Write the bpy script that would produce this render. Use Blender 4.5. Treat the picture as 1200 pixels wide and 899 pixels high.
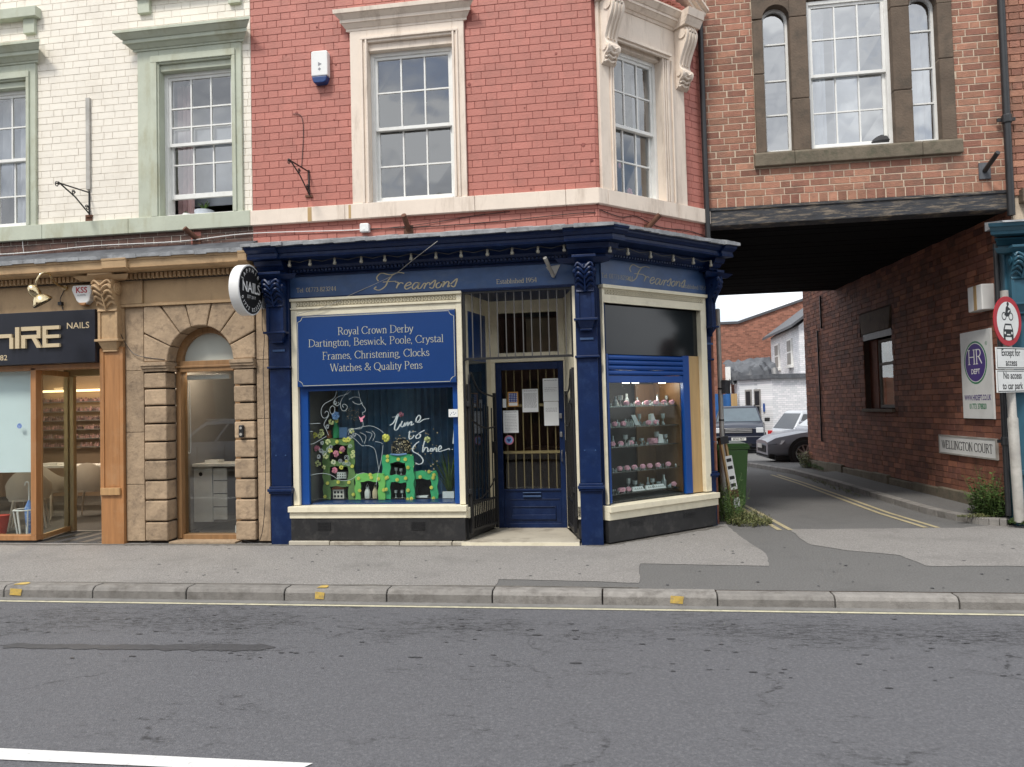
import bpy, bmesh, math, random
from mathutils import Matrix, Vector
from math import radians, sin, cos, pi, tan, sqrt, atan2
S = bpy.context.scene
for o in list(bpy.data.objects): bpy.data.objects.remove(o)
COL = S.collection
random.seed(7)

# ---------------------------------------------------------------- camera
def cam_axes(yaw, pitch, roll):
    Rz = Matrix.Rotation(yaw, 3, 'Z'); Rx = Matrix.Rotation(pitch, 3, 'X')
    cr, sr = cos(roll), sin(roll)
    Ry = Matrix(((cr, 0, sr), (0, 1, 0), (-sr, 0, cr)))
    return Rz @ Rx @ Ry
A = cam_axes(radians(8.318), radians(1.963), radians(1.453))
cd = bpy.data.cameras.new('camera'); cam = bpy.data.objects.new('camera', cd); COL.objects.link(cam)
rt, fw, up = A.col[0], A.col[1], A.col[2]
cam.matrix_world = Matrix.Translation((0, -8.4, 1.53)) @ Matrix(((rt.x, up.x, -fw.x), (rt.y, up.y, -fw.y), (rt.z, up.z, -fw.z))).to_4x4()
cd.sensor_width = 36; cd.lens = 870 / 1200 * 36; cd.clip_start = .05; cd.clip_end = 500
S.camera = cam
CAM = Vector((0, -8.4, 1.53))
# ---------------------------------------------------------------- world, sun, exposure
W = bpy.data.worlds.new("World"); S.world = W; W.use_nodes = True
nt = W.node_tree; nt.nodes.clear()
def N(t, k, **kw):
    n = t.nodes.new(k)
    for a, b in kw.items(): setattr(n, a, b)
    return n
SUN_EL, SUN_AZ = radians(55), radians(205)      # from behind the camera, a little to the left
sky = N(nt, 'ShaderNodeTexSky', sky_type='NISHITA', sun_disc=False, sun_elevation=SUN_EL, sun_rotation=SUN_AZ)
tc = N(nt, 'ShaderNodeTexCoord'); mp = N(nt, 'ShaderNodeMapping'); mp.inputs['Scale'].default_value = (1, 1, 2.2)
no = N(nt, 'ShaderNodeTexNoise'); no.inputs['Scale'].default_value = 2.3; no.inputs['Detail'].default_value = 8; no.inputs['Roughness'].default_value = .6
rp = N(nt, 'ShaderNodeValToRGB'); rp.color_ramp.elements[0].position = .28; rp.color_ramp.elements[1].position = .46
no2 = N(nt, 'ShaderNodeTexNoise'); no2.inputs['Scale'].default_value = 4.5; no2.inputs['Detail'].default_value = 6
cr2 = N(nt, 'ShaderNodeValToRGB'); cr2.color_ramp.elements[0].color = (4.6, 4.9, 5.5, 1); cr2.color_ramp.elements[1].color = (9.4, 9.7, 10, 1)
cr2.color_ramp.elements[0].position = .35; cr2.color_ramp.elements[1].position = .62
mx = N(nt, 'ShaderNodeMixRGB'); bg = N(nt, 'ShaderNodeBackground'); bg.inputs['Strength'].default_value = .13
ow = N(nt, 'ShaderNodeOutputWorld'); L = nt.links.new
L(tc.outputs['Generated'], mp.inputs[0]); L(mp.outputs[0], no.inputs[0]); L(mp.outputs[0], no2.inputs[0])
L(no.outputs[0], rp.inputs[0]); L(no2.outputs[0], cr2.inputs[0]); L(rp.outputs[0], mx.inputs[0]); L(sky.outputs[0], mx.inputs[1]); L(cr2.outputs[0], mx.inputs[2])
L(mx.outputs[0], bg.inputs[0]); L(bg.outputs[0], ow.inputs[0])
sd = bpy.data.lights.new('sun', 'SUN'); sd.energy = 2.2; sd.angle = radians(11); sd.color = (1, .95, .88)
sun = bpy.data.objects.new('sun', sd); COL.objects.link(sun)
dv = Vector((sin(SUN_AZ) * cos(SUN_EL), cos(SUN_AZ) * cos(SUN_EL), sin(SUN_EL)))
sun.rotation_euler = dv.to_track_quat('Z', 'Y').to_euler()
S.view_settings.view_transform = 'Standard'; S.view_settings.look = 'None'; S.view_settings.exposure = 0.46; S.view_settings.gamma = 1

# ---------------------------------------------------------------- materials
MATS = {}
def mat(name, c, rough=.6, var=.12, sc=5., bump=0., bs=70., metal=0., spec=.5, dirt=None, isl=0., c2=None, st=(1, 1, 1), coat=0., emit=0.):
    m = bpy.data.materials.new(name); m.use_nodes = True; t = m.node_tree; t.nodes.clear(); l = t.links.new
    b = N(t, 'ShaderNodeBsdfPrincipled'); o = N(t, 'ShaderNodeOutputMaterial'); l(b.outputs[0], o.inputs[0])
    g = N(t, 'ShaderNodeNewGeometry'); mp = N(t, 'ShaderNodeMapping'); mp.inputs['Scale'].default_value = st
    l(g.outputs['Position'], mp.inputs[0])
    n = N(t, 'ShaderNodeTexNoise'); n.inputs['Scale'].default_value = sc; n.inputs['Detail'].default_value = 6; n.inputs['Roughness'].default_value = .65
    l(mp.outputs[0], n.inputs[0])
    r = N(t, 'ShaderNodeMapRange'); r.inputs['From Min'].default_value = .28; r.inputs['From Max'].default_value = .72
    r.inputs['To Min'].default_value = 1 - var; r.inputs['To Max'].default_value = 1 + var; l(n.outputs[0], r.inputs[0])
    val = r.outputs[0]
    col = N(t, 'ShaderNodeRGB'); col.outputs[0].default_value = (*c, 1); cout = col.outputs[0]
    if isl or c2:
        oi = N(t, 'ShaderNodeObjectInfo'); ad = N(t, 'ShaderNodeMath', operation='ADD'); fr = N(t, 'ShaderNodeMath', operation='FRACT')
        l(oi.outputs['Random'], ad.inputs[0]); l(g.outputs['Random Per Island'], ad.inputs[1]); l(ad.outputs[0], fr.inputs[0])
        if c2:
            mm = N(t, 'ShaderNodeMixRGB'); l(fr.outputs[0], mm.inputs[0]); l(cout, mm.inputs[1]); mm.inputs[2].default_value = (*c2, 1); cout = mm.outputs[0]
        if isl:
            f2 = N(t, 'ShaderNodeMath', operation='MULTIPLY'); f2.inputs[1].default_value = 7.31; f3 = N(t, 'ShaderNodeMath', operation='FRACT')
            l(fr.outputs[0], f2.inputs[0]); l(f2.outputs[0], f3.inputs[0])
            r2 = N(t, 'ShaderNodeMapRange'); r2.inputs['To Min'].default_value = 1 - isl; r2.inputs['To Max'].default_value = 1 + isl; l(f3.outputs[0], r2.inputs[0])
            mu = N(t, 'ShaderNodeMath', operation='MULTIPLY'); l(val, mu.inputs[0]); l(r2.outputs[0], mu.inputs[1]); val = mu.outputs[0]
    ml = N(t, 'ShaderNodeVectorMath', operation='SCALE'); l(cout, ml.inputs[0]); l(val, ml.inputs['Scale']); cout = ml.outputs[0]
    if dirt:
        dc, amt, dsc = dirt[:3]; dst = dirt[3] if len(dirt) > 3 else (1, 1, 1)
        m2 = N(t, 'ShaderNodeMapping'); m2.inputs['Scale'].default_value = dst; m2.inputs['Location'].default_value = (3.1, 1.7, 9.2); l(g.outputs['Position'], m2.inputs[0])
        n2 = N(t, 'ShaderNodeTexNoise'); n2.inputs['Scale'].default_value = dsc; n2.inputs['Detail'].default_value = 9; n2.inputs['Roughness'].default_value = .7
        l(m2.outputs[0], n2.inputs[0]); r3 = N(t, 'ShaderNodeMapRange'); r3.inputs['From Min'].default_value = .5; r3.inputs['From Max'].default_value = .72
        r3.inputs['To Max'].default_value = amt; l(n2.outputs[0], r3.inputs[0]); mm = N(t, 'ShaderNodeMixRGB'); l(r3.outputs[0], mm.inputs[0]); l(cout, mm.inputs[1]); mm.inputs[2].default_value = (*dc, 1); cout = mm.outputs[0]
    l(cout, b.inputs['Base Color']); b.inputs['Roughness'].default_value = rough; b.inputs['Metallic'].default_value = metal
    b.inputs['Specular IOR Level'].default_value = spec
    if coat: b.inputs['Coat Weight'].default_value = coat; b.inputs['Coat Roughness'].default_value = .05
    if emit: l(cout, b.inputs['Emission Color']); b.inputs['Emission Strength'].default_value = emit
    if bump:
        nb = N(t, 'ShaderNodeTexNoise'); nb.inputs['Scale'].default_value = bs; nb.inputs['Detail'].default_value = 5; l(mp.outputs[0], nb.inputs[0])
        bp = N(t, 'ShaderNodeBump'); bp.inputs['Strength'].default_value = bump; bp.inputs['Distance'].default_value = .01; l(nb.outputs[0], bp.inputs['Height']); l(bp.outputs[0], b.inputs['Normal'])
    MATS[name] = m; return m
def glassmat(name, refl=.1, tint=(.9, .93, .92), rough=.0, wav=.0):
    m = bpy.data.materials.new(name); m.use_nodes = True; t = m.node_tree; t.nodes.clear(); l = t.links.new
    o = N(t, 'ShaderNodeOutputMaterial'); gl = N(t, 'ShaderNodeBsdfGlossy'); gl.inputs['Roughness'].default_value = rough
    tr = N(t, 'ShaderNodeBsdfTransparent'); tr.inputs[0].default_value = (*tint, 1); fz = N(t, 'ShaderNodeLayerWeight'); fz.inputs[0].default_value = .5; pw = N(t, 'ShaderNodeMath', operation='POWER'); pw.inputs[1].default_value = 4.5; l(fz.outputs['Facing'], pw.inputs[0])
    ad = N(t, 'ShaderNodeMath', operation='ADD', use_clamp=True); ad.inputs[1].default_value = refl + .04; l(pw.outputs[0], ad.inputs[0])
    mx = N(t, 'ShaderNodeMixShader'); l(ad.outputs[0], mx.inputs[0]); l(tr.outputs[0], mx.inputs[1]); l(gl.outputs[0], mx.inputs[2]); l(mx.outputs[0], o.inputs[0])
    if wav:
        g = N(t, 'ShaderNodeNewGeometry'); n = N(t, 'ShaderNodeTexNoise'); n.inputs['Scale'].default_value = 2.5; n.inputs['Detail'].default_value = 1; l(g.outputs['Position'], n.inputs[0])
        bp = N(t, 'ShaderNodeBump'); bp.inputs['Strength'].default_value = wav; bp.inputs['Distance'].default_value = .02; l(n.outputs[0], bp.inputs['Height']); l(bp.outputs[0], gl.inputs['Normal'])
    MATS[name] = m; return m
mat('cream_brick', (.82, .765, .665), .55, .05, 3, .25, 60, isl=.025, dirt=((.55, .48, .38), .4, 2.2))
mat('cream_joint', (.66, .61, .52), .9, .25, 6)
mat('red_brick_paint', (.46, .168, .13), .6, .1, 3, .35, 45, isl=.07, dirt=((.33, .13, .10), .7, 5))
mat('red_joint', (.27, .09, .075), .9, .3, 8)
mat('sage_stone', (.47, .50, .40), .65, .1, 3, .15, 40, dirt=((.30, .27, .14), .75, 3, (1, 1, .35)))
mat('blush_stone', (.76, .655, .55), .6, .06, 4, .12, 40, dirt=((.36, .27, .2), .6, 4.5, (1.6, 1.6, .3)))
mat('dirty_brick', (.12, .065, .05), .85, .35, 9, .4, 60, dirt=((.04, .035, .035), .8, 5))
mat('tan_stone', (.47, .32, .175), .7, .14, 2.5, .3, 30, dirt=((.2, .125, .07), .65, 3.5, (1, 1, .6)))
mat('sandstone', (.37, .27, .175), .85, .25, 3, 1., 22, isl=.16, dirt=((.13, .095, .065), .75, 8))
mat('stone_joint', (.06, .045, .035), .95, .2)
mat('lead', (.27, .28, .29), .6, .4, 6, .6, 14, dirt=((.06, .06, .065), .8, 4))
mat('dark_lead', (.075, .08, .09), .65, .45, 5, .5, 14, dirt=((.25, .25, .25), .35, 6))
mat('navy', (.002, .014, .064), .42, .2, 4, .1, 50, spec=.35, dirt=((.02, .045, .12), .6, 9))
mat('navy_frieze', (.038, .085, .2), .38, .25, 3, .05, 40, dirt=((.09, .13, .2), .6, 3.5, (1, 1, 2.5)))
mat('board_blue', (.008, .042, .165), .3, .06, 1.5)
mat('shutter_blue', (.004, .055, .25), .35, .08, 4)
mat('cream_paint', (.76, .70, .53), .45, .05, 5, .05, 40, dirt=((.35, .3, .2), .35, 5))
mat('plinth_black', (.018, .018, .019), .5, .3, 6, .1, 30, dirt=((.08, .075, .07), .6, 7))
mat('iron', (.012, .012, .013), .45, .2, 20, .2, 90)
mat('rust_iron', (.12, .05, .028), .8, .4, 20, .3, 80)
mat('gold_line', (.52, .45, .28), .5, .1)
mat('gold_faded', (.34, .31, .22), .5, .25, 12)
mat('pale_letter', (.42, .42, .34), .55, .1)
mat('white_paint', (.78, .78, .75), .45, .04, 6, dirt=((.45, .43, .38), .3, 6))
mat('white_plastic', (.76, .76, .74), .4, .04)
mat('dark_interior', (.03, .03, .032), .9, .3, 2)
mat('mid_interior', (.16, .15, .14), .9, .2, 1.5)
mat('warm_wall', (.36, .27, .19), .8, .1, 1.5)
mat('grey_wall', (.24, .225, .21), .8, .1, 1.5)
mat('salon_floor', (.36, .28, .2), .35, .12, 3, st=(6, .6, 1))
mat('oak', (.38, .18, .07), .42, .22, 3, .08, 30, st=(6, 6, .5), dirt=((.45, .27, .14), .6, 3))
mat('oak_dark', (.27, .15, .065), .45, .22, 3, .08, 30, st=(6, 6, .5))
mat('oak_light', (.45, .27, .12), .45, .2, 3, .05, 30, st=(6, 6, .5))
mat('anodised', (.36, .28, .16), .35, .08, 3, metal=.5)
mat('sign_black', (.012, .014, .022), .35, .2, 2, dirt=((.03, .033, .045), .5, 2))
mat('gold_letter', (.58, .47, .3), .4, .05)
mat('brass', (.62, .5, .3), .18, .15, 6, metal=1)
mat('purple', (.05, .02, .2), .5, .05); mat('sign_green', (.02, .22, .09), .5, .05)
mat('sign_white', (.74, .75, .73), .5, .03, dirt=((.45, .45, .42), .3, 4)); mat('letter_black', (.012, .012, .012), .5, .1)
mat('sign_red', (.42, .012, .022), .45, .06); mat('letter_white', (.8, .8, .78), .5, .03)
mat('brick_orange', (.40, .20, .13), .85, .2, 14, .9, 70, isl=.26, c2=(.26, .115, .08), dirt=((.13, .09, .07), .7, 3))
mat('lime_mortar', (.56, .46, .35), .95, .2, 12, .5, 60)
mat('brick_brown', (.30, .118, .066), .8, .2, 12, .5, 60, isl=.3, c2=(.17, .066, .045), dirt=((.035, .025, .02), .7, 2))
mat('dark_mortar', (.07, .045, .035), .95, .2)
mat('brown_stone', (.125, .092, .066), .85, .22, 5, .5, 40, isl=.08, dirt=((.05, .045, .035), .8, 4))
mat('moss_stone', (.15, .125, .09), .9, .25, 6, .6, 40, dirt=((.06, .065, .04), .8, 6))
mat('old_timber', (.04, .042, .048), .75, .35, 4, .8, 30, st=(1, 1, 6), dirt=((.34, .27, .19), 1., 5, (.9, 1, 7)))
mat('black_board', (.006, .006, .0065), .95, .3, 5, spec=.1)
mat('teal', (.03, .10, .145), .4, .15, 4, .05, 40)
mat('tarmac_light', (.245, .232, .218), .9, .42, 62, 1.0, 70, dirt=((.16, .152, .142), .6, 1.6))
mat('tarmac_dark', (.135, .132, .127), .9, .3, 60, .9, 80, dirt=((.095, .093, .09), .6, 1.8))
mat('kerb_granite', (.225, .212, .195), .85, .2, 9, .5, 90, isl=.14, dirt=((.085, .075, .065), .7, 7))
mat('gutter_grime', (.13, .12, .105), .95, .3, 12, .5, 90, dirt=((.05, .05, .045), .7, 20))
mat('gutter', (.18, .175, .165), .9, .2, 8, .5, 100)
mat('cream_line', (.50, .47, .34), .8, .15, 14, dirt=((.2, .19, .17), .8, 9))
mat('yellow_line', (.42, .355, .21), .8, .15, 12, dirt=((.17, .155, .12), .75, 10))
mat('yellow_blob', (.55, .38, .09), .8, .2, 20, dirt=((.22, .19, .15), 1., 26))
mat('white_line', (.66, .66, .65), .7, .05, 12, dirt=((.3, .3, .3), .6, 30))
mat('tar_stain', (.052, .052, .056), .7, .15, 10, dirt=((.085, .086, .09), .9, 14, (.6, 2, 1)))
mat('stone_step', (.46, .42, .34), .6, .12, 3, .2, 50, dirt=((.2, .165, .125), .9, 3.4))
mat('curtain', (.10, .20, .33), .9, .3, 3)
mat('net', (.5, .54, .6), .9, .1, 4); mat('pink_cloth', (.6, .4, .4), .9, .1)
mat('leaf', (.085, .14, .03), .6, .3, 9, c2=(.045, .09, .022), isl=.2)
mat('leaf_dry', (.2, .19, .08), .7, .3, 9, c2=(.09, .12, .035), isl=.2)
mat('bin_green', (.07, .16, .045), .45, .1, 4, .1, 60); mat('galv', (.42, .405, .37), .55, .25, 4, .1, 40, metal=.2, dirt=((.16, .13, .1), .5, 5))
mat('display_green', (.05, .42, .17), .7, .1); mat('display_olive', (.14, .25, .08), .7, .15); mat('display_lime', (.2, .55, .12), .7, .1)
mat('flower_yellow', (.72, .68, .14), .7, .15, isl=.15); mat('flower_cream', (.62, .64, .3), .7, .15, isl=.15); mat('flower_pink', (.62, .22, .3), .7, .15, isl=.15); mat('flower_blue', (.2, .35, .65), .7, .15)
mat('paper', (.74, .76, .76), .6, .03); mat('print_grey', (.25, .25, .27), .7, .1); mat('ply', (.44, .29, .13), .6, .15, 3, st=(5, 5, .5))
mat('walnut', (.16, .085, .04), .5, .2, 3, st=(6, 6, .5)); mat('smoke_panel', (.012, .014, .015), .1, .1, 2)
mat('bottle_mix', (.5, .3, .28), .25, .1, isl=.5, c2=(.25, .2, .2)); mat('crystal', (.5, .55, .55), .12, .2, 30, metal=.4)
mat('warehouse', (.27, .12, .08), .9, .2); mat('slate', (.07, .072, .08), .6, .2, 8, .3, 20)
mat('tarp_black', (.05, .053, .06), .4, .3, 4, .5, 8); mat('tarp_blue', (.03, .13, .36), .4, .25, 4, .4, 7)
mat('car_navy', (.010, .014, .03), .35, .05, coat=.25); mat('car_grey', (.27, .29, .33), .4, .05, metal=.0, coat=.3); mat('car_silver', (.5, .52, .54), .3, .05, metal=.5, coat=.6)
mat('rubber', (.015, .015, .016), .8, .2); mat('alloy', (.4, .41, .42), .3, .1, metal=.8); mat('car_glass', (.02, .025, .03), .05, .1, spec=.9)
mat('lamp_glass', (.6, .62, .64), .1, .05, coat=1); mat('tail_red', (.45, .01, .015), .2, .1, coat=1); mat('plate_white', (.62, .63, .6), .4, .03)
mat('glow_warm', (1, .72, .36), .5, 0, emit=2.2); mat('glow_white', (1, .93, .82), .5, 0, emit=5)
mat('blind', (.78, .85, .87), .7, .04, 2); mat('blue_cloth', (.12, .22, .5), .8, .2, 20, dirt=((.7, .7, .75), .8, 30)); mat('red_pot', (.5, .06, .04), .6, .1)
mat('opp_brick', (.12, .065, .05), .9, .2, 1.5); mat('opp_light', (.2, .18, .15), .8, .1, 1.5)
mat('terracotta', (.36, .12, .06), .8, .2); mat('frosted', (.5, .53, .48), .35, .05, 3); mat('soil', (.06, .045, .03), .9, .2)
mat('chair_shell', (.6, .54, .46), .6, .05); mat('navy_print', (.03, .06, .25), .6, .1); mat('orange', (.6, .3, .06), .6, .1)
glassmat('glass_old', .2, (.85, .86, .86), 0, .3); glassmat('glass_bright', .42, (.85, .88, .9), 0, .3); glassmat('glass_shop', -.018, (.92, .95, .94), 0, .06); glassmat('glass_door', -.005, (.9, .92, .9), 0, .04); mat('side_glass', (.015, .03, .05), .06, .3, 2, spec=.8); glassmat('glass_salon', .05, (.92, .94, .93), 0, .03); glassmat('shelf_glass', .12, (.75, .85, .82))

# road: fine aggregate, worn stretches along the gutter, slow tonal change
def road_mat():
    m = mat('road', (.104, .105, .114), .82, .26, 75, .9, 110, dirt=((.2, .2, .21), .7, 48))
    t = m.node_tree; l = t.links.new; b = [n for n in t.nodes if n.type == 'BSDF_PRINCIPLED'][0]
    src = b.inputs['Base Color'].links[0].from_socket
    g = N(t, 'ShaderNodeNewGeometry'); sx = N(t, 'ShaderNodeSeparateXYZ'); l(g.outputs['Position'], sx.inputs[0])
    mp = N(t, 'ShaderNodeMapping'); mp.inputs['Scale'].default_value = (.55, 1.5, 1); l(g.outputs['Position'], mp.inputs[0])
    n = N(t, 'ShaderNodeTexNoise'); n.inputs['Scale'].default_value = 7; n.inputs['Detail'].default_value = 11; n.inputs['Roughness'].default_value = .86; l(mp.outputs[0], n.inputs[0])
    n2 = N(t, 'ShaderNodeTexNoise'); n2.inputs['Scale'].default_value = .9; n2.inputs['Detail'].default_value = 3; l(g.outputs['Position'], n2.inputs[0])
    # band mask along y: strong near -2.9, faint elsewhere
    a = N(t, 'ShaderNodeMath', operation='ADD'); a.inputs[1].default_value = 2.85; l(sx.outputs[1], a.inputs[0])
    ab = N(t, 'ShaderNodeMath', operation='ABSOLUTE'); l(a.outputs[0], ab.inputs[0])
    r = N(t, 'ShaderNodeMapRange'); r.inputs['From Min'].default_value = .1; r.inputs['From Max'].default_value = .55; r.inputs['To Min'].default_value = .1; r.inputs['To Max'].default_value = -.02; l(ab.outputs[0], r.inputs[0])
    s1 = N(t, 'ShaderNodeMath', operation='ADD'); l(n.outputs[0], s1.inputs[0]); l(r.outputs[0], s1.inputs[1])
    s2 = N(t, 'ShaderNodeMath', operation='MULTIPLY_ADD'); s2.inputs[1].default_value = .35; l(n2.outputs[0], s2.inputs[0]); l(s1.outputs[0], s2.inputs[2])
    r2 = N(t, 'ShaderNodeMapRange'); r2.inputs['From Min'].default_value = .72; r2.inputs['From Max'].default_value = .79; r2.inputs['To Max'].default_value = .85; l(s2.outputs[0], r2.inputs[0])
    nf = N(t, 'ShaderNodeTexNoise'); nf.inputs['Scale'].default_value = 26; nf.inputs['Detail'].default_value = 6; nf.inputs['Roughness'].default_value = .8
    mf = N(t, 'ShaderNodeMapping'); mf.inputs['Scale'].default_value = (.6, 1.7, 1); l(g.outputs['Position'], mf.inputs[0]); l(mf.outputs[0], nf.inputs[0])
    rf_ = N(t, 'ShaderNodeMapRange'); rf_.inputs['From Min'].default_value = .46; rf_.inputs['From Max'].default_value = .56; l(nf.outputs[0], rf_.inputs[0])
    mk = N(t, 'ShaderNodeMath', operation='MULTIPLY'); l(r2.outputs[0], mk.inputs[0]); l(rf_.outputs[0], mk.inputs[1])
    # cracks: thin cell edges, bent by noise, only where a slow noise lets them show
    nd = N(t, 'ShaderNodeTexNoise'); nd.inputs['Scale'].default_value = 5; nd.inputs['Detail'].default_value = 6; l(g.outputs['Position'], nd.inputs[0])
    vs_ = N(t, 'ShaderNodeVectorMath', operation='SCALE'); vs_.inputs['Scale'].default_value = .35; l(nd.outputs['Color'], vs_.inputs[0])
    va = N(t, 'ShaderNodeVectorMath', operation='ADD'); l(g.outputs['Position'], va.inputs[0]); l(vs_.outputs[0], va.inputs[1])
    vo = N(t, 'ShaderNodeTexVoronoi', feature='DISTANCE_TO_EDGE'); vo.inputs['Scale'].default_value = .85; l(va.outputs[0], vo.inputs[0])
    rc = N(t, 'ShaderNodeMapRange'); rc.inputs['From Min'].default_value = .004; rc.inputs['From Max'].default_value = .022; rc.inputs['To Min'].default_value = 1; rc.inputs['To Max'].default_value = 0; l(vo.outputs['Distance'], rc.inputs[0])
    ng = N(t, 'ShaderNodeTexNoise'); ng.inputs['Scale'].default_value = 1.1; ng.inputs['Detail'].default_value = 4; l(g.outputs['Position'], ng.inputs[0])
    rg = N(t, 'ShaderNodeMapRange'); rg.inputs['From Min'].default_value = .5; rg.inputs['From Max'].default_value = .6; l(ng.outputs[0], rg.inputs[0])
    mc = N(t, 'ShaderNodeMath', operation='MULTIPLY'); l(rc.outputs[0], mc.inputs[0]); l(rg.outputs[0], mc.inputs[1]); mc2 = N(t, 'ShaderNodeMath', operation='MULTIPLY'); l(mc.outputs[0], mc2.inputs[0]); l(rf_.outputs[0], mc2.inputs[1])
    mxx = N(t, 'ShaderNodeMath', operation='MAXIMUM'); l(mk.outputs[0], mxx.inputs[0]); l(mc2.outputs[0], mxx.inputs[1])
    mm = N(t, 'ShaderNodeMixRGB'); l(mxx.outputs[0], mm.inputs[0]); l(src, mm.inputs[1]); mm.inputs[2].default_value = (.034, .034, .037, 1); l(mm.outputs[0], b.inputs['Base Color'])
road_mat()
def brickify(name, bw, bh, mortar_col, strength=.6):
    """far walls only: brick courses too small to build, as texture"""
    m = MATS[name]; t = m.node_tree; l = t.links.new; b = [n for n in t.nodes if n.type == 'BSDF_PRINCIPLED'][0]
    src = b.inputs['Base Color'].links[0].from_socket
    g = N(t, 'ShaderNodeNewGeometry'); sx = N(t, 'ShaderNodeSeparateXYZ'); l(g.outputs['Position'], sx.inputs[0])
    ad = N(t, 'ShaderNodeMath', operation='ADD'); l(sx.outputs[0], ad.inputs[0]); l(sx.outputs[1], ad.inputs[1])
    cb = N(t, 'ShaderNodeCombineXYZ'); l(ad.outputs[0], cb.inputs[0]); l(sx.outputs[2], cb.inputs[1])
    bt = N(t, 'ShaderNodeTexBrick'); bt.inputs['Scale'].default_value = 1; bt.inputs['Brick Width'].default_value = bw; bt.inputs['Row Height'].default_value = bh
    bt.inputs['Mortar Size'].default_value = .007; bt.inputs['Color1'].default_value = (1.25, 1.2, 1.2, 1); bt.inputs['Color2'].default_value = (.62, .6, .6, 1) if strength > .3 else (.96, .96, .96, 1); bt.inputs['Mortar'].default_value = (*mortar_col, 1)
    l(cb.outputs[0], bt.inputs[0]); mm = N(t, 'ShaderNodeMixRGB', blend_type='MULTIPLY'); mm.inputs[0].default_value = 1; l(src, mm.inputs[1]); l(bt.outputs[0], mm.inputs[2]); l(mm.outputs[0], b.inputs['Base Color'])
brickify('warehouse', .235, .0865, (1.1, 1.3, 1.4))
mat('white_brick_far', (.66, .67, .68), .7, .06, 2); brickify('white_brick_far', .235, .0865, (.75, .76, .78), .2)
brickify('opp_brick', .235, .0865, (1.3, 1.4, 1.4))

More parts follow.
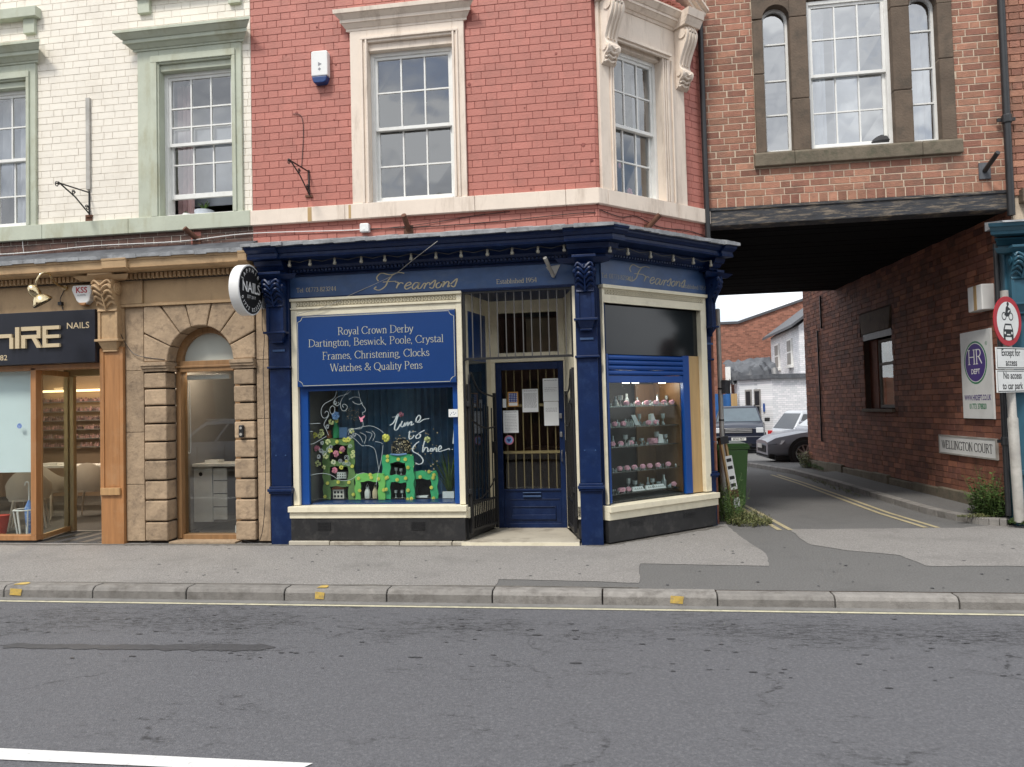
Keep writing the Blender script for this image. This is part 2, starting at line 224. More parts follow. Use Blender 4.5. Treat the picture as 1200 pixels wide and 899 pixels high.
# ---------------------------------------------------------------- frames and mesh builder
ID = Matrix.Identity(4)
def frame(ox, oy, ang, oz=0): return Matrix.Translation((ox, oy, oz)) @ Matrix.Rotation(radians(ang), 4, 'Z')
FACET = frame(-.2, 0, 44); ARCH = frame(0, 1.3, 0); WALL = frame(4.293, 9.787, -86.85)
WM = {}
class MB:
    def __init__(s): s.v = []; s.f = []; s.m = []; s.cm = 0
    def add(s, vs, fs):
        b = len(s.v); s.v += [tuple(p) for p in vs]; s.f += [tuple(b + i for i in f) for f in fs]; s.m += [s.cm] * len(fs); return s
    def box(s, x0, x1, y0, y1, z0, z1):
        return s.add([(x0, y0, z0), (x1, y0, z0), (x1, y1, z0), (x0, y1, z0), (x0, y0, z1), (x1, y0, z1), (x1, y1, z1), (x0, y1, z1)],
                     [(0, 3, 2, 1), (4, 5, 6, 7), (0, 1, 5, 4), (1, 2, 6, 5), (2, 3, 7, 6), (3, 0, 4, 7)])
    def hexa(s, a, b): return s.add(a + b, [(3, 2, 1, 0), (4, 5, 6, 7), (0, 1, 5, 4), (1, 2, 6, 5), (2, 3, 7, 6), (3, 0, 4, 7)])
    def rbox(s, c, size, rot=ID):
        M4 = Matrix.Translation(c) @ rot; h = [q / 2 for q in size]
        return s.add([M4 @ Vector((i * h[0], j * h[1], k * h[2])) for k in (-1, 1) for i, j in ((-1, -1), (1, -1), (1, 1), (-1, 1))],
                     [(0, 3, 2, 1), (4, 5, 6, 7), (0, 1, 5, 4), (1, 2, 6, 5), (2, 3, 7, 6), (3, 0, 4, 7)])
    def brick(s, x0, x1, y0, y1, z0, z1, i=.002):
        return s.add([(x0 + i, y0, z0 + i), (x1 - i, y0, z0 + i), (x1 - i, y0, z1 - i), (x0 + i, y0, z1 - i), (x0, y0 + i, z0), (x1, y0 + i, z0), (x1, y0 + i, z1), (x0, y0 + i, z1), (x0, y1, z0), (x1, y1, z0), (x1, y1, z1), (x0, y1, z1)],
                     [(0, 1, 2, 3), (0, 4, 5, 1), (1, 5, 6, 2), (2, 6, 7, 3), (3, 7, 4, 0), (4, 8, 9, 5), (5, 9, 10, 6), (6, 10, 11, 7), (7, 11, 8, 4)])
    def prism(s, pts, y0, y1):          # polygon in x,z extruded in y
        n = len(pts); return s.add([(x, y0, z) for x, z in pts] + [(x, y1, z) for x, z in pts], [tuple(range(n)), tuple(range(2 * n - 1, n - 1, -1))] + [(i, n + i, n + (i + 1) % n, (i + 1) % n) for i in range(n)])
    def prismx(s, pts, x0, x1):         # polygon in y,z extruded in x
        n = len(pts); return s.add([(x0, y, z) for y, z in pts] + [(x1, y, z) for y, z in pts], [tuple(range(n)), tuple(range(2 * n - 1, n - 1, -1))] + [(i, n + i, n + (i + 1) % n, (i + 1) % n) for i in range(n)])
    def slab(s, pts, z0, z1):           # polygon in x,y extruded in z
        n = len(pts); return s.add([(x, y, z0) for x, y in pts] + [(x, y, z1) for x, y in pts], [tuple(range(n - 1, -1, -1)), tuple(range(n, 2 * n))] + [(i, (i + 1) % n, n + (i + 1) % n, n + i) for i in range(n)])
    def sheet(s, pts, z): return s.add([(x, y, z) for x, y in pts], [tuple(range(len(pts)))])
    def tube(s, pts, r, n=6, cap=True):
        pts = [Vector(p) for p in pts]; rs = r if isinstance(r, (list, tuple)) else [r] * len(pts); vs = []; fs = []
        for i, p in enumerate(pts):
            d = (pts[min(i + 1, len(pts) - 1)] - pts[max(i - 1, 0)]); d = d.normalized() if d.length > 1e-9 else Vector((0, 0, 1))
            a = d.cross(Vector((0, 0, 1))); a = a.normalized() if a.length > .05 else d.cross(Vector((0, 1, 0))).normalized(); b = d.cross(a)
            for k in range(n): vs.append(p + (a * cos(2 * pi * k / n) + b * sin(2 * pi * k / n)) * rs[i])
        for i in range(len(pts) - 1):
            for k in range(n): fs.append((i * n + k, i * n + (k + 1) % n, (i + 1) * n + (k + 1) % n, (i + 1) * n + k))
        if cap: fs += [tuple(range(n)), tuple((len(pts) - 1) * n + k for k in range(n - 1, -1, -1))]
        return s.add(vs, fs)
    def lathe(s, prof, M4=ID, n=14, cap=True):   # prof (r,z) about local z
        vs = []; fs = []
        for r, z in prof:
            for k in range(n): vs.append(M4 @ Vector((r * cos(2 * pi * k / n), r * sin(2 * pi * k / n), z)))
        for i in range(len(prof) - 1):
            for k in range(n): fs.append((i * n + k, i * n + (k + 1) % n, (i + 1) * n + (k + 1) % n, (i + 1) * n + k))
        if cap: fs += [tuple(range(n - 1, -1, -1)), tuple((len(prof) - 1) * n + k for k in range(n))]
        return s.add(vs, fs)
    def ball(s, c, r, n=8, sq=(1, 1, 1)):
        m = max(3, n // 2); return s.lathe([(r * sin(pi * (i + .02) / (m + .04)), -r * cos(pi * (i + .02) / (m + .04))) for i in range(m + 1)], Matrix.Translation(c) @ Matrix.Diagonal((*sq, 1)), n)
    def crown(s, x0, x1, steps, yb=0., ke=(1, 1)):   # stacked moulding courses: (proj_bottom, proj_top, z0, z1), wrapping round both ends by ke*proj
        for pb, pt, z0, z1 in steps:
            s.hexa([(x0 - pb * ke[0], yb - pb, z0), (x1 + pb * ke[1], yb - pb, z0), (x1, yb, z0), (x0, yb, z0)], [(x0 - pt * ke[0], yb - pt, z1), (x1 + pt * ke[1], yb - pt, z1), (x1, yb, z1), (x0, yb, z1)])
        return s
    def ribbon(s, pts, w, y, nib=None):    # painted stroke in the x,z plane
        vs = []; fs = []; n = len(pts)
        for i in range(n):
            a = pts[max(i - 1, 0)]; b = pts[min(i + 1, n - 1)]; dx, dz = b[0] - a[0], b[1] - a[1]; l = max(1e-9, sqrt(dx * dx + dz * dz)); dx /= l; dz /= l
            ww = w
            if nib is not None: ww = w * (nib + (1 - nib) * abs(dz))
            vs += [(pts[i][0] - dz * ww / 2, y, pts[i][1] + dx * ww / 2), (pts[i][0] + dz * ww / 2, y, pts[i][1] - dx * ww / 2)]
        for i in range(n - 1): fs.append((2 * i, 2 * i + 1, 2 * i + 3, 2 * i + 2))
        return s.add(vs, fs)
    def build(s, name, material, parent=None, fr=ID, label=None, cat=None, group=None, kind=None, bevel=0, smooth=0, keep=False):
        vs = s.v
        if keep or not vs: c = Vector((0, 0, 0))
        else:
            xs = [p[0] for p in vs]; ys = [p[1] for p in vs]; zs = [p[2] for p in vs]; c = Vector(((min(xs) + max(xs)) / 2, (min(ys) + max(ys)) / 2, min(zs)))
        me = bpy.data.meshes.new(name); me.from_pydata([(p[0] - c.x, p[1] - c.y, p[2] - c.z) for p in vs], [], s.f)
        mats = material if isinstance(material, (list, tuple)) else [material]
        for m in mats: me.materials.append(MATS[m])
        if len(mats) > 1: me.polygons.foreach_set('material_index', s.m)
        bm = bmesh.new(); bm.from_mesh(me); bmesh.ops.recalc_face_normals(bm, faces=bm.faces); bm.to_mesh(me); bm.free()
        if smooth:
            me.shade_smooth(); me.set_sharp_from_angle(angle=radians(smooth))
        o = link(name, me, parent, fr @ Matrix.Translation(c))
        if bevel:
            b = o.modifiers.new('bevel', 'BEVEL'); b.width = bevel; b.segments = 2; b.limit_method = 'ANGLE'; b.angle_limit = radians(40)
        tag(o, label, cat, group, kind); return o
def link(name, me, parent, wm):
    o = bpy.data.objects.new(name, me); COL.objects.link(o); WM[o.name] = wm
    if parent: o.parent = parent; o.matrix_local = WM[parent.name].inverted() @ wm
    else: o.matrix_world = wm
    return o
def tag(o, label=None, cat=None, group=None, kind=None):
    if label: o['label'] = label
    if cat: o['category'] = cat
    if group: o['group'] = group
    if kind: o['kind'] = kind
    return o
def thing(name, label, cat, loc=(0, 0, 0), group=None, fr=ID):
    o = link(name, None, None, fr @ Matrix.Translation(loc)); o.empty_display_size = .2; return tag(o, label, cat, group)
def cat_smooth(p, k=6, closed=False):
    out = []; n = len(p)
    if n < 3: return p
    for i in range(n - 1):
        p0 = p[max(i - 1, 0)]; p1 = p[i]; p2 = p[i + 1]; p3 = p[min(i + 2, n - 1)]
        for j in range(k):
            t = j / k; out.append(tuple(.5 * (2 * b + (c - a) * t + (2 * a - 5 * b + 4 * c - d) * t * t + (3 * b - a - 3 * c + d) * t ** 3) for a, b, c, d in zip(p0, p1, p2, p3)))
    out.append(tuple(p[-1])); return out
def at(x, z, Y, Y0=0.):      # slide a point measured on the plane Y0 back to the plane Y along the sight line
    k = (Y + 8.4) / (Y0 + 8.4); return x * k, 1.53 + (z - 1.53) * k

# lettering --------------------------------------------------------
_tc = {}
def sans(mb, s, x, z, h, y, align='l', sx=1., rot=0., bold=0., shear=0.):
    """print with the built-in font; h = cap height"""
    key = (s, bold)
    if key not in _tc:
        cu = bpy.data.curves.new('t', 'FONT'); cu.body = s; cu.size = 1; cu.offset = bold; cu.resolution_u = 3; o = bpy.data.objects.new('t', cu); COL.objects.link(o)
        dg = bpy.context.evaluated_depsgraph_get(); me = bpy.data.meshes.new_from_object(o.evaluated_get(dg))
        _tc[key] = ([v.co[:2] for v in me.vertices], [tuple(p.vertices) for p in me.polygons]); bpy.data.objects.remove(o); bpy.data.meshes.remove(me)
    vs, fs = _tc[key]; k = h / .69; w = max(v[0] for v in vs) * k * sx
    ox = {'l': 0, 'c': -w / 2, 'r': -w}[align]; c, q = cos(rot), sin(rot); out = []
    for a, b in vs:
        px, pz = a * k * sx + ox + b * k * shear, b * k; out.append((x + px * c - pz * q, y, z + px * q + pz * c))
    mb.add(out, fs); return w
GLY = {
'A': (.76, 'v .05 0 .12 0|l .08 0 .38 1|d .38 1 .68 0|v .6 0 .76 0|l .2 .35 .56 .35'), 'R': (.72, 'V .14 0 .14 1|c .14 .98 .42 .98 .54 .76 .42 .54 .14 .52|d .34 .52 .66 0'),
'C': (.76, 'c .68 .8 .52 .98 .26 .94 .08 .66 .08 .34 .26 .05 .54 .03 .7 .2|l .68 .98 .68 .74'), 'D': (.8, 'V .14 0 .14 1|c .14 .98 .44 .96 .7 .74 .72 .5 .7 .26 .44 .04 .14 .02'),
'B': (.7, 'V .14 0 .14 1|c .14 .98 .4 .98 .52 .78 .38 .54 .14 .54|c .38 .54 .6 .4 .58 .14 .4 .02 .14 .02'), 'P': (.66, 'V .14 0 .14 1|c .14 .98 .42 .98 .56 .74 .42 .5 .14 .48'),
'F': (.62, 'V .14 0 .14 1|l .14 .98 .56 .98|l .56 1 .56 .8|l .14 .52 .44 .52'), 'E': (.66, 'V .14 0 .14 1|l .14 .98 .58 .98|l .58 1 .58 .82|l .14 .52 .46 .52|l .14 .02 .6 .02|l .6 0 .6 .2'),
'Q': (.84, 'c .42 .98 .18 .88 .06 .5 .18 .12 .42 .02 .66 .12 .78 .5 .66 .88 .42 .98|d .44 .08 .78 -.22'), 'O': (.84, 'c .42 .98 .18 .88 .06 .5 .18 .12 .42 .02 .66 .12 .78 .5 .66 .88 .42 .98'),
'W': (1.02, 'd .06 1 .3 0|l .3 0 .5 1|d .5 1 .74 0|l .74 0 .98 1|l 0 1 .16 1|l .42 1 .58 1|l .88 1 1.04 1'), 'T': (.68, 'V .34 0 .34 1|l .04 .98 .64 .98|l .05 1 .05 .8|l .63 1 .63 .8'),
'L': (.62, 'V .14 0 .14 1|l .14 .02 .56 .02|l .57 0 .57 .2'), 'I': (.3, 'V .15 0 .15 1'), 'N': (.82, 'v .14 0 .14 1|d .14 1 .68 0|l .68 0 .68 1|l .58 1 .78 1'),
'G': (.82, 'c .7 .8 .52 .98 .26 .94 .08 .66 .08 .34 .26 .05 .54 .03 .7 .14|v .7 .05 .7 .42|l .7 .98 .7 .76'), 'U': (.8, 'c .14 1 .14 .3 .24 .06 .42 .02 .6 .08 .66 .3 .66 1|l .04 1 .24 1|l .56 1 .76 1'),
'H': (.84, 'V .14 0 .14 1|V .7 0 .7 1|l .14 .5 .7 .5'),
'a': (.5, 'c .1 .56 .22 .65 .36 .58 .38 .42 .38 .08 .48 .02|c .38 .38 .16 .32 .07 .16 .16 .02 .28 .04 .38 .14'), 'b': (.54, 'b .12 0 .12 1|c .12 .5 .26 .64 .42 .58 .48 .34 .42 .08 .26 .01 .12 .1'),
'c': (.46, 'c .4 .5 .28 .64 .14 .56 .07 .32 .14 .08 .28 .01 .42 .12'), 'd': (.56, 'b .42 0 .42 1|c .42 .5 .28 .64 .13 .56 .06 .32 .13 .07 .28 .01 .42 .12'),
'e': (.48, 'c .08 .36 .4 .36 .38 .54 .26 .65 .12 .54 .07 .32 .14 .08 .28 .01 .42 .12'), 'g': (.5, 'c .24 .65 .1 .58 .1 .34 .24 .26 .38 .34 .38 .58 .24 .65|c .14 .28 .08 .14 .38 .08 .44 -.08 .26 -.24 .06 -.14 .1 .02|l .36 .6 .48 .64'),
'h': (.56, 'b .12 0 .12 1|c .12 .48 .26 .64 .38 .6 .42 .46 .42 0|l .32 .01 .52 .01'), 'i': (.27, 'b .13 0 .13 .64|l .1 .88 .17 .88'), 'k': (.54, 'b .12 0 .12 1|l .14 .24 .42 .62|d .24 .38 .5 0'),
'l': (.26, 'b .13 0 .13 1'), 'm': (.84, 'b .12 0 .12 .64|c .12 .48 .24 .64 .36 .6 .4 .46 .4 0|c .4 .48 .54 .64 .66 .6 .7 .46 .7 0|l .3 .01 .5 .01|l .6 .01 .8 .01'),
'n': (.56, 'b .12 0 .12 .64|c .12 .48 .26 .64 .38 .6 .42 .46 .42 0|l .32 .01 .52 .01'), 'o': (.52, 'c .26 .65 .12 .58 .06 .33 .12 .08 .26 .01 .4 .08 .46 .33 .4 .58 .26 .65'),
'p': (.54, 'b .12 -.25 .12 .64|c .12 .5 .26 .64 .42 .58 .48 .34 .42 .08 .26 .01 .12 .1'), 'r': (.4, 'b .12 0 .12 .64|c .12 .44 .2 .6 .36 .62'),
's': (.42, 'c .34 .52 .22 .65 .1 .58 .1 .42 .34 .26 .34 .08 .2 .01 .06 .14'), 't': (.34, 'c .15 .82 .15 .12 .22 .02 .33 .08|l .02 .62 .32 .62'), 'u': (.56, 'c .12 .64 .12 .16 .2 .02 .32 .04 .42 .18|b .42 0 .42 .64'),
'w': (.74, 'd .06 .64 .22 0|l .22 0 .36 .62|d .36 .62 .52 0|l .52 0 .68 .64|l .0 .64 .14 .64'), 'y': (.5, 'd .06 .64 .25 .04|c .44 .64 .25 .02 .14 -.24 .03 -.2|l 0 .64 .13 .64|l .36 .64 .5 .64'), 'z': (.46, 'l .06 .62 .4 .62|l .4 .62 .06 .02|l .06 .02 .42 .02'),
'&': (.82, 'c .74 .5 .6 .2 .36 .02 .12 .08 .08 .28 .3 .52 .46 .72 .42 .94 .26 .96 .2 .78 .4 .44 .74 .02'), ',': (.22, 'd .1 .06 .06 -.14'), ':': (.22, 'l .08 .5 .15 .5|l .08 .06 .15 .06'), '.': (.2, 'l .06 .04 .13 .04'),
'0': (.56, 'c .28 .98 .12 .86 .06 .5 .12 .12 .28 .02 .44 .12 .5 .5 .44 .86 .28 .98'), '1': (.4, 'V .2 0 .2 1|l .2 .98 .08 .86'), '2': (.54, 'c .08 .76 .22 .98 .42 .88 .4 .6 .06 .02|l .06 .03 .48 .03'),
'3': (.52, 'c .08 .84 .24 .98 .4 .84 .36 .6 .2 .54|c .2 .54 .42 .44 .44 .2 .28 .02 .06 .1'), '4': (.56, 'l .36 1 .04 .3|l .04 .3 .5 .3|b .38 0 .38 1'), '5': (.52, 'l .12 .97 .44 .97|l .12 .97 .1 .56|c .1 .56 .3 .62 .46 .42 .4 .12 .22 .01 .06 .1'),
'7': (.52, 'l .06 .97 .46 .97|l .46 .97 .18 0'), '8': (.54, 'c .27 .54 .1 .68 .14 .92 .27 .98 .4 .92 .44 .68 .27 .54 .08 .36 .08 .12 .27 .02 .46 .12 .46 .36 .27 .54'), '9': (.54, 'c .46 .66 .36 .48 .18 .44 .07 .66 .14 .92 .3 .98 .44 .86 .46 .6 .36 .2 .14 .02'),
' ': (.3, ''), "'": (.2, 'l .1 1 .08 .8')}
def serif(mb, s, x, z, h, y, align='l', sx=1., wt=.09, nib=.45, fit=None, slope=0.):
    tot = sum(GLY[c][0] for c in s)
    if fit: sx = fit / (tot * h)
    w = tot * h * sx; cx = x - {'l': 0, 'c': w / 2, 'r': w}[align]; k = 0; x00 = cx
    for ch in s:
        adv, spec = GLY[ch]
        for st in [q for q in spec.split('|') if q]:
            a = st.split(); ty = a[0]; v = [float(q) for q in a[1:]]; pts = list(zip(v[::2], v[1::2]))
            if ty == 'c': pts = cat_smooth(pts, 4)
            P2 = [(cx + px * h * sx, z + pz * h + slope * (cx + px * h * sx - x00)) for px, pz in pts]; k += 1
            t = wt * h if ty != 'l' else wt * h * .55
            mb.ribbon(P2, t, y - .00012 * (k % 9), nib if ty in 'c' else None)
            if ty in 'Vvb':
                for e, (px, pz) in enumerate((pts[0], pts[-1])):
                    if ty == 'b' and e == 1: sp = [(px - .1, pz - .02), (px, pz - .02)]
                    else: sp = [(px - .12, pz), (px + .12, pz)]
                    k += 1; mb.ribbon([(cx + a_ * h * sx, z + b_ * h + slope * (cx + a_ * h * sx - x00)) for a_, b_ in sp], wt * h * .45, y - .00012 * (k % 9))
        cx += adv * h * sx
    return w

# bricks ------------------------------------------------------------
class Bricks:
    """collects laid bricks; the nearest in view become parts, the rest one joined part"""
    def __init__(s, parent, material, budget=300, depth=.06): s.p = parent; s.mt = material; s.b = budget; s.L = []; s.d = depth
    def lay(s, fr, x0, x1, z0, z1, holes=(), course=.0865, Ls=.237, Hd=.121, j=.006, bond='flemish', ph=0., jy=.0015, jr=.0, y=0., keep=None, seed=1, vis=True):
        R = random.Random(seed); z = z0; row = int(round(z0 / course))
        while z < z1 - .02:
            zt = min(z + course, z1); h = (row % 2)
            x = x0 - R.random() * .02 - (Ls + Hd) * (.5 if h else 0) - ph; i = 0; zm = (z + zt) / 2
            while x < x1:
                if bond == 'flemish': w = Ls if i % 2 == 0 else Hd
                elif bond == 'header': w = Hd
                elif bond == 'garden': w = Hd if row % 5 == 0 else Ls
                else: w = Ls if R.random() < .72 else Hd
                w *= 1 + (R.random() - .5) * .05; a, b = max(x, x0), min(x + w, x1); x += w; i += 1
                segs = [(a, b)] if b - a > .03 else []
                for hx0, hx1, hz0, hz1 in holes:
                    if hz0 < zm < hz1:
                        ns = []
                        for p, q in segs:
                            if hx1 <= p or hx0 >= q: ns.append((p, q))
                            else:
                                if hx0 - p > .025: ns.append((p, hx0))
                                if q - hx1 > .025: ns.append((hx1, q))
                        segs = ns
                for p, q in segs:
                    if keep and not keep((p + q) / 2, zm): continue
                    s.L.append((fr, p + j / 2, q - j / 2, y - R.random() * jy, z + j / 2, zt - j / 2, (R.random() - .5) * jr, vis))
            z += course; row += 1
    def done(s):
        def key(t):
            fr, a, b, y, z0, z1, r, vis = t; p = fr @ Vector(((a + b) / 2, y, (z0 + z1) / 2)); q = p - CAM; dep = q.dot(fw); u = q.dot(rt) / dep; w_ = q.dot(up) / dep
            if dep <= 0 or abs(u) > .69 or abs(w_) > .517 or not vis: return 1e6 + q.length
            return -(b - a) / q.length
        s.L.sort(key=key); cache = {}
        for t in s.L[:s.b]:
            fr, a, b, y, z0, z1, r, vis = t; w = round(b - a, 2); h = round(z1 - z0, 3)
            if (w, h) not in cache:
                mb = MB().brick(-w / 2, w / 2, 0, s.d, -h / 2, h / 2); me = bpy.data.meshes.new('brick'); me.from_pydata(mb.v, [], mb.f); me.materials.append(MATS[s.mt]); cache[(w, h)] = me
            link('brick', cache[(w, h)], s.p, fr @ Matrix.Translation(((a + b) / 2, y, (z0 + z1) / 2)) @ Matrix.Rotation(r, 4, 'Y'))
        if len(s.L) > s.b:
            mb = MB()
            for fr, a, b, y, z0, z1, r, vis in s.L[s.b:]:
                k = len(mb.v); mb.brick(a, b, y, y + s.d, z0, z1)
                for q in range(k, len(mb.v)): mb.v[q] = tuple(fr @ Vector(mb.v[q]))
            me = bpy.data.meshes.new('brickwork'); me.from_pydata(mb.v, [], mb.f); me.materials.append(MATS[s.mt]); o = link('brickwork', me, s.p, ID.copy()); o['kind'] = 'stuff'
def panels(mb, x0, x1, z0, z1, holes, y0, y1):
    xs = sorted({x0, x1, *[min(max(h[i], x0), x1) for h in holes for i in (0, 1)]}); zs = sorted({z0, z1, *[min(max(h[i], z0), z1) for h in holes for i in (2, 3)]})
    for zi in range(len(zs) - 1):
        run = None
        for xi in range(len(xs) - 1):
            cx, cz = (xs[xi] + xs[xi + 1]) / 2, (zs[zi] + zs[zi + 1]) / 2; solid = not any(h[0] < cx < h[1] and h[2] < cz < h[3] for h in holes)
            if solid: run = [xs[xi], xs[xi + 1]] if run is None else [run[0], xs[xi + 1]]
            if (not solid or xi == len(xs) - 2) and run: mb.box(run[0], run[1], y0, y1, zs[zi], zs[zi + 1]); run = None
    return mb
def room(parent, fr, x0, x1, y0, y1, z0, z1, wall, floor=None, ceil=None, t=.03, back=None):
    MB().box(x0 - t, x0, y0, y1, z0, z1).box(x1, x1 + t, y0, y1, z0, z1).build('interior_side_wall', wall, parent, fr)
    MB().box(x0, x1, y1, y1 + t, z0, z1).build('interior_wall', back or wall, parent, fr)
    MB().box(x0, x1, y0, y1, z0 - t, z0 - .001).build('interior_floor', floor or wall, parent, fr); MB().box(x0, x1, y0, y1, z1 + .001, z1 + t).build('interior_ceiling', ceil or wall, parent, fr)
# ================================================================ SETTING
def rough(p, a=.012, seed=1, step=.12):
    R = random.Random(seed); out = []
    for q, r in zip(p, p[1:] + p[:1]):
        L_ = sqrt((r[0] - q[0]) ** 2 + (r[1] - q[1]) ** 2); k = max(1, min(60, int(L_ / step)))
        for i in range(k): t = i / k; out.append((q[0] + (r[0] - q[0]) * t + (R.random() - .5) * a, q[1] + (r[1] - q[1]) * t + (R.random() - .5) * a))
    return out
def build_ground():
    MB().sheet([(-90, -90), (90, -90), (90, -2.19), (-90, -2.19)], -.1).build('road', 'road', kind='structure', keep=True)
    g = MB(); ys = [-2.06, 8, 70]; zz = [0, 0, -1.74]
    for i in range(2): g.add([(-90, ys[i], zz[i]), (90, ys[i], zz[i]), (90, ys[i + 1], zz[i + 1]), (-90, ys[i + 1], zz[i + 1])], [(0, 1, 2, 3)])
    g.build('lane', 'tarmac_dark', kind='structure', keep=True)
    pv = MB()
    pv.sheet(rough([(-90, -2.05), (-1.126, -2.05), (-1.126, -1.755), (-.25, -1.815), (.114, -1.868), (.134, -1.064), (.7, -1.10), (1.325, -1.148), (1.40, -.55), (1.35, .03), (1.29, .7), (1.25, 1.6), (-.1, 1.6), (-.1, .2), (-1.7, .2), (-90, .2)], .02), .004)
    pv.sheet(rough([(1.962, .94), (1.93, .35), (1.951, -.069), (2.25, -.36), (2.653, -.61), (2.70, -.9), (2.709, -1.112), (3.533, -1.09), (90, -1.05), (90, 1.25), (4.4, 1.25), (3.9, 1.03), (2.8, .98)], .03, 2), .004)
    pv.build('pavement', 'tarmac_light', kind='structure', keep=True)
    R = random.Random(91); gm = MB()
    for i in range(90):
        x, y = R.uniform(-8, 6), R.uniform(-1.95, 1.0 if i % 3 else -.3); r = R.uniform(.008, .02)
        if -4.3 < x < 1.2 and y > -.25 + max(0, x + .2) * .9: continue
        gm.sheet([(x + r * cos(k * pi / 4) * R.uniform(.7, 1.1), y + r * sin(k * pi / 4) * R.uniform(.7, 1.1)) for k in range(8)], .0062 + (i % 5) * .0002)
    gm.build('gum_spots', 'tar_stain', kind='stuff', keep=True, label='dark gum spots trodden into the pavement', cat='gum')
    gr_ = MB(); gr_.sheet(rough([(-12, -.10), (-12, -.17), (-6.3, -.16), (-4.1, -.17), (-1.85, -.20), (-1.83, -.14), (-4.2, -.05)], .05, 8, .06), .0056); gr_.sheet(rough([(-.50, -.17), (-.22, -.17), (-.14, -.10), (1.22, 1.12), (1.16, 1.20), (-.2, .0)], .05, 9, .06), .0056)
    gr_.sheet(rough([(-14, -2.05), (.1, -2.05), (.1, -2.02), (-14, -2.02)], .03, 10, .06), .0059)
    gr_.build('wall_foot_grime', 'gutter_grime', kind='structure', keep=True)
    MB().box(-90, 90, -2.066, -2.045, -.2, -.0008).build('kerb_bedding', 'stone_joint', kind='structure', keep=True)
    # kerb: one block after another
    k = thing('kerb', None, None, (0, -2.12, -.1)); k['kind'] = 'structure'; del k['kind']; k['kind'] = 'structure'
    R = random.Random(3); x = -11.37 + .03; i = 0
    ends = [-11.2, -10.3, -9.4, -8.47, -7.56, -6.64, -5.14 - .59, -4.82, -3.9, -2.97, -2.04, -1.12, -.2, .72, 1.62, 2.53, 3.45, 4.37, 5.3, 6.2]
    for a, b in zip(ends[:-1], ends[1:]):
        dz = (R.random() - .5) * .008; mb = MB(); t = .0 + dz; lo = 0 if a < .3 else -.012
        mb.prismx([(-2.205, -.13), (-2.205 + R.random() * .004, -.03 + lo), (-2.185, -.006 + t + lo), (-2.165, .004 + t + lo), (-2.056, .006 + t + lo), (-2.05, -.13)], a + .006, b - .006)
        mb.build('kerb_stone', 'kerb_granite', k, bevel=.006)
    for cx, w, h in ((-5.6, .13, .0), (-2.64, .09, .0), (.40, .11, .0)):
        m = MB(); z = .0115; pts = [(cx - w / 2, -2.17), (cx + w * .2, -2.165), (cx + w / 2, -2.16), (cx + w * .45, -2.10), (cx + w * .1, -2.07), (cx - w * .4, -2.09)]
        m.sheet(pts, z - (.012 if cx > 0 else 0)); m.add([(cx - w * .5, -2.209, -.075), (cx + w * .4, -2.209, -.08), (cx + w * .5, -2.209, -.02), (cx - w * .45, -2.207, -.015)], [(0, 1, 2, 3)])
        m.build('paint_mark', 'yellow_blob', k)
    MB().sheet([(-90, -2.30), (90, -2.30), (90, -2.2), (-90, -2.2)], -.097).build('gutter', 'gutter', kind='structure', keep=True)
    ln = MB(); ln.sheet([(-90, -2.36), (90, -2.36), (90, -2.315), (-90, -2.315)], -.0955).build('no_parking_line', 'cream_line', kind='structure', keep=True)
    MB().sheet([(-60, -5.19), (-9, -5.175), (-3.04, -5.165), (-1.53, -5.155), (-1.47, -5.06), (-3.1, -5.055), (-9, -5.05), (-60, -5.05)], -.095).build('centre_line', 'white_line', kind='structure', keep=True)
    R = random.Random(5); up_, lo_ = [], []
    for i in range(60):
        x = -5.4 + i * .05; w = .05 if x > -4.5 else .012 + .01 * sin(i)
        c = -3.53 + (x + 4.1) * .055 if x > -4.1 else -3.53; w *= (1 if x < -3.2 else 1.35); w *= min(1, (-2.45 - x) * 6 + .15)
        up_.append((x, c + w * (.8 + R.random() * .5))); lo_.append((x, c - w * (.8 + R.random() * .6)))
    MB().sheet(up_ + lo_[::-1], -.0965).build('tar_stain', 'tar_stain', kind='structure', keep=True)
    blot = MB()                                                    # small bitumen patches and pits
    for i in range(260):
        if i < 200: x, y = R.uniform(-6, 5.5), R.gauss(-2.95, .22)
        elif i < 280: x, y = R.uniform(-4, 5), R.gauss(-3.65, .12)
        else: x, y = R.uniform(-4, 4), R.uniform(-4.8, -2.7)
        w = R.uniform(.008, .035) * (2 if i % 17 == 0 else 1); h = w * R.uniform(.15, .5); a0 = R.random() * .5
        blot.sheet([(x + w * cos(a0 + t * pi / 4) * R.uniform(.6, 1), y + h * sin(a0 + t * pi / 4) * R.uniform(.6, 1)) for t in range(8)], -.096 + (i % 7) * .00015)
    blot.build('bitumen_spots', 'tar_stain', kind='stuff', keep=True, label='dark bitumen spots scattered over the road surface', cat='bitumen')
    # double yellow lines in the lane
    def strip(p, w, name, z=.0045):
        m = MB(); L_, R_ = [], []
        for i, q in enumerate(p):
            a, b = p[max(0, i - 1)], p[min(len(p) - 1, i + 1)]; d = Vector((b[0] - a[0], b[1] - a[1])).normalized(); L_.append((q[0] - d.y * w / 2, q[1] + d.x * w / 2)); R_.append((q[0] + d.y * w / 2, q[1] - d.x * w / 2))
        m.sheet(L_ + R_[::-1], z).build(name, 'yellow_line', kind='structure', keep=True)
    strip([(1.955, .89), (1.86, 2.2), (1.77, 3.3), (1.7, 6), (1.66, 7.9)], .06, 'double_yellow_line'); strip([(1.83, .89), (1.74, 2.2), (1.65, 3.3), (1.58, 6), (1.54, 7.9)], .06, 'double_yellow_line')
    r1 = [(3.655, 1.05), (3.52, 2.3), (3.45, 4.2), (3.36, 6.2), (3.22, 7.95)]
    strip(r1, .06, 'double_yellow_line'); strip([(x - .13, y) for x, y in r1], .06, 'double_yellow_line')
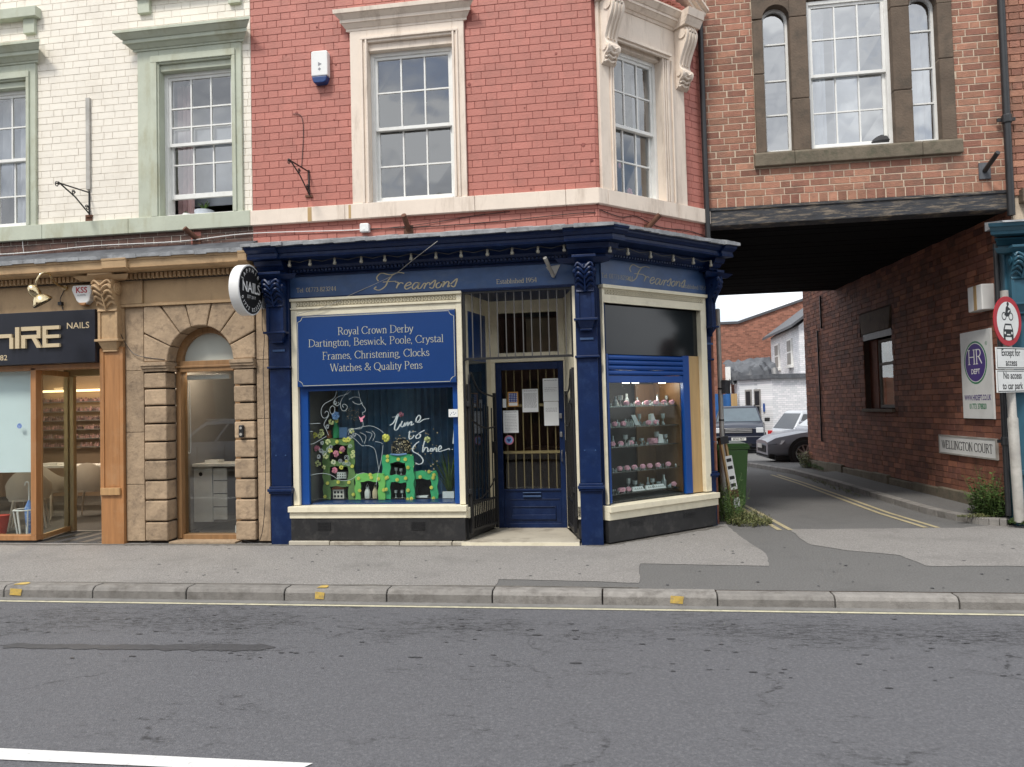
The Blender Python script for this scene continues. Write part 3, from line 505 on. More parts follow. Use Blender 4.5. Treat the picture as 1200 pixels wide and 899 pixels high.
    r2 = [(3.22, 8.0), (3.1, 9.4), (2.9, 11), (2.6, 13)]
    # lane kerb and raised footway along the passage wall
    kp = [(4.44, 1.12), (4.2, 1.30), (4.03, 1.75), (3.93, 2.4), (3.86, 3.6), (3.79, 5.0), (3.70, 6.5), (3.55, 8.0), (3.36, 9.5), (3.2, 11.0), (3.0, 12.0)]
    lk = thing('lane_kerb', None, None, (4, 1.3, 0)); lk['kind'] = 'structure'
    cs = cat_smooth(kp, 3)
    for a, b in zip(cs[:-1], cs[1:]):
        d = Vector((b[0] - a[0], b[1] - a[1])).normalized(); nx, ny = d.y * .14, -d.x * .14; g_ = .003
        zo = -max(0, (a[1] - 8)) * .028
        MB().slab([(a[0] + d.x * g_, a[1] + d.y * g_), (b[0] - d.x * g_, b[1] - d.y * g_), (b[0] + nx, b[1] + ny), (a[0] + nx, a[1] + ny)], -.05 + zo, .085 + zo).build('kerb_stone', 'kerb_granite', lk, bevel=.008)
    fp = [(x + .12, y) for x, y in cs if y < 8]; m = MB(); m.sheet(fp + [(4.9, 8.0), (4.9, 1.15)], .078); m.sheet([(3.67, 8), (4.9, 8), (4.9, 12), (3.12, 12)], .0).build('footway', 'tarmac_dark', kind='structure', keep=True)
build_ground()

# ================================================================ sash windows
def sash(parent, fr, x0, x1, z0, z1, meet, cols=3, top=(), bot=(), y=.12, raise_=0., fw_=.045, glass='glass_old', paint='white_paint', R=random.Random(1), cols_x=None):
    bx = MB(); f = fw_                                   # box frame fixed in the opening
    bx.box(x0, x0 + f, y - .02, y + .12, z0, z1).box(x1 - f, x1, y - .02, y + .12, z0, z1).box(x0 + f, x1 - f, y - .02, y + .12, z1 - f, z1).box(x0 + f, x1 - f, y - .045, y + .12, z0, z0 + .035)
    w = bx.build('sash_window', paint, parent, fr, bevel=.003)
    a, b = x0 + f, x1 - f; s = .035
    def leaf(lo, hi, yy, bars, br=.05):
        m = MB(); m.box(a, a + s, yy, yy + .04, lo, hi).box(b - s, b, yy, yy + .04, lo, hi).box(a + s, b - s, yy, yy + .04, hi - .035, hi).box(a + s, b - s, yy, yy + .04, lo, lo + br)
        m.build('sash', paint, w, fr, bevel=.002)
        xs = [a + s + (b - a - 2 * s) * i / cols for i in range(cols + 1)]; zs = [lo + br] + sorted(bars) + [hi - .035]
        for q in xs[1:-1]: MB().box(q - .009, q + .009, yy + .004, yy + .036, zs[0], zs[-1]).build('glazing_bar', paint, w, fr)
        for q in zs[1:-1]: MB().box(xs[0], xs[-1], yy + .006, yy + .034, q - .009, q + .009).build('glazing_bar', paint, w, fr)
        for i in range(cols):
            for j in range(len(zs) - 1):
                t = [(R.random() - .5) * .004 for _ in range(4)]; X0, X1, Z0, Z1 = xs[i] + .009 * (i > 0), xs[i + 1] - .009 * (i < cols - 1), zs[j] + .009 * (j > 0), zs[j + 1] - .009 * (j < len(zs) - 2)
                yy2 = yy + .018; MB().add([(X0, yy2 + t[0], Z0), (X1, yy2 + t[1], Z0), (X1, yy2 + t[2], Z1), (X0, yy2 + t[3], Z1)], [(0, 1, 2, 3)]).build('pane', glass, w, fr)
    leaf(meet - .02, z1 - f, y, top, .04)
    leaf(z0 + .035 + raise_, meet + .022 + raise_ * .0 + (raise_ if raise_ else 0), y + .045, [q for q in bot], .06)
    return w
def curtains(parent, fr, x0, x1, z0, z1, y, material, n=5, amp=.02, name='curtain'):
    m = MB(); k = int((x1 - x0) / .03) + 2; vs = []
    for i in range(k + 1):
        x = x0 + (x1 - x0) * i / k; d = amp * sin(i * n * .7) + amp * .6 * sin(i * 1.9 + n)
        vs += [(x, y + d, z0), (x, y + d * .5, z1)]
    m.add(vs, [(2 * i, 2 * i + 1, 2 * i + 3, 2 * i + 2) for i in range(k)]); return m.build(name, material, parent, fr, smooth=60)

# ================================================================ WHITE-PAINTED BUILDING WITH THE NAIL SALON
sal = thing('salon_building', 'cream painted brick building with sage green window surrounds above a nail salon', 'building', (-6.9, 0, 0))
XL = -13.0; XR = -4.36
UP = [(-5.56, -4.60, 4.01, 5.84), (-8.52, -7.41, 4.01, 5.82)]
panels(MB(), XL, XR, 3.6, 7.6, [(-5.60, -4.56, 4.01, 5.9), (-8.56, -7.37, 4.01, 5.88)] + [(-5.5, -4.66, 6.9, 7.6), (-8.4, -7.5, 6.9, 7.6)], .004, .26).build('wall', 'cream_joint', sal)
MB().box(XL, XR, .02, 8, 7.6, 9.4).build('upper_wall', 'cream_brick', sal); MB().box(XL, XR, 5.6, 8, .0, 7.6).build('rear_wall', 'mid_interior', sal)
MB().box(XL, XL + .3, .3, 5.6, 0, 7.6).build('side_wall', 'cream_brick', sal)
br = Bricks(sal, 'cream_brick', 300)
H = [(-5.84, -4.47, 4.0, 6.12), (-8.65, -7.27, 4.0, 6.12), (-5.98, -4.40, 6.1, 6.31), (-8.8, -7.16, 6.1, 6.31)]
br.lay(ID, XL, XR, 4.01, 7.6, H, jy=.002, seed=2, j=.0045); br.done()
b2 = Bricks(sal, 'dirty_brick', 60); b2.lay(ID, XL, XR, 3.60, 3.83, (), jy=.004, seed=3, y=.0); b2.done()
xs = [XL, -10.1, -8.6, -7.169, -5.976, -4.363]
for a, b in zip(xs[:-1], xs[1:]): MB().box(a + .002, b - .002, -.055, .1, 3.825, 4.012).build('band_stone', 'sage_stone', sal, bevel=.006)
def green_surround(cx0, cx1, ox0, ox1, z1):
    m = MB(); m.box(ox0 + .004, cx0, -.035, .1, 4.012, 6.1).box(cx1, ox1 - .004, -.035, .1, 4.012, 6.1).box(cx0, cx1, -.035, .1, z1 + .08, 6.1)
    m.box(cx0 - .1, cx0 - .02, -.055, -.03, 4.013, z1 + .10).box(cx1 + .02, cx1 + .06, -.055, -.03, 4.013, z1 + .10).box(cx0 - .1, cx1 + .06, -.057, -.03, z1 + .10, z1 + .18)
    m.box(cx0 - .02, cx0, .1, .18, 4.013, z1).box(cx1, cx1 + .02, .1, .18, 4.013, z1).box(cx0, cx1, .0, .12, z1, z1 + .08)
    m.build('window_surround', 'sage_stone', sal, bevel=.004)
    MB().crown(ox0, ox1, [(.05, .05, 6.10, 6.125), (.06, .11, 6.125, 6.17), (.13, .13, 6.17, 6.215), (.14, .2, 6.215, 6.27), (.21, .21, 6.27, 6.305), (.16, .02, 6.305, 6.325)]).build('window_cornice', 'sage_stone', sal, bevel=.003)
green_surround(-5.56, -4.60, -5.85, -4.465, 5.84); green_surround(-8.52, -7.41, -8.66, -7.265, 5.82)
w = sash(sal, ID, -5.56, -4.60, 4.012, 5.84, 4.94, 3, (5.16, 5.40), (4.70,), y=.10, raise_=.22)
w2 = sash(sal, ID, -8.52, -7.41, 4.012, 5.82, 4.92, 4, (5.35,), (4.46,), y=.10)
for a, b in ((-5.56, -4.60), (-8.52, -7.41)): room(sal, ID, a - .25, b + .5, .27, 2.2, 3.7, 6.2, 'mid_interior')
MB().box(-5.5, -4.62, .62, .63, 4.3, 5.6).build('net_curtain', 'net', sal)
curtains(sal, ID, -5.55, -5.34, 4.0, 5.8, .35, 'pink_cloth'); curtains(sal, ID, -8.5, -7.62, 4.5, 5.8, .32, 'net', amp=.03); curtains(sal, ID, -7.9, -7.42, 4.0, 5.1, .36, 'net', 3)
for sx, zz in (((-8.0, -7.21), 6.68), ((-5.87, -4.42), 6.775)):
    MB().box(sx[0] - (.9 if sx[0] < -7 else 0), sx[1], -.1, .1, zz, zz + .13).build('upper_sill', 'sage_stone', sal, bevel=.006)
for bx0, bx1, zt in ((-7.43, -7.27, 6.68), (-5.83, -5.67, 6.775), (-4.62, -4.46, 6.775)): MB().box(bx0, bx1, -.05, .1, zt - .19, zt).build('sill_bracket', 'sage_stone', sal, bevel=.005)
# entablature of the ground floor
MB().prismx([(0, 3.65), (-.30, 3.51), (-.36, 3.475), (-.36, 3.455), (0, 3.45)], XL, -4.30).build('lead_roof', 'dark_lead', sal)
m = MB(); Rr = random.Random(9)
for i in range(58): x = XL + i * .15; m.box(x, x + .148, -.372 - Rr.random() * .006, -.355, 3.45 - Rr.random() * .012, 3.487 + Rr.random() * .008)
m.build('lead_edge', 'lead', sal)
MB().crown(XL, -4.30, [(.3, .34, 3.31, 3.335), (.33, .34, 3.335, 3.42), (.35, .355, 3.42, 3.452)], ke=(0, 0)).build('cornice', 'tan_stone', sal, bevel=.004)
MB().crown(-6.10, -5.78, [(.33, .38, 3.305, 3.335), (.37, .38, 3.335, 3.42), (.385, .39, 3.42, 3.447)], ke=(0, 0)).build('cornice_block', 'tan_stone', sal, bevel=.004)
MB().crown(-4.36, -4.25, [(.33, .38, 3.305, 3.335), (.37, .38, 3.335, 3.42), (.385, .39, 3.42, 3.447)], ke=(0, 0)).build('cornice_block', 'tan_stone', sal, bevel=.004)
MB().box(XL, -4.3, -.1, .2, 3.225, 3.31).box(XL, -4.3, -.1, .2, 3.31, 3.45).build('bed_mould', 'stone_joint', sal)
for i in range(72):
    x = -8.35 + i * .0572
    if x > -4.35: break
    MB().box(x, x + .034, -.15, -.1, 3.235, 3.30).build('dentil', 'tan_stone', sal)
MB().box(XL, -8.4, -.15, -.1, 3.235, 3.30).build('plain_dentil_course', 'tan_stone', sal)
MB().box(XL, -6.10, -.05, .2, 2.86, 3.226).box(-5.775, -4.172, -.05, .2, 2.935, 3.226).box(-6.1, -5.78, -.08, .2, 2.94, 3.226).build('frieze', 'tan_stone', sal, bevel=.004)
MB().box(-6.1, -4.172, -.075, .2, 2.905, 2.938).build('architrave_strip', 'tan_stone', sal, bevel=.004)
# wooden pilaster with console
MB().box(-6.352, -6.052, -.07, .1, .0, 2.42).box(-6.352, -6.30, -.085, -.07, .6, 2.4).box(-6.30, -6.10, -.073, -.07, .7, 2.35).build('wooden_pilaster', 'oak', sal, bevel=.005)
MB().box(-6.345, -6.085, -.10, -.07, .60, .69).build('pilaster_repair', 'oak_light', sal, bevel=.004)
def console(parent, fr, x0, x1, z0, z1, proj, material, leaf=True, cap=.08, yb=0.):
    """shopfront console: capital, acanthus scroll, panelled neck and drop"""
    h = z1 - z0; w = x1 - x0; c = MB()
    c.box(x0 - .02, x1 + .02, yb - proj - .03, yb, z1 - .03, z1).crown(x0, x1, [(proj * .8, proj + .015, z1 - cap, z1 - .03)], yb)
    zt = z1 - cap; zb = z0 + h * .52          # scroll from zt to zb
    prof = cat_smooth([(-proj * .86, zt), (-proj, zt - (zt - zb) * .18), (-proj * .93, zt - (zt - zb) * .4), (-proj * .66, zt - (zt - zb) * .68), (-proj * .5, zt - (zt - zb) * .86), (-proj * .56, zb)], 4)
    c.prismx([(yb, zt)] + [(yb + a, b) for a, b in prof] + [(yb, zb)], x0 + .012, x1 - .012)
    c.box(x0 + .01, x1 - .01, yb - proj * .42, yb, z0 + .16 * h, zb); c.box(x0 + .01, x0 + .045, yb - proj * .5, yb - proj * .42, z0 + .16 * h, zb); c.box(x1 - .045, x1 - .01, yb - proj * .5, yb - proj * .42, z0 + .16 * h, zb)
    c.box(x0 - .02, x1 + .02, yb - proj * .62, yb, z0 + .13 * h, z0 + .16 * h)
    c.hexa([(x0 + .05, yb - proj * .3, z0 + .02), (x1 - .05, yb - proj * .3, z0 + .02), (x1 - .05, yb, z0 + .02), (x0 + .05, yb, z0 + .02)], [(x0 + .015, yb - proj * .55, z0 + .13 * h), (x1 - .015, yb - proj * .55, z0 + .13 * h), (x1 - .015, yb, z0 + .13 * h), (x0 + .015, yb, z0 + .13 * h)])
    c.box(x0 + .045, x1 - .045, yb - proj * .32, yb, z0, z0 + .02)
    o = c.build('console', material, parent, fr, bevel=.004)
    s = MB()
    for sx in (x0, x1):                                   # side scrolls
        for rr, th in ((.062, .010), (.04, .016), (.018, .022)): s.lathe([(rr * w / .24, -th), (rr * w / .24 * .93, th)], Matrix.Translation((sx, yb - proj * .5, zt - (zt - zb) * .28)) @ Matrix.Rotation(pi / 2, 4, 'Y'), 16)
    s.build('scroll', material, o, fr, smooth=40)
    if leaf:
        l = MB(); mx_ = (x0 + x1) / 2; n = 5
        for i in range(n):
            t = .06 + .84 * i / n; zz = zt - (zt - zb) * t
            def py(q): return yb + min(prof, key=lambda a: abs(a[1] - q))[0]
            for sg in (-1, 1):
                P_ = cat_smooth([(mx_ + sg * .004, py(zz - .05) - .02, zz - .055), (mx_ + sg * w * .18, py(zz - .01) - .022, zz - .012), (mx_ + sg * w * .33, py(zz) - .016, zz + .006), (mx_ + sg * w * .45, py(zz - .03) - .006, zz - .03)], 4)
                l.tube(P_, [.008 + .009 * sin(pi * (k + 1) / (len(P_) + 1)) for k in range(len(P_))], 6)
        l.tube([(mx_, py(zt - .02) - .012, zt - .02), (mx_, py((zt + zb) / 2) - .016, (zt + zb) / 2), (mx_, py(zb) - .01, zb)], .01, 6)
        l.build('acanthus_leaf', material, o, fr, smooth=50)
    return o
console(sal, ID, -6.345, -6.06, 2.36, 3.31, .22, 'tan_stone', yb=-.03)
MB().box(-6.15, -6.05, -.05, .1, 2.42, 3.3).build('pilaster_return', 'tan_stone', sal)
# sandstone arch
def stone(pts=None, box=None, name='stone', m='sandstone', y=-.02, y1=.2, g=.006, par=sal, bev=.012):
    mb = MB()
    if box: x0, x1, z0, z1 = box; mb.box(x0 + g, x1 - g, y, y1, z0 + g, z1 - g)
    else:
        cx = sum(p[0] for p in pts) / len(pts); cz = sum(p[1] for p in pts) / len(pts)
        q = [(x + (cx - x) * .03, z + (cz - z) * .03) for x, z in pts]; mb.prism(q, y, y1)
    return mb.build(name, m, par, bevel=bev)
HC = [(-5.52, -4.57, 0, 2.72)]
panels(MB(), -6.05, -4.165, 0, 2.905, HC, .03, .19).build('core_wall', 'stone_joint', sal)
for bx in ((-6.048, -5.80, 0.03, .72), (-6.048, -5.80, .72, 1.36), (-6.048, -5.80, 1.36, 2.12), (-6.048, -5.80, 2.12, 2.905), (-4.325, -4.168, .03, .85), (-4.325, -4.168, .85, 1.49), (-4.325, -4.168, 1.49, 2.2), (-4.325, -4.168, 2.2, 2.905)): stone(box=bx, name='strip_stone', y=-.025, g=.0025, bev=.004)
zj = [.03, .27, .53, .77, 1.015, 1.24, 1.46, 1.68, 1.89, 2.09]
Rr = random.Random(4)
for i in range(len(zj) - 1):
    stone(box=(-5.785, -5.475, zj[i], zj[i + 1]), name='quoin', y=-.055 - Rr.random() * .012, y1=.22, g=.009, bev=.016)
    stone(box=(-4.61, -4.335, zj[i] + .01, zj[i + 1] + .01), name='quoin', y=-.055 - Rr.random() * .012, y1=.22, g=.009, bev=.016)
for a, b in ((-5.80, -5.455), (-4.63, -4.325)):
    MB().box(a, b, -.075, .22, 2.10, 2.135).box(a, b, -.095, .22, 2.135, 2.165).box(a, b, -.11, .22, 2.165, 2.212).build('impost', 'sandstone', sal, bevel=.005)
cx, cz, r = -5.042, 2.213, .428; jt = [0, 25, 51.5, 77, 105, 127, 154, 180]
def outer(t):
    c, s = cos(radians(t)), sin(radians(t)); kx = ((.712 if c > 0 else .738) / abs(c)) if abs(c) > 1e-6 else 9; kz = .69 / s if s > 1e-6 else 9; k = min(kx, kz); return (cx + c * k, cz + s * k)
crn = {(51.5, 25): (-4.33, 2.903), (154, 127): (-5.78, 2.903)}
for t0, t1 in zip(jt[:-1], jt[1:]):
    g_ = .6; a0, a1 = t0 + g_, t1 - g_; inn = [(cx + r * cos(radians(a0 + (a1 - a0) * i / 5)), cz + r * sin(radians(a0 + (a1 - a0) * i / 5))) for i in range(6)]
    out = [outer(a1)]
    if t0 == 25: out = [outer(a1), (-4.33, 2.903), outer(a0)]
    elif t1 == 154: out = [outer(a1), (-5.78, 2.903), outer(a0)]
    else: out = [outer(a1), outer(a0)]
    m = MB(); m.prism(inn + out, -.05 - .004 * (t0 % 3), .22); m.build('voussoir', 'sandstone', sal, bevel=.012)
# timber door frame in the arch
ar = [(cx + (r - .0) * cos(radians(a)), cz + (r - .0) * sin(radians(a))) for a in range(0, 181, 10)]; ai = [(cx + .345 * cos(radians(a)) + .0, cz + .01 + .345 * sin(radians(a))) for a in range(180, -1, -10)]
m = MB()
for i in range(18):
    m.prism([ar[i], ar[i + 1], ai[17 - i], ai[18 - i]], .13, .26)
m.box(-5.472, -5.40, .13, .26, .02, 2.215).box(-4.69, -4.612, .13, .26, .02, 2.215).box(-5.40, -4.69, .13, .26, .02, .085).box(-5.40, -4.69, .10, .26, 2.09, 2.225).box(-5.46, -4.62, .085, .13, 2.14, 2.165).box(-5.44, -5.40, .11, .13, .04, 2.09)
dw = m.build('salon_window', 'oak_dark', sal, bevel=.004)
MB().box(-5.40, -4.69, .19, .196, .085, 2.09).build('pane', 'glass_salon', dw)
MB().prism([(cx + .35 * cos(radians(a)), cz + .012 + .35 * sin(radians(a))) for a in range(0, 181, 12)], .19, .2).build('frosted_fanlight', 'frosted', dw)
MB().box(-5.47, -4.61, -.06, .3, -.02, .028).build('door_sill', 'sandstone', sal, bevel=.008)
mat('mat_dark', (.05, .05, .052), .9, .2)
# salon shopfront of oak
m = MB(); m.box(XL, -7.29, -.02, .1, .035, .10).box(-7.365, -7.29, -.02, .09, .10, 2.20).box(XL, -6.352, -.02, .12, 2.17, 2.235).build('shop_window_frame', 'oak', sal, bevel=.004)
MB().box(XL, -7.30, -.0, .09, -.01, .035).build('stall_riser', 'plinth_black', sal)
MB().box(XL, -7.36, .045, .05, .10, 2.17).build('pane', 'glass_shop', sal)
d0, d1 = (-7.31, .06), (-7.50, .80)
fr2 = frame(d0[0], d0[1], math.degrees(atan2(d1[1] - d0[1], d1[0] - d0[0]))); ln = sqrt((d1[0] - d0[0]) ** 2 + (d1[1] - d0[1]) ** 2)
MB().box(0, ln, -.02, .02, .03, .09).box(0, ln, -.02, .02, 2.12, 2.19).box(-.0, .035, -.025, .025, .09, 2.12).build('lobby_side_frame', 'oak_light', sal, fr2)
MB().box(.035, ln, -.003, .003, .09, 2.12).build('lobby_glass', 'glass_shop', sal, fr2)
MB().box(-7.56, -7.50, .78, .84, 0, 2.22).box(-7.49, -7.43, .80, .86, .02, 2.22).box(-6.36, -6.30, .78, .84, 0, 2.2).box(-7.56, -6.3, .78, .84, 2.13, 2.23).build('door_frame', 'anodised', sal, bevel=.003)
MB().box(-7.43, -6.36, .79, .85, .002, .02).build('door_threshold', 'alloy', sal)
for i in range(9): MB().box(-7.48 + i * .125, -7.362 + i * .125, .0, .78, .005, .012).build('mat_strip', 'mat_dark' if i % 2 else 'plinth_black', sal)
MB().box(XL, -6.3, .12, .9, 2.232, 2.26).build('lobby_ceiling', 'warm_wall', sal)
MB().box(-6.34, -6.05, .1, .9, .0, 2.3).build('lobby_side_wall', 'warm_wall', sal)
# salon interior
room(sal, ID, XL + .4, -5.78, .86, 5.2, .0, 2.85, 'warm_wall', 'salon_floor', 'grey_wall', back='warm_wall')
room(sal, ID, -5.72, -4.25, .3, 3.6, .0, 2.85, 'grey_wall', 'salon_floor', 'grey_wall', back='walnut')
MB().box(-11.6, -6.5, 5.05, 5.14, 2.1, 2.14).build('shelf_light', 'glow_warm', sal)
for x, y in ((-7.9, 2.0), (-8.5, 3.0), (-9.2, 2.2), (-9.6, 3.6)): MB().lathe([(.035, 2.5), (.035, 2.83)], Matrix.Translation((x, y, 0)), 12).build('ceiling_spot', 'white_plastic', sal); MB().lathe([(.028, 2.492), (.028, 2.498)], Matrix.Translation((x, y, 0)), 12).build('spot_lamp', 'glow_white', sal)
for li, (x, y, z, p_, rr) in enumerate(((-9, 3, 2.45, 90, .15), (-5.3, .6, 2.3, 34, .12), (-8.2, 1.4, 2.4, 45, .12))):  # added points to brighten the salon; the one by the desk has no fitting
    l_ = bpy.data.lights.new('salon_fill_light', 'POINT'); l_.energy = p_; l_.color = (1, .82, .62); l_.shadow_soft_size = rr; o = bpy.data.objects.new('salon_fill_light', l_); o.location = (x, y, z); COL.objects.link(o)
MB().box(XL + .5, -7.37, .10, .105, .88, 2.17).build('window_blind', 'blind', sal)
m = MB(); m.lathe([(.033, 0), (.033, .003)], Matrix.Translation((-7.577, .043, 1.473)) @ Matrix.Rotation(pi / 2, 4, 'X'), 18).build('window_sticker', 'blue_cloth', sal)

# ================================================================ CORNER BUILDING (painted red, blue shopfront)
cor = thing('corner_building', 'red painted brick corner building with pink stone window surrounds and navy blue shopfront', 'building', (-2.2, 0, 0))
T2 = tan(radians(22)); FU = 1.93
HR = [(-2.86, -1.83, 4.04, 5.84)]; HF = [(.27, 1.09, 3.96, 5.74)]
panels(MB(), -4.358, -.2, 3.6, 8.0, [(-2.90, -1.79, 4.0, 5.9)], .004, .26).build('wall', 'red_joint', cor)
panels(MB(), 0, FU, 3.6, 8.0, [(.23, 1.13, 3.96, 5.8)], .004, .26).build('corner_wall', 'red_joint', cor, FACET)
pe = FACET @ Vector((FU, 0, 0))
MB().slab([(-4.35, .27), (-.3, .27), (pe.x - .2, pe.y + .05), (pe.x, pe.y + .3), (pe.x, 9), (-4.35, 9)], 6.6, 9.3).build('upper_storey', 'red_joint', cor)
MB().box(pe.x - .25, pe.x - .0, pe.y + .02, 9, 0, 6.6).build('side_wall', 'brick_brown', cor); MB().box(-4.35, pe.x - .25, 8.7, 9, 0, 6.6).build('rear_wall', 'brick_brown', cor)
MB().box(-4.35, -4.25, .3, 8.7, 0, 6.6).build('party_wall', 'dark_interior', cor)
MB().slab([(-4.25, .3), (-.4, .3), (pe.x - .3, pe.y), (pe.x - .3, 8.7), (-4.25, 8.7)], 3.66, 3.69).build('floor_deck', 'dark_interior', cor)
br = Bricks(cor, 'red_brick_paint', 300)
HH = [(-3.075, -1.685, 4.0, 6.08), (-3.19, -1.6, 6.08, 6.31)]
br.lay(ID, -4.358, -.2, 4.0, 7.9, HH, jy=.002, seed=11, j=.0055); br.lay(ID, -4.358, -.2, 3.60, 3.83, (), seed=12, jy=.003)
FH = [(.05, 1.50, 3.9, 6.2), (.02, 1.72, 5.8, 6.35)]
br.lay(FACET, 0.0, FU, 4.0, 7.9, FH, jy=.002, seed=13, j=.0055); br.lay(FACET, 0.0, FU, 3.60, 3.83, (), seed=14, jy=.003); br.done()
for a, b in ((-4.362, -3.167), (-3.165, -1.601), (-1.599, -.551), (-.549, -.2 + .06 * T2)): MB().box(a + .001, b - .001, -.06, .1, 3.823, 4.0).build('band_stone', 'blush_stone', cor, bevel=.005)
for a, b in ((-.06 * T2, .12), (.122, 1.30), (1.302, FU + .02)): MB().box(a + .001, b - .001, -.06, .1, 3.823, 4.0).build('band_stone', 'blush_stone', cor, FACET, bevel=.005)
m = MB(); R = random.Random(66)
for (x, z, r) in [(-3.77, 5.17, .02), (-3.27, 5.72, .014), (-3.95, 4.17, .012), (-1.64, 5.33, .022), (-.62, 5.6, .018), (-.86, 5.3, .01), (-.34, 4.52, .03), (-.25, 4.33, .02), (-3.9, 5.9, .01), (-3.3, 5.05, .012), (-1.3, 4.5, .01), (-.95, 4.05, .015), (-1.0, 5.0, .009), (-3.5, 6.2, .012)]:
    m.prism([(x + r * cos(a) * R.uniform(.6, 1.2), z + r * sin(a) * R.uniform(.5, 1.1)) for a in [k * pi / 4 for k in range(8)]], -.006, .0)
m.build('old_fixing_holes', 'red_joint', cor)['kind'] = 'stuff'
for x, z, w_, h_ in ((-3.63, 3.825, .05, .17), (-3.12, 3.83, .03, .16)): MB().box(x, x + w_, -.0615, -.06, z, z + h_).build('rust_streak', 'ply', cor)
# window surround, street side
m = MB(); m.box(-3.075, -2.86, -.04, .1, 4.0, 6.08).box(-1.83, -1.69, -.04, .1, 4.0, 6.08).box(-2.86, -1.83, -.04, .1, 5.93, 6.08)
for a, b in ((-2.945, -2.915), (-2.885, -2.862), (-1.828, -1.805), (-1.78, -1.76)): m.box(a, b, -.06, -.04, 4.001, 5.86 + .1)
m.box(-2.945, -1.76, -.062, -.04, 5.96, 5.99).box(-2.86, -1.83, -.0, .12, 5.84, 5.93).box(-2.88, -2.86, .1, .18, 4.0, 5.9).box(-1.83, -1.81, .1, .18, 4.0, 5.9)
m.build('window_surround', 'blush_stone', cor, bevel=.004)
MB().crown(-3.075, -1.69, [(.045, .045, 6.08, 6.11), (.05, .09, 6.11, 6.16), (.10, .10, 6.16, 6.20), (.10, .15, 6.20, 6.25), (.16, .165, 6.25, 6.30), (.15, .02, 6.30, 6.33)]).build('window_cornice', 'blush_stone', cor, bevel=.003)
sash(cor, ID, -2.86, -1.83, 4.01, 5.84, 4.92, 3, (5.36,), (4.48,), y=.09, R=random.Random(2))
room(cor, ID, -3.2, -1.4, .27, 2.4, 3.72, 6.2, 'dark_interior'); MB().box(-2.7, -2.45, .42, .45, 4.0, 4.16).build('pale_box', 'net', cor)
# corner window
m = MB(); m.box(.055, .27, -.04, .1, 4.0, 6.17).box(1.09, 1.485, -.04, .1, 4.0, 6.17).box(.27, 1.09, -.04, .1, 5.80, 6.17)
for a, b in ((.215, .235), (.245, .268), (1.092, 1.115), (1.13, 1.15), (1.165, 1.20), (1.25, 1.27)): m.box(a, b, -.06, -.04, 4.001, 5.78)
m.box(.20, 1.22, -.10, -.04, 5.80, 5.83).box(.22, 1.20, -.075, -.04, 5.77, 5.80).box(.27, 1.09, 0, .13, 5.74, 5.80).box(.25, .27, .1, .18, 4, 5.76).box(1.09, 1.11, .1, .18, 4, 5.76)
m.build('window_surround', 'blush_stone', cor, FACET, bevel=.004)
sash(cor, FACET, .27, 1.09, 3.975, 5.74, 4.85, 3, (5.27,), (4.45,), y=.09, R=random.Random(3))
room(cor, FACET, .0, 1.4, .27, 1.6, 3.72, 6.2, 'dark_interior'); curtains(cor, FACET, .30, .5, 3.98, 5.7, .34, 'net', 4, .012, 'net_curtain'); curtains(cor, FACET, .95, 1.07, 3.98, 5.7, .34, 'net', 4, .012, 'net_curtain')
for a, b in ((.09, .285), (1.335, 1.53)):               # scroll consoles beside the corner window
    pr = cat_smooth([(-.04, 6.17), (-.20, 6.17), (-.25, 6.10), (-.235, 6.0), (-.16, 5.86), (-.115, 5.74), (-.13, 5.68), (-.165, 5.64), (-.16, 5.58), (-.10, 5.53), (-.085, 5.47), (-.04, 5.44)], 4)
    o = MB().prismx(pr, a, b).build('scroll_console', 'blush_stone', cor, FACET, bevel=.006)
    k = MB()
    for q in (.25, .5, .75): X_ = a + (b - a) * q; k.tube([(X_, y_ - .004, z_) for y_, z_ in pr[4:22]], .014, 6)
    for sx in (a, b):
        k.lathe([(.06, -.014), (.045, .014)], Matrix.Translation((sx, -.17, 6.09)) @ Matrix.Rotation(pi / 2, 4, 'Y'), 14); k.lathe([(.036, -.014), (.026, .014)], Matrix.Translation((sx, -.105, 5.62)) @ Matrix.Rotation(pi / 2, 4, 'Y'), 12)
    for i in range(4):
        zz = 5.62 - i * .045
        for sg in (-1, 1): k.tube([((a + b) / 2, -.17 + i * .02, zz - .03), ((a + b) / 2 + sg * .05, -.165 + i * .02, zz), ((a + b) / 2 + sg * .085, -.14 + i * .02, zz - .02)], .013, 6)
    k.build('console_carving', 'blush_stone', o, FACET, smooth=50)
cs_ = [(.05, .07, 6.17, 6.20), (.08, .13, 6.20, 6.245), (.14, .14, 6.245, 6.28), (.15, .2, 6.28, 6.33), (.205, .205, 6.33, 6.355)]
MB().crown(.05, 1.57, cs_, ke=(.6, .6)).build('pediment_cornice', 'blush_stone', cor, FACET, bevel=.003)
for a, b in ((.07, .30), (1.32, 1.55)): MB().crown(a, b, [(.25, .27, 6.175, 6.21), (.27, .3, 6.21, 6.26), (.31, .33, 6.26, 6.352)], ke=(.1, .1)).build('pediment_block', 'blush_stone', cor, FACET, bevel=.003)
apx, apz = .81, 7.02
MB().prism([(.0, 6.356), (1.62, 6.356), (apx, apz - .06)], -.05, .1).build('tympanum', 'red_brick_paint', cor, FACET)
for sg in (-1, 1):
    e = apx + sg * .93; m = MB()
    for o0, o1, pj in ((0, .05, .17), (.05, .085, .22), (.085, .12, .27)):
        m.prism([(e, 6.356 + o0), (e, 6.356 + o1), (apx, apz + o1), (apx, apz + o0)], -pj, .05)
    m.build('raking_cornice', 'blush_stone', cor, FACET, bevel=.003)
l = MB(); R = random.Random(6)
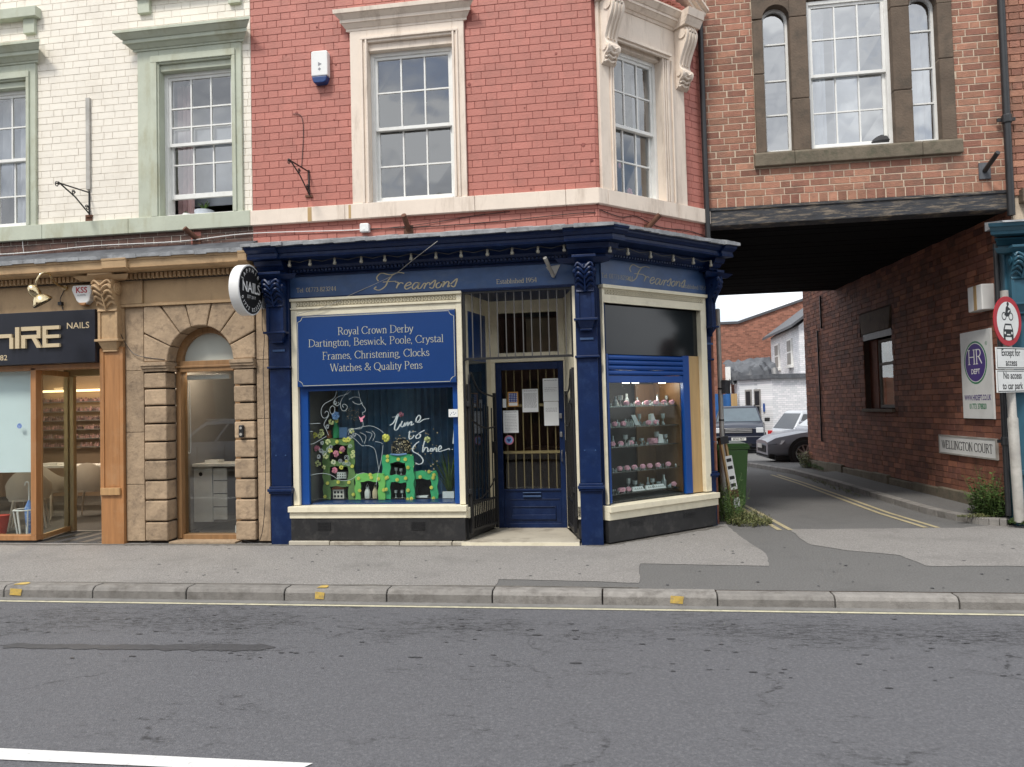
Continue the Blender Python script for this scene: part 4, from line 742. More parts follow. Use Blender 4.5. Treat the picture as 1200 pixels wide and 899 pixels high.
for i in range(14):
    sg = -1 if i % 2 else 1; t = i // 2 / 6; bx_ = apx + sg * (.08 + .5 * t); bz = 6.40 + .02 * R.random()
    l.tube(cat_smooth([(bx_, -.06, bz), (bx_ + sg * .06, -.10, bz + .07 * (1.4 - t)), (bx_ + sg * .13, -.12, bz + .09 * (1.3 - t)), (bx_ + sg * .17, -.09, bz + .03)], 4), [.012 + .02 * sin(pi * k / 12) for k in range(13)], 6)
l.ball((apx, -.08, 6.55), .09, 10); l.build('carved_foliage', 'red_brick_paint', cor, FACET, smooth=50)

# ---- blue shopfront: one set of mouldings on the street side, one on the corner side
st = [(.10, .10, 3.205, 3.24), (.12, .15, 3.24, 3.275), (.16, .16, 3.275, 3.33), (.36, .37, 3.335, 3.36), (.355, .355, 3.36, 3.395), (.37, .40, 3.395, 3.425), (.405, .41, 3.425, 3.45), (.42, .43, 3.45, 3.47)]
MB().crown(-4.18, -.2, st, ke=(0, T2)).build('cornice', 'navy', cor, bevel=.002); MB().crown(0, 1.76, st, ke=(T2, 0)).build('corner_cornice', 'navy', cor, FACET, bevel=.002)
stb = [(.19, .20, 3.19, 3.22), (.22, .26, 3.22, 3.27), (.28, .30, 3.27, 3.325), (.40, .405, 3.33, 3.36), (.395, .395, 3.36, 3.395), (.41, .445, 3.395, 3.425), (.45, .455, 3.425, 3.45), (.465, .475, 3.45, 3.474)]
MB().crown(-4.13, -3.86, [(p * 1, q * 1, a, b) for p, q, a, b in stb], ke=(.25, 0)).build('cornice_block', 'navy', cor, bevel=.002)
MB().crown(-.50, -.2, stb, ke=(.15, T2)).build('cornice_block', 'navy', cor, bevel=.002)
MB().crown(0, .03, stb, FACET and 0., ke=(T2, 0)).build('cornice_block', 'navy', cor, FACET, bevel=.002)
MB().crown(1.66, 1.77, stb, ke=(0, .25)).build('cornice_block', 'navy', cor, FACET, bevel=.002)
# lead roof over it, lapped and dented
def lead(x0, x1, fr, sk0, sk1, seed):
    m = MB(); R = random.Random(seed); n = int((x1 - x0) / .12)
    for i in range(n):
        a = x0 + (x1 - x0) * i / n; b = x0 + (x1 - x0) * (i + 1) / n; fa = sk0 * .45 * (i == 0); fb = sk1 * .45 * (i == n - 1)
        e0 = R.random() * .010; y = -.455 - R.random() * .012 - (.035 if (a < -3.8 and fr is ID) or (a > -.6 and fr is ID) or (fr is FACET and b > 1.7) else 0)
        m.hexa([(a - fa, y, 3.462 - e0), (b + fb + .001, y, 3.465 - e0), (b, .0, 3.47), (a, .0, 3.47)], [(a - fa, y, 3.492 + e0), (b + fb + .001, y, 3.49 + e0 * .5), (b, .0, 3.615 + e0), (a, .0, 3.615 + e0)])
    m.build('lead_flashing', 'lead', cor, fr)
lead(-4.26, -.2, ID, 0, T2, 21); lead(0, 1.89, FACET, T2, 0, 22)
MB().box(-4.12, -.2 + .0, -.03, .2, 2.905, 3.206).build('fascia', 'navy_frieze', cor); MB().box(0.0, 1.80, -.03, .2, 2.895, 3.206).build('corner_fascia', 'navy_frieze', cor, FACET)
MB().box(-3.87, -.49, -.045, -.03, 3.17, 3.2).box(-3.87, -.49, -.04, -.03, 2.906, 2.925).build('fascia_trim', 'navy', cor, bevel=.003)
m = MB()
for i in range(76):
    x = -3.84 + i * .0445
    if x < -.52: m.box(x, x + .026, -.135, -.099, 3.212, 3.236)
m.build('egg_moulding', 'navy', cor); m = MB()
for i in range(38): m.box(.03 + i * .0445, .056 + i * .0445, -.135, -.099, 3.212, 3.236)
m.build('egg_moulding', 'navy', cor, FACET)
def pilaster(fr, x0, x1, y=-.09):
    p = MB(); p.box(x0, x1, y, .15, .0, .60).box(x0 - .025, x1 + .025, y - .04, .15, .625, .66).box(x0 - .015, x1 + .015, y - .025, .15, .60, .625).box(x0 - .012, x1 + .012, y - .02, .15, .66, .685)
    p.box(x0 + .005, x1 - .005, y + .012, .15, .685, 2.08).box(x0 - .015, x1 + .015, y - .025, .15, 2.08, 2.105).box(x0, x1, y + .005, .15, 2.105, 2.42).box(x0, x1, y + .0, .15, 2.42, 3.2)
    o = p.build('pilaster', 'navy', cor, fr, bevel=.005)
    m = MB(); xx = (x0 + x1) / 2; m.box(xx - .075, xx + .075, y - .008, y + .012, 2.28, 2.305); m.build('raised_bead', 'navy_frieze', o, fr)
    for s_ in (-.06, .06): MB().lathe([(.008, 0), (.008, .01)], Matrix.Translation((xx + s_, y + .014, 1.05)) @ Matrix.Rotation(pi / 2, 4, 'X'), 8).build('screw_head', 'navy_frieze', o, fr)
    console(cor, fr, x0 + .01, x1 - .01, 2.38, 3.195, .2, 'navy', yb=y)
    return o
pilaster(ID, -4.132, -3.876); pilaster(ID, -.478, -.236, -.11); pilaster(FACET, 1.756, 1.87, -.02)
MB().box(-.3, -.2 + .05, -.01, .1, .28, 2.9).build('corner_post', 'navy', cor)
# street window: cream joinery
m = MB(); m.box(-3.866, -3.792, -.05, .15, .455, 2.775).box(-1.857, -1.79, -.05, .15, .455, 2.775).box(-3.792, -1.857, -.045, .15, 2.70, 2.775)
m.box(-3.87, -1.788, -.065, .15, 2.775, 2.797).box(-3.866, -1.79, -.045, .15, 2.797, 2.873).box(-3.875, -1.785, -.07, .15, 2.873, 2.905)
m.box(-3.90, -1.765, -.14, .15, .385, .45).box(-3.89, -1.775, -.11, .15, .31, .385)
sw = m.build('street_window', 'cream_paint', cor, bevel=.004)
def egg_frieze(fr, x0, x1, z0, z1, y, par, n, sl=0.):
    m = MB(); w = (x1 - x0) / n
    for i in range(n):
        c = x0 + w * (i + .5); P_ = [(c + w * .30 * cos(a), y - .004, (z0 + z1) / 2 + (z1 - z0) * .42 * sin(a)) for a in [pi * .5 + k * 2 * pi / 8 for k in range(9)]]; m.tube(P_, .0045, 4, False)
    m.build('egg_and_dart_strip', 'cream_paint', par, fr)
egg_frieze(ID, -3.80, -1.85, 2.812, 2.862, -.045, sw, 46)
mat('groove', (.33, .29, .2), .8, .1)
m = MB(); m.box(-3.80, -1.85, -.0465, -.0445, 2.808, 2.866).build('frieze_ground', 'groove', sw)
m = MB(); m.box(-3.792, -3.69, .0, .05, .455, 1.86).box(-1.925, -1.857, .0, .05, .455, 1.86).box(-3.69, -1.925, .0, .05, 1.80, 1.86); m.build('shutter_rail', 'shutter_blue', sw, bevel=.004)
MB().box(-3.69, -1.925, .035, .040, .455, 1.80).build('pane', 'glass_shop', sw)
m = MB(); m.box(-3.88, -1.79, -.10, .15, .055, .31).build('plinth', 'plinth_black', cor, bevel=.006)
m = MB()
for bx in (-3.55, -2.42):
    for i in range(6): m.box(bx, bx + .16, -.105, -.1, .17 + i * .017, .18 + i * .017)
m.build('air_brick', 'iron', cor)
Rr = random.Random(31)
x = -3.9
while x < -1.8: w_ = .5 + Rr.random() * .5; MB().box(x, min(x + w_ - .01, -1.8), -.125 - Rr.random() * .02, .1, -.01, .045 + Rr.random() * .012).build('footing_stone', 'stone_step', cor, bevel=.008); x += w_
# street window board
bd = MB().box(-3.785, -1.862, -.075, -.046, 1.852, 2.692).build('signboard', 'board_blue', cor, bevel=.003)
tr = MB(); c_ = .06; x0, x1, z0, z1 = -3.772, -1.875, 1.865, 2.68
for s_ in ([(x0 + c_, z1), (x1 - c_, z1), (x1 - c_ * .8, z1 - c_ * .5), (x1 - c_ * .5, z1 - c_ * .8), (x1, z1 - c_), (x1, z0 + c_), (x1 - c_ * .5, z0 + c_ * .8), (x1 - c_ * .8, z0 + c_ * .5), (x1 - c_, z0), (x0 + c_, z0), (x0 + c_ * .8, z0 + c_ * .5), (x0 + c_ * .5, z0 + c_ * .8), (x0, z0 + c_), (x0, z1 - c_), (x0 + c_ * .5, z1 - c_ * .8), (x0 + c_ * .8, z1 - c_ * .5), (x0 + c_, z1)],): tr.ribbon(s_, .007, -.0765)
serif(tr, 'Royal Crown Derby', -2.815, 2.452, .088, -.0768, 'c', fit=.92); serif(tr, 'Dartington, Beswick, Poole, Crystal', -2.82, 2.322, .088, -.0768, 'c', fit=1.64)
serif(tr, 'Frames, Christening, Clocks', -2.82, 2.168, .088, -.0768, 'c', fit=1.30); serif(tr, 'Watches & Quality Pens', -2.815, 2.024, .088, -.0768, 'c', fit=1.12)
tr.build('board_lettering', 'pale_letter', bd)
# fascia lettering
FS = [[(-2.78,3.073),(-2.799,3.117),(-2.742,3.166),(-2.633,3.141),(-2.536,3.162),(-2.464,3.151)],[(-2.597,3.146),(-2.658,3.079),(-2.696,3.01),(-2.77,2.967),(-2.83,2.986),(-2.806,3.008)],[(-2.727,3.059),(-2.647,3.062),(-2.562,3.062)],[(-2.574,3.051),(-2.538,3.042),(-2.564,2.98)],[(-2.556,3.003),(-2.514,3.041),(-2.476,3.03)],[(-2.448,2.998),(-2.389,3.018),(-2.399,3.042),(-2.437,3.028),(-2.462,2.987),(-2.439,2.962),(-2.383,2.988)],[(-2.286,3.025),(-2.334,3.032),(-2.371,2.987),(-2.352,2.958),(-2.311,2.991),(-2.279,3.029),(-2.304,2.974),(-2.276,2.964),(-2.239,3.011)],[(-2.239,3.011),(-2.222,3.022),(-2.208,3.009),(-2.233,2.957)],[(-2.223,2.984),(-2.183,3.025),(-2.155,3.014)],[(-2.167,2.996),(-2.095,3.05),(-2.103,3.004),(-2.128,2.959),(-2.168,2.972)],[(-2.036,3.024),(-2.079,3.003),(-2.08,2.963),(-2.042,2.966),(-2.017,3.007),(-2.041,3.029),(-2.012,3.011)],[(-2.007,3.023),(-1.984,3.022),(-2.009,2.965)],[(-1.999,2.983),(-1.953,3.027),(-1.932,3.012),(-1.947,2.966),(-1.919,2.979)],[(-1.913,2.995),(-1.837,3.054),(-1.847,3.008),(-1.872,2.963),(-1.909,2.978)]]
def gold_script(fr, dx, dz, k, y, material, tel_x, est_x, sl=0.):
    m = MB()
    for i, s_ in enumerate(FS): m.ribbon([((a + 2.83) * k + dx, (b - 2.96) * k + dz) for a, b in cat_smooth(s_, 7)], .017 * k, y - .0002 * (i % 5), .5)
    m.build('shop_name_lettering', material, cor, fr)
    m = MB(); serif(m, 'Tel: 01773 823244', tel_x, 2.985, .052, y, wt=.11, fit=.5); m.build('telephone_lettering', material, cor, fr)
    m = MB(); serif(m, 'Established 1954', est_x, 2.968, .052, y, wt=.11, fit=.47); m.build('established_lettering', material, cor, fr)
gold_script(ID, -2.83, 2.958, 1.0, -.032, 'gold_line', -3.80, -1.376); gold_script(FACET, .42, 2.975, .98, -.032, 'gold_faded', .0, 1.32)
# corner window
m = MB(); m.box(-.01, .012, -.045, .15, .44, 2.70).box(1.648, 1.752, -.045, .15, .44, 2.70).box(-.01, 1.752, -.045, .15, 2.70, 2.865).box(-.02, 1.76, -.075, .15, 2.865, 2.905).box(.01, 1.65, -.055, .15, 2.70, 2.715)
m.box(-.05, 1.80, -.13, .15, .36, .425).box(-.05, 1.80, -.10, .15, .27, .36)
cw = m.build('corner_window', 'cream_paint', cor, FACET, bevel=.004)
MB().box(.03, 1.70, -.0465, -.0445, 2.795, 2.85).build('frieze_ground', 'groove', cw, FACET); egg_frieze(FACET, .03, 1.70, 2.80, 2.846, -.045, cw, 38)
MB().box(.013, 1.645, .02, .03, 2.125, 2.70).build('smoked_panel', 'smoke_panel', cw, FACET, bevel=.002)
m = MB(); m.box(.013, .10, .0, .05, .44, 2.13).box(1.34, 1.455, .0, .05, .44, 2.13).box(.10, 1.34, .005, .045, 1.80, 1.88); m.build('shutter_frame', 'shutter_blue', cw, FACET, bevel=.004)
for i in range(4): MB().prismx([(.02, 1.885 + i * .059), (.0, 1.895 + i * .059), (-.005, 1.915 + i * .059), (.0, 1.932 + i * .059), (.02, 1.942 + i * .059)], .10, 1.34).build('shutter_slat', 'shutter_blue', cw, FACET)
MB().box(1.455, 1.648, .01, .03, .44, 2.13).build('timber_panel', 'ply', cw, FACET)
MB().box(.10, 1.34, .03, .035, .44, 1.80).build('pane', 'glass_shop', cw, FACET)
MB().box(-.04, 1.78, -.08, .15, .02, .27).build('corner_plinth', 'plinth_black', cor, FACET, bevel=.006)
m = MB()
for bx in (.28, 1.18):
    for i in range(4): m.box(bx, bx + .2, -.085, -.08, .17 + i * .015, .178 + i * .015)
m.build('air_brick', 'iron', cor, FACET)
# display cases behind the windows
def case(fr, x0, x1, z0, z1, y0, y1, wall, floor):
    MB().box(x0 - .02, x0, y0, y1, z0, z1).box(x1, x1 + .02, y0, y1, z0, z1).build('display_side', wall, cor, fr); MB().box(x0, x1, y0, y1, z0 - .03, z0).build('display_floor', floor, cor, fr); MB().box(x0, x1, y0, y1, z1, z1 + .02).build('display_ceiling', wall, cor, fr); MB().box(x0 - .05, x1 + .05, y1, y1 + .02, z0 - .05, z1 + .1).build('display_back', wall, cor, fr)
case(ID, -3.72, -1.90, .47, 1.95, .05, .85, 'mid_interior', 'board_blue'); curtains(cor, ID, -3.6, -1.92, .48, 1.9, .72, 'curtain', 3, .035, 'display_curtain')
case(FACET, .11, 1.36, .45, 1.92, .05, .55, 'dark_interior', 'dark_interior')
MB().box(1.02, 1.35, .50, .52, .46, 1.80).build('wooden_back_panel', 'walnut', cor, FACET); MB().box(1.34, 1.355, .06, .5, .46, 1.90).build('wooden_side_panel', 'walnut', cor, FACET)
# doorway lobby
MB().box(-1.79, -.49, -.03, 1.0, 2.895, 2.93).build('lobby_ceiling', 'navy', cor)
MB().slab([(-1.80, .10), (-1.77, .10), (-1.64, .80), (-1.67, .80)], 2.12, 2.70).build('lobby_blue_board', 'board_blue', cor); MB().slab([(-1.80, .10), (-1.77, .10), (-1.65, .72), (-1.68, .72)], .42, 2.12).build('lobby_side_glass', 'side_glass', cor)
MB().slab([(-1.80, .0), (-1.765, .0), (-1.75, .10), (-1.80, .10)], .42, 2.9).slab([(-1.68, .72), (-1.645, .72), (-1.615, .86), (-1.66, .86)], .42, 2.9).slab([(-1.80, .10), (-1.768, .10), (-1.64, .75), (-1.67, .75)], 2.70, 2.9).build('lobby_side_frame', 'cream_paint', cor)
MB().slab([(-1.81, .0), (-1.765, .0), (-1.60, .86), (-1.645, .86)], .055, .30).build('lobby_plinth', 'plinth_black', cor)
MB().slab([(-1.81, -.05), (-1.75, -.05), (-1.58, .86), (-1.64, .86)], .30, .42).build('lobby_sill', 'cream_paint', cor)
MB().slab([(-.51, -.05), (-.45, -.05), (-.62, .86), (-.68, .86)], .30, .42).slab([(-.50, .0), (-.46, .0), (-.65, .86), (-.69, .86)], .42, 2.9).build('lobby_right_side', 'cream_paint', cor)
MB().slab([(-.512, .06), (-.49, .02), (-.50, .12), (-.52, .12)], .42, 2.9).build('lobby_edge', 'plinth_black', cor)
MB().slab([(-.51, .0), (-.45, .0), (-.63, .86), (-.69, .86)], .055, .30).build('lobby_plinth', 'plinth_black', cor)
MB().box(-.512, -.482, -.05, .04, .28, 2.9).build('doorway_edge_strip', 'cream_paint', cor)
dfm = MB(); dfm.box(-1.62, -1.565, .83, .93, .04, 2.16).box(-.70, -.64, .83, .93, .04, 2.16).box(-1.65, -.64, .82, .93, 2.12, 2.235).box(-1.65, -1.515, .83, .93, 2.235, 2.9).box(-.76, -.62, .83, .93, 2.235, 2.9).box(-1.515, -.76, .83, .93, 2.745, 2.9)
df = dfm.build('door_frame', 'cream_paint', cor, bevel=.005)
MB().box(-1.515, -.76, .87, .875, 2.235, 2.745).build('transom_pane', 'glass_door', df)
MB().box(-1.2, -.79, 1.2, 1.22, 2.2, 2.7).build('pale_partition', 'warm_wall', cor)
d = MB(); d.box(-1.562, -1.49, .85, .90, .035, 2.115).box(-.77, -.703, .85, .90, .035, 2.115).box(-1.49, -.77, .85, .90, 2.02, 2.115).box(-1.49, -.77, .85, .90, .035, .10).box(-1.49, -.77, .865, .885, .10, .515)
d.box(-1.49, -.77, .85, .90, .50, .525).box(-1.47, -.79, .855, .87, .39, .40).box(-1.40, -.84, .845, .87, .145, .205).box(-1.40, -.84, .85, .87, .30, .31).box(-1.40, -1.385, .85, .87, .205, .30).box(-.855, -.84, .85, .87, .205, .30)
dr = d.build('shop_door', 'navy', cor, bevel=.004)
MB().box(-1.49, -.77, .872, .877, .525, 2.02).build('door_pane', 'glass_door', dr)
m = MB(); m.box(-1.25, -1.02, .835, .862, .425, .445).box(-1.25, -1.02, .83, .86, .475, .485).build('letter_box', 'navy_frieze', dr, bevel=.003)
for i in range(7): x = -1.44 + i * .102; MB().box(x, x + .011, .90, .911, .52, 2.02).build('inner_bar', 'brass_bar' if 'brass_bar' in MATS else (mat('brass_bar', (.34, .25, .12), .5, .1).name), dr)
for z in (.965, 1.555): MB().box(-1.49, -.77, .893, .90, z, z + .035).build('inner_rail', 'brass_bar', dr)
m = MB(); m.box(-.765, -.735, .82, .85, 1.17, 1.23).box(-.765, -.735, .82, .85, 1.40, 1.46).build('door_lock', 'alloy', dr, bevel=.003); m = MB().tube([(-.745, .845, .86), (-.745, .80, .88), (-.745, .80, .98), (-.745, .845, 1.0)], .008).build('door_handle', 'alloy', dr, smooth=50)
MB().box(-1.62, -.64, .95, 3.5, .02, .03).build('shop_floor', 'walnut', cor); MB().box(-1.9, -.3, 3.5, 3.55, 0, 3).box(-1.95, -1.9, .95, 3.5, 0, 3).box(-.35, -.3, .95, 3.5, 0, 3).build('shop_inner_wall', 'walnut', cor)
m = MB(); m.box(-1.3, -.9, 2.2, 2.6, .03, .95).box(-1.35, -.85, 2.15, 2.65, .95, .98).build('shop_counter', 'walnut', cor, bevel=.004)
MB().slab([(-1.83, -.13), (-.50, -.14), (-.50, .0), (-.72, .90), (-1.57, .90), (-1.83, .0)], .0, .042).build('door_step', 'stone_step', cor, bevel=.006)
MB().slab([(-1.83, -.142), (-.50, -.152), (-.50, -.131), (-1.83, -.131)], -.0, .036).build('step_nosing', 'cream_paint', cor)
# grille over the doorway
g = MB(); g.box(-1.785, -1.755, -.02, .01, 2.10, 2.90).box(-.535, -.51, -.02, .01, 2.10, 2.90).box(-1.785, -.51, -.025, .01, 2.105, 2.13).box(-1.755, -.535, -.02, .005, 2.872, 2.895)
gr = g.build('doorway_grille', 'iron', cor)
for i in range(12): x = -1.67 + i * .098; MB().box(x - .006, x + .006, -.012, 0., 2.13, 2.872).build('grille_bar', 'galv' if 0 else 'iron_bar' if 'iron_bar' in MATS else mat('iron_bar', (.07, .068, .065), .5, .2).name, gr)
# ================================================================ ARCHWAY BUILDING (raw brick over the passage)
arc = thing('archway_building', 'orange brick building bridging the lane above a weathered black beam', 'building', (2.95, 1.3, 0))
AX0, AX1 = 1.185, 4.72
HA = [(1.80, 4.165, 4.6, 6.9)]
panels(MB(), AX0, AX1, 4.02, 8.0, [(1.92, 4.0, 4.69, 6.7)], .003, .25).build('wall', 'lime_mortar', arc, ARCH)
MB().box(AX0, AX1, .012, 6.3, 8.0, 9.3).build('upper_wall', 'brick_orange', arc, ARCH)
MB().box(AX0, AX1, 6.05, 6.3, 4.0, 8.0).build('rear_wall', 'brick_orange', arc, ARCH)
MB().box(AX0, AX0 + .1, .25, 6.05, 3.9, 8).box(AX1 - .1, AX1, .25, 6.05, 3.9, 8).build('side_wall', 'dark_interior', arc, ARCH)
br = Bricks(arc, 'brick_orange', 300)
br.lay(ARCH, AX0, AX1, 4.15, 7.9, [(1.80, 4.165, 4.69, 6.9), (1.765, 4.215, 4.50, 4.70)], j=.013, jy=.003, jr=.012, bond='mix', seed=41)
x = AX0; R = random.Random(42)
while x < AX1 - .05: w = .107 + R.random() * .01; br.L.append((ARCH, x + .006, min(x + w, AX1) - .006, -R.random() * .005, 4.032, 4.145, 0, True)); x += w
br.done()
def st_(x0, x1, z0, z1, y=-.03, y1=.2, m='brown_stone', n='jamb_stone'): return MB().box(x0, x1, y, y1, z0, z1).build(n, m, arc, ARCH, bevel=.012)
for z0, z1 in ((4.69, 5.7), (5.703, 6.398)): st_(1.80, 1.925, z0, z1); st_(3.995, 4.165, z0, z1)
for z0, z1 in ((4.69, 5.35), (5.353, 6.40), (6.403, 6.9)): st_(2.25, 2.465, z0, z1, n='mullion_stone'); st_(3.46, 3.675, z0, z1, n='mullion_stone')
def arch_head(c, r, zs, x0, x1):
    n = 10; P_ = [(c + r * cos(pi * i / n), zs + r * sin(pi * i / n)) for i in range(n + 1)]; q = [(x1, zs), (x1, 6.9), (x0, 6.9), (x0, zs)]
    MB().prism(P_ + [(x0, zs), (x0, 6.9), (x1, 6.9), (x1, zs)] if 0 else [(x1, zs)] + [(x1, 6.9), (x0, 6.9), (x0, zs)] + P_[::-1], -.03, .2).build('window_head', 'brown_stone', arc, ARCH)
arch_head(2.087, .163, 6.42, 1.80, 2.249); arch_head(3.835, .16, 6.40, 3.676, 4.165)
for a, b in ((1.765, 2.249), (2.251, 3.748), (3.75, 4.212)): MB().prismx([(-.07, 4.51), (-.07, 4.66), (-.05, 4.69), (.2, 4.70), (.2, 4.51)], a, b).build('sill_stone', 'moss_stone', arc, ARCH, bevel=.01)
sash(arc, ARCH, 2.465, 3.46, 4.70, 6.62, 5.665, 3, (6.13,), (5.20,), y=.09, R=random.Random(5), glass='glass_bright')
def side_light(x0, x1, zs, c, r):
    m = MB(); f = .03; m.box(x0, x0 + f, .09, .15, 4.70, zs).box(x1 - f, x1, .09, .15, 4.70, zs).box(x0 + f, x1 - f, .08, .15, 4.70, 4.745)
    n = 10
    for i in range(n):
        a, b = pi * i / n, pi * (i + 1) / n; m.prism([(c + r * cos(a), zs + r * sin(a)), (c + r * cos(b), zs + r * sin(b)), (c + (r - f) * cos(b), zs + (r - f) * sin(b)), (c + (r - f) * cos(a), zs + (r - f) * sin(a))], .09, .15)
    w = m.build('side_light', 'white_paint', arc, ARCH, bevel=.002); zs_ = [4.745, 5.205, 5.65, 6.125]
    for q in zs_[1:]: MB().box(x0 + f, x1 - f, .10, .14, q - .009, q + .009).build('glazing_bar', 'white_paint', w, ARCH)
    for i, q in enumerate(zs_):
        t = (i - 1.5) * .0012
        if i < 3: MB().add([(x0 + f, .12 + t, q), (x1 - f, .12 - t, q), (x1 - f, .121, zs_[i + 1]), (x0 + f, .119, zs_[i + 1])], [(0, 1, 2, 3)]).build('pane', 'glass_bright', w, ARCH)
        else: MB().add([(x0 + f, .12, q), (x1 - f, .12, q)] + [(c + (r - f) * cos(pi * k / 8), .12, zs + (r - f) * sin(pi * k / 8)) for k in range(9)], [tuple(range(11))]).build('pane', 'glass_bright', w, ARCH)
side_light(1.925, 2.25, 6.42, 2.087, .163); side_light(3.675, 3.995, 6.40, 3.835, .16)
room(arc, ARCH, 1.3, 4.6, .26, 3.0, 4.1, 7.6, 'grey_wall', ceil='white_paint')
curtains(arc, ARCH, 3.7, 3.99, 4.7, 6.5, .3, 'net', 3, .02); curtains(arc, ARCH, 2.5, 2.75, 4.7, 6.6, .32, 'net', 3, .02); MB().box(2.9, 3.2, .5, .52, 4.1, 6.9).build('blind', 'net', arc, ARCH)
MB().ball((3.36, .26, 4.9), .14, 12, (.8, .6, 1)).lathe([(.16, 4.66), (.2, 4.78), (.08, 4.9)], Matrix.Translation((3.37, .26, 0))).build('dark_ornament', 'dark_interior', arc, ARCH, smooth=50)
MB().box(1.18, 4.74, -.03, .22, 3.79, 4.02).build('beam', 'old_timber', arc, ARCH, bevel=.012)
MB().box(1.18, 4.74, -.045, -.03, 3.985, 4.02).build('beam_lip', 'old_timber', arc, ARCH, bevel=.004)
for i in range(21): MB().box(1.19, 4.75, .23 + i * .29, .515 + i * .29, 3.81 - (i % 3) * .004, 3.86).build('ceiling_board', 'black_board', arc, ARCH, bevel=.004)
MB().box(1.18, 4.72, 6.05, 6.3, 3.8, 4.0).build('rear_beam', 'black_board', arc, ARCH)
def pipe(name, pts, r, m, parent=None, fr=ID, label=None, cat=None, br_z=()):
    t = MB().tube(cat_smooth(pts, 4) if len(pts) > 2 else pts, r, 10)
    o = t.build(name, m, parent, fr, label, cat, smooth=40)
    for z in br_z:
        x, y = pts[0][0], pts[0][1]; MB().lathe([(r * 1.25, z - .05), (r * 1.35, z - .04), (r * 1.35, z + .04), (r * 1.25, z + .05)], Matrix.Translation((x, y, 0)), 12).box(x - r * 2.4, x + r * 2.4, y + r * .2, y + r * .8, z - .02, z + .02).build('pipe_collar', m, o, fr)
    return o
mat('pipe_black', (.022, .023, .025), .4, .15, 6)
pipe('drainpipe', [(1.155, 1.22, 3.62), (1.15, 1.22, 4.4), (1.145, 1.22, 8)], .035, 'pipe_black', label='black drainpipe between the red corner building and the orange brick wall', cat='drainpipe', br_z=(6.6,))
pipe('drainpipe', [(4.70, 1.22, 3.70), (4.70, 1.22, 8)], .042, 'pipe_black', label='black drainpipe at the right end of the archway building', cat='drainpipe', br_z=(4.87,))
# floodlight tube on small plate
f = thing('wall_spotlight', 'small black spotlight on square plate beside the right drainpipe', 'light', (4.455, 1.29, 4.17))
MB().box(4.39, 4.52, 1.27, 1.295, 4.175, 4.375).build('back_plate', 'dark_lead', f, bevel=.003); MB().tube([(4.45, 1.27, 4.27), (4.455, 1.12, 4.33), (4.47, .98, 4.40)], .028, 10).build('lamp_tube', 'pipe_black', f, smooth=40)

# ================================================================ PASSAGE / RIGHT-HAND BUILDING
rt_ = thing('office_building', 'dark red brick building forming the right wall of the passage', 'building', (4.7, 5, 0))
HW = [(3.60, 4.86, 1.37, 2.62)]
WH = 4.05
panels(MB(), 0, 8.45, 0.0, WH + 2.5, HW, .010, .3).build('passage_wall', 'dark_mortar', rt_, WALL)
br = Bricks(rt_, 'brick_brown', 300)
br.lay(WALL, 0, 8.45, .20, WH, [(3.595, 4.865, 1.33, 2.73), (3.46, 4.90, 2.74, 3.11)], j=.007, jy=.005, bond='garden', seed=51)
br.lay(WALL, 0, .6, WH, WH + 2.4, (), j=.007, seed=52, vis=False)
br.done()
for i, (a, b) in enumerate(zip([0, .8, 1.5, 2.35, 3.0, 3.9, 4.6, 5.5, 6.4, 7.3], [.8, 1.5, 2.35, 3.0, 3.9, 4.6, 5.5, 6.4, 7.3, 8.45])):
    MB().box(a + .006, b - .006, -.05 - .01 * (i % 3), .05, -.02, .19 + .02 * ((i * 7) % 3)).build('plinth_stone', 'moss_stone', rt_, WALL, bevel=.015)
MB().prism([(3.58, 2.74), (4.80, 2.74), (4.90, 3.11), (3.46, 3.11)], -.02, .15).build('window_lintel', 'brown_stone', rt_, WALL, bevel=.01)
MB().box(3.60, 4.86, .0, .2, 2.62, 2.74).build('window_soffit', 'plinth_black', rt_, WALL); MB().box(3.55, 4.90, -.06, .15, 1.31, 1.37).build('window_sill', 'brown_stone', rt_, WALL, bevel=.008)
m = MB(); m.box(3.96, 4.01, .12, .18, 1.38, 2.60).box(4.78, 4.83, .12, .18, 1.38, 2.60).box(4.01, 4.78, .12, .18, 2.55, 2.60).box(4.01, 4.78, .12, .18, 1.38, 1.44).box(4.01, 4.78, .11, .17, 2.14, 2.19)
w = m.build('casement_window', 'grey_wall', rt_, WALL, bevel=.004); MB().box(4.01, 4.78, .14, .145, 1.44, 2.14).build('pane', 'glass_door', w, WALL); MB().box(4.01, 4.78, .14, .145, 2.19, 2.55).build('pane', 'glass_door', w, WALL); MB().box(4.05, 4.7, .2, .21, 1.44, 2.0).build('net_curtain', 'grey_wall', w, WALL)
MB().box(3.60, 3.96, .10, .2, 1.37, 2.62).build('brick_reveal', 'brick_brown', rt_, WALL); MB().box(3.5, 5.0, .3, 1.2, 1.2, 2.9).build('interior', 'dark_interior', rt_, WALL)
pipe('cable_conduit', [(1.35, -.03, 3.80), (1.35, -.03, 3.10)], .02, 'pipe_black', rt_, WALL); pipe('cable_conduit', [(1.08, -.03, 3.08), (1.08, -.03, .65)], .018, 'pipe_black', rt_, WALL)
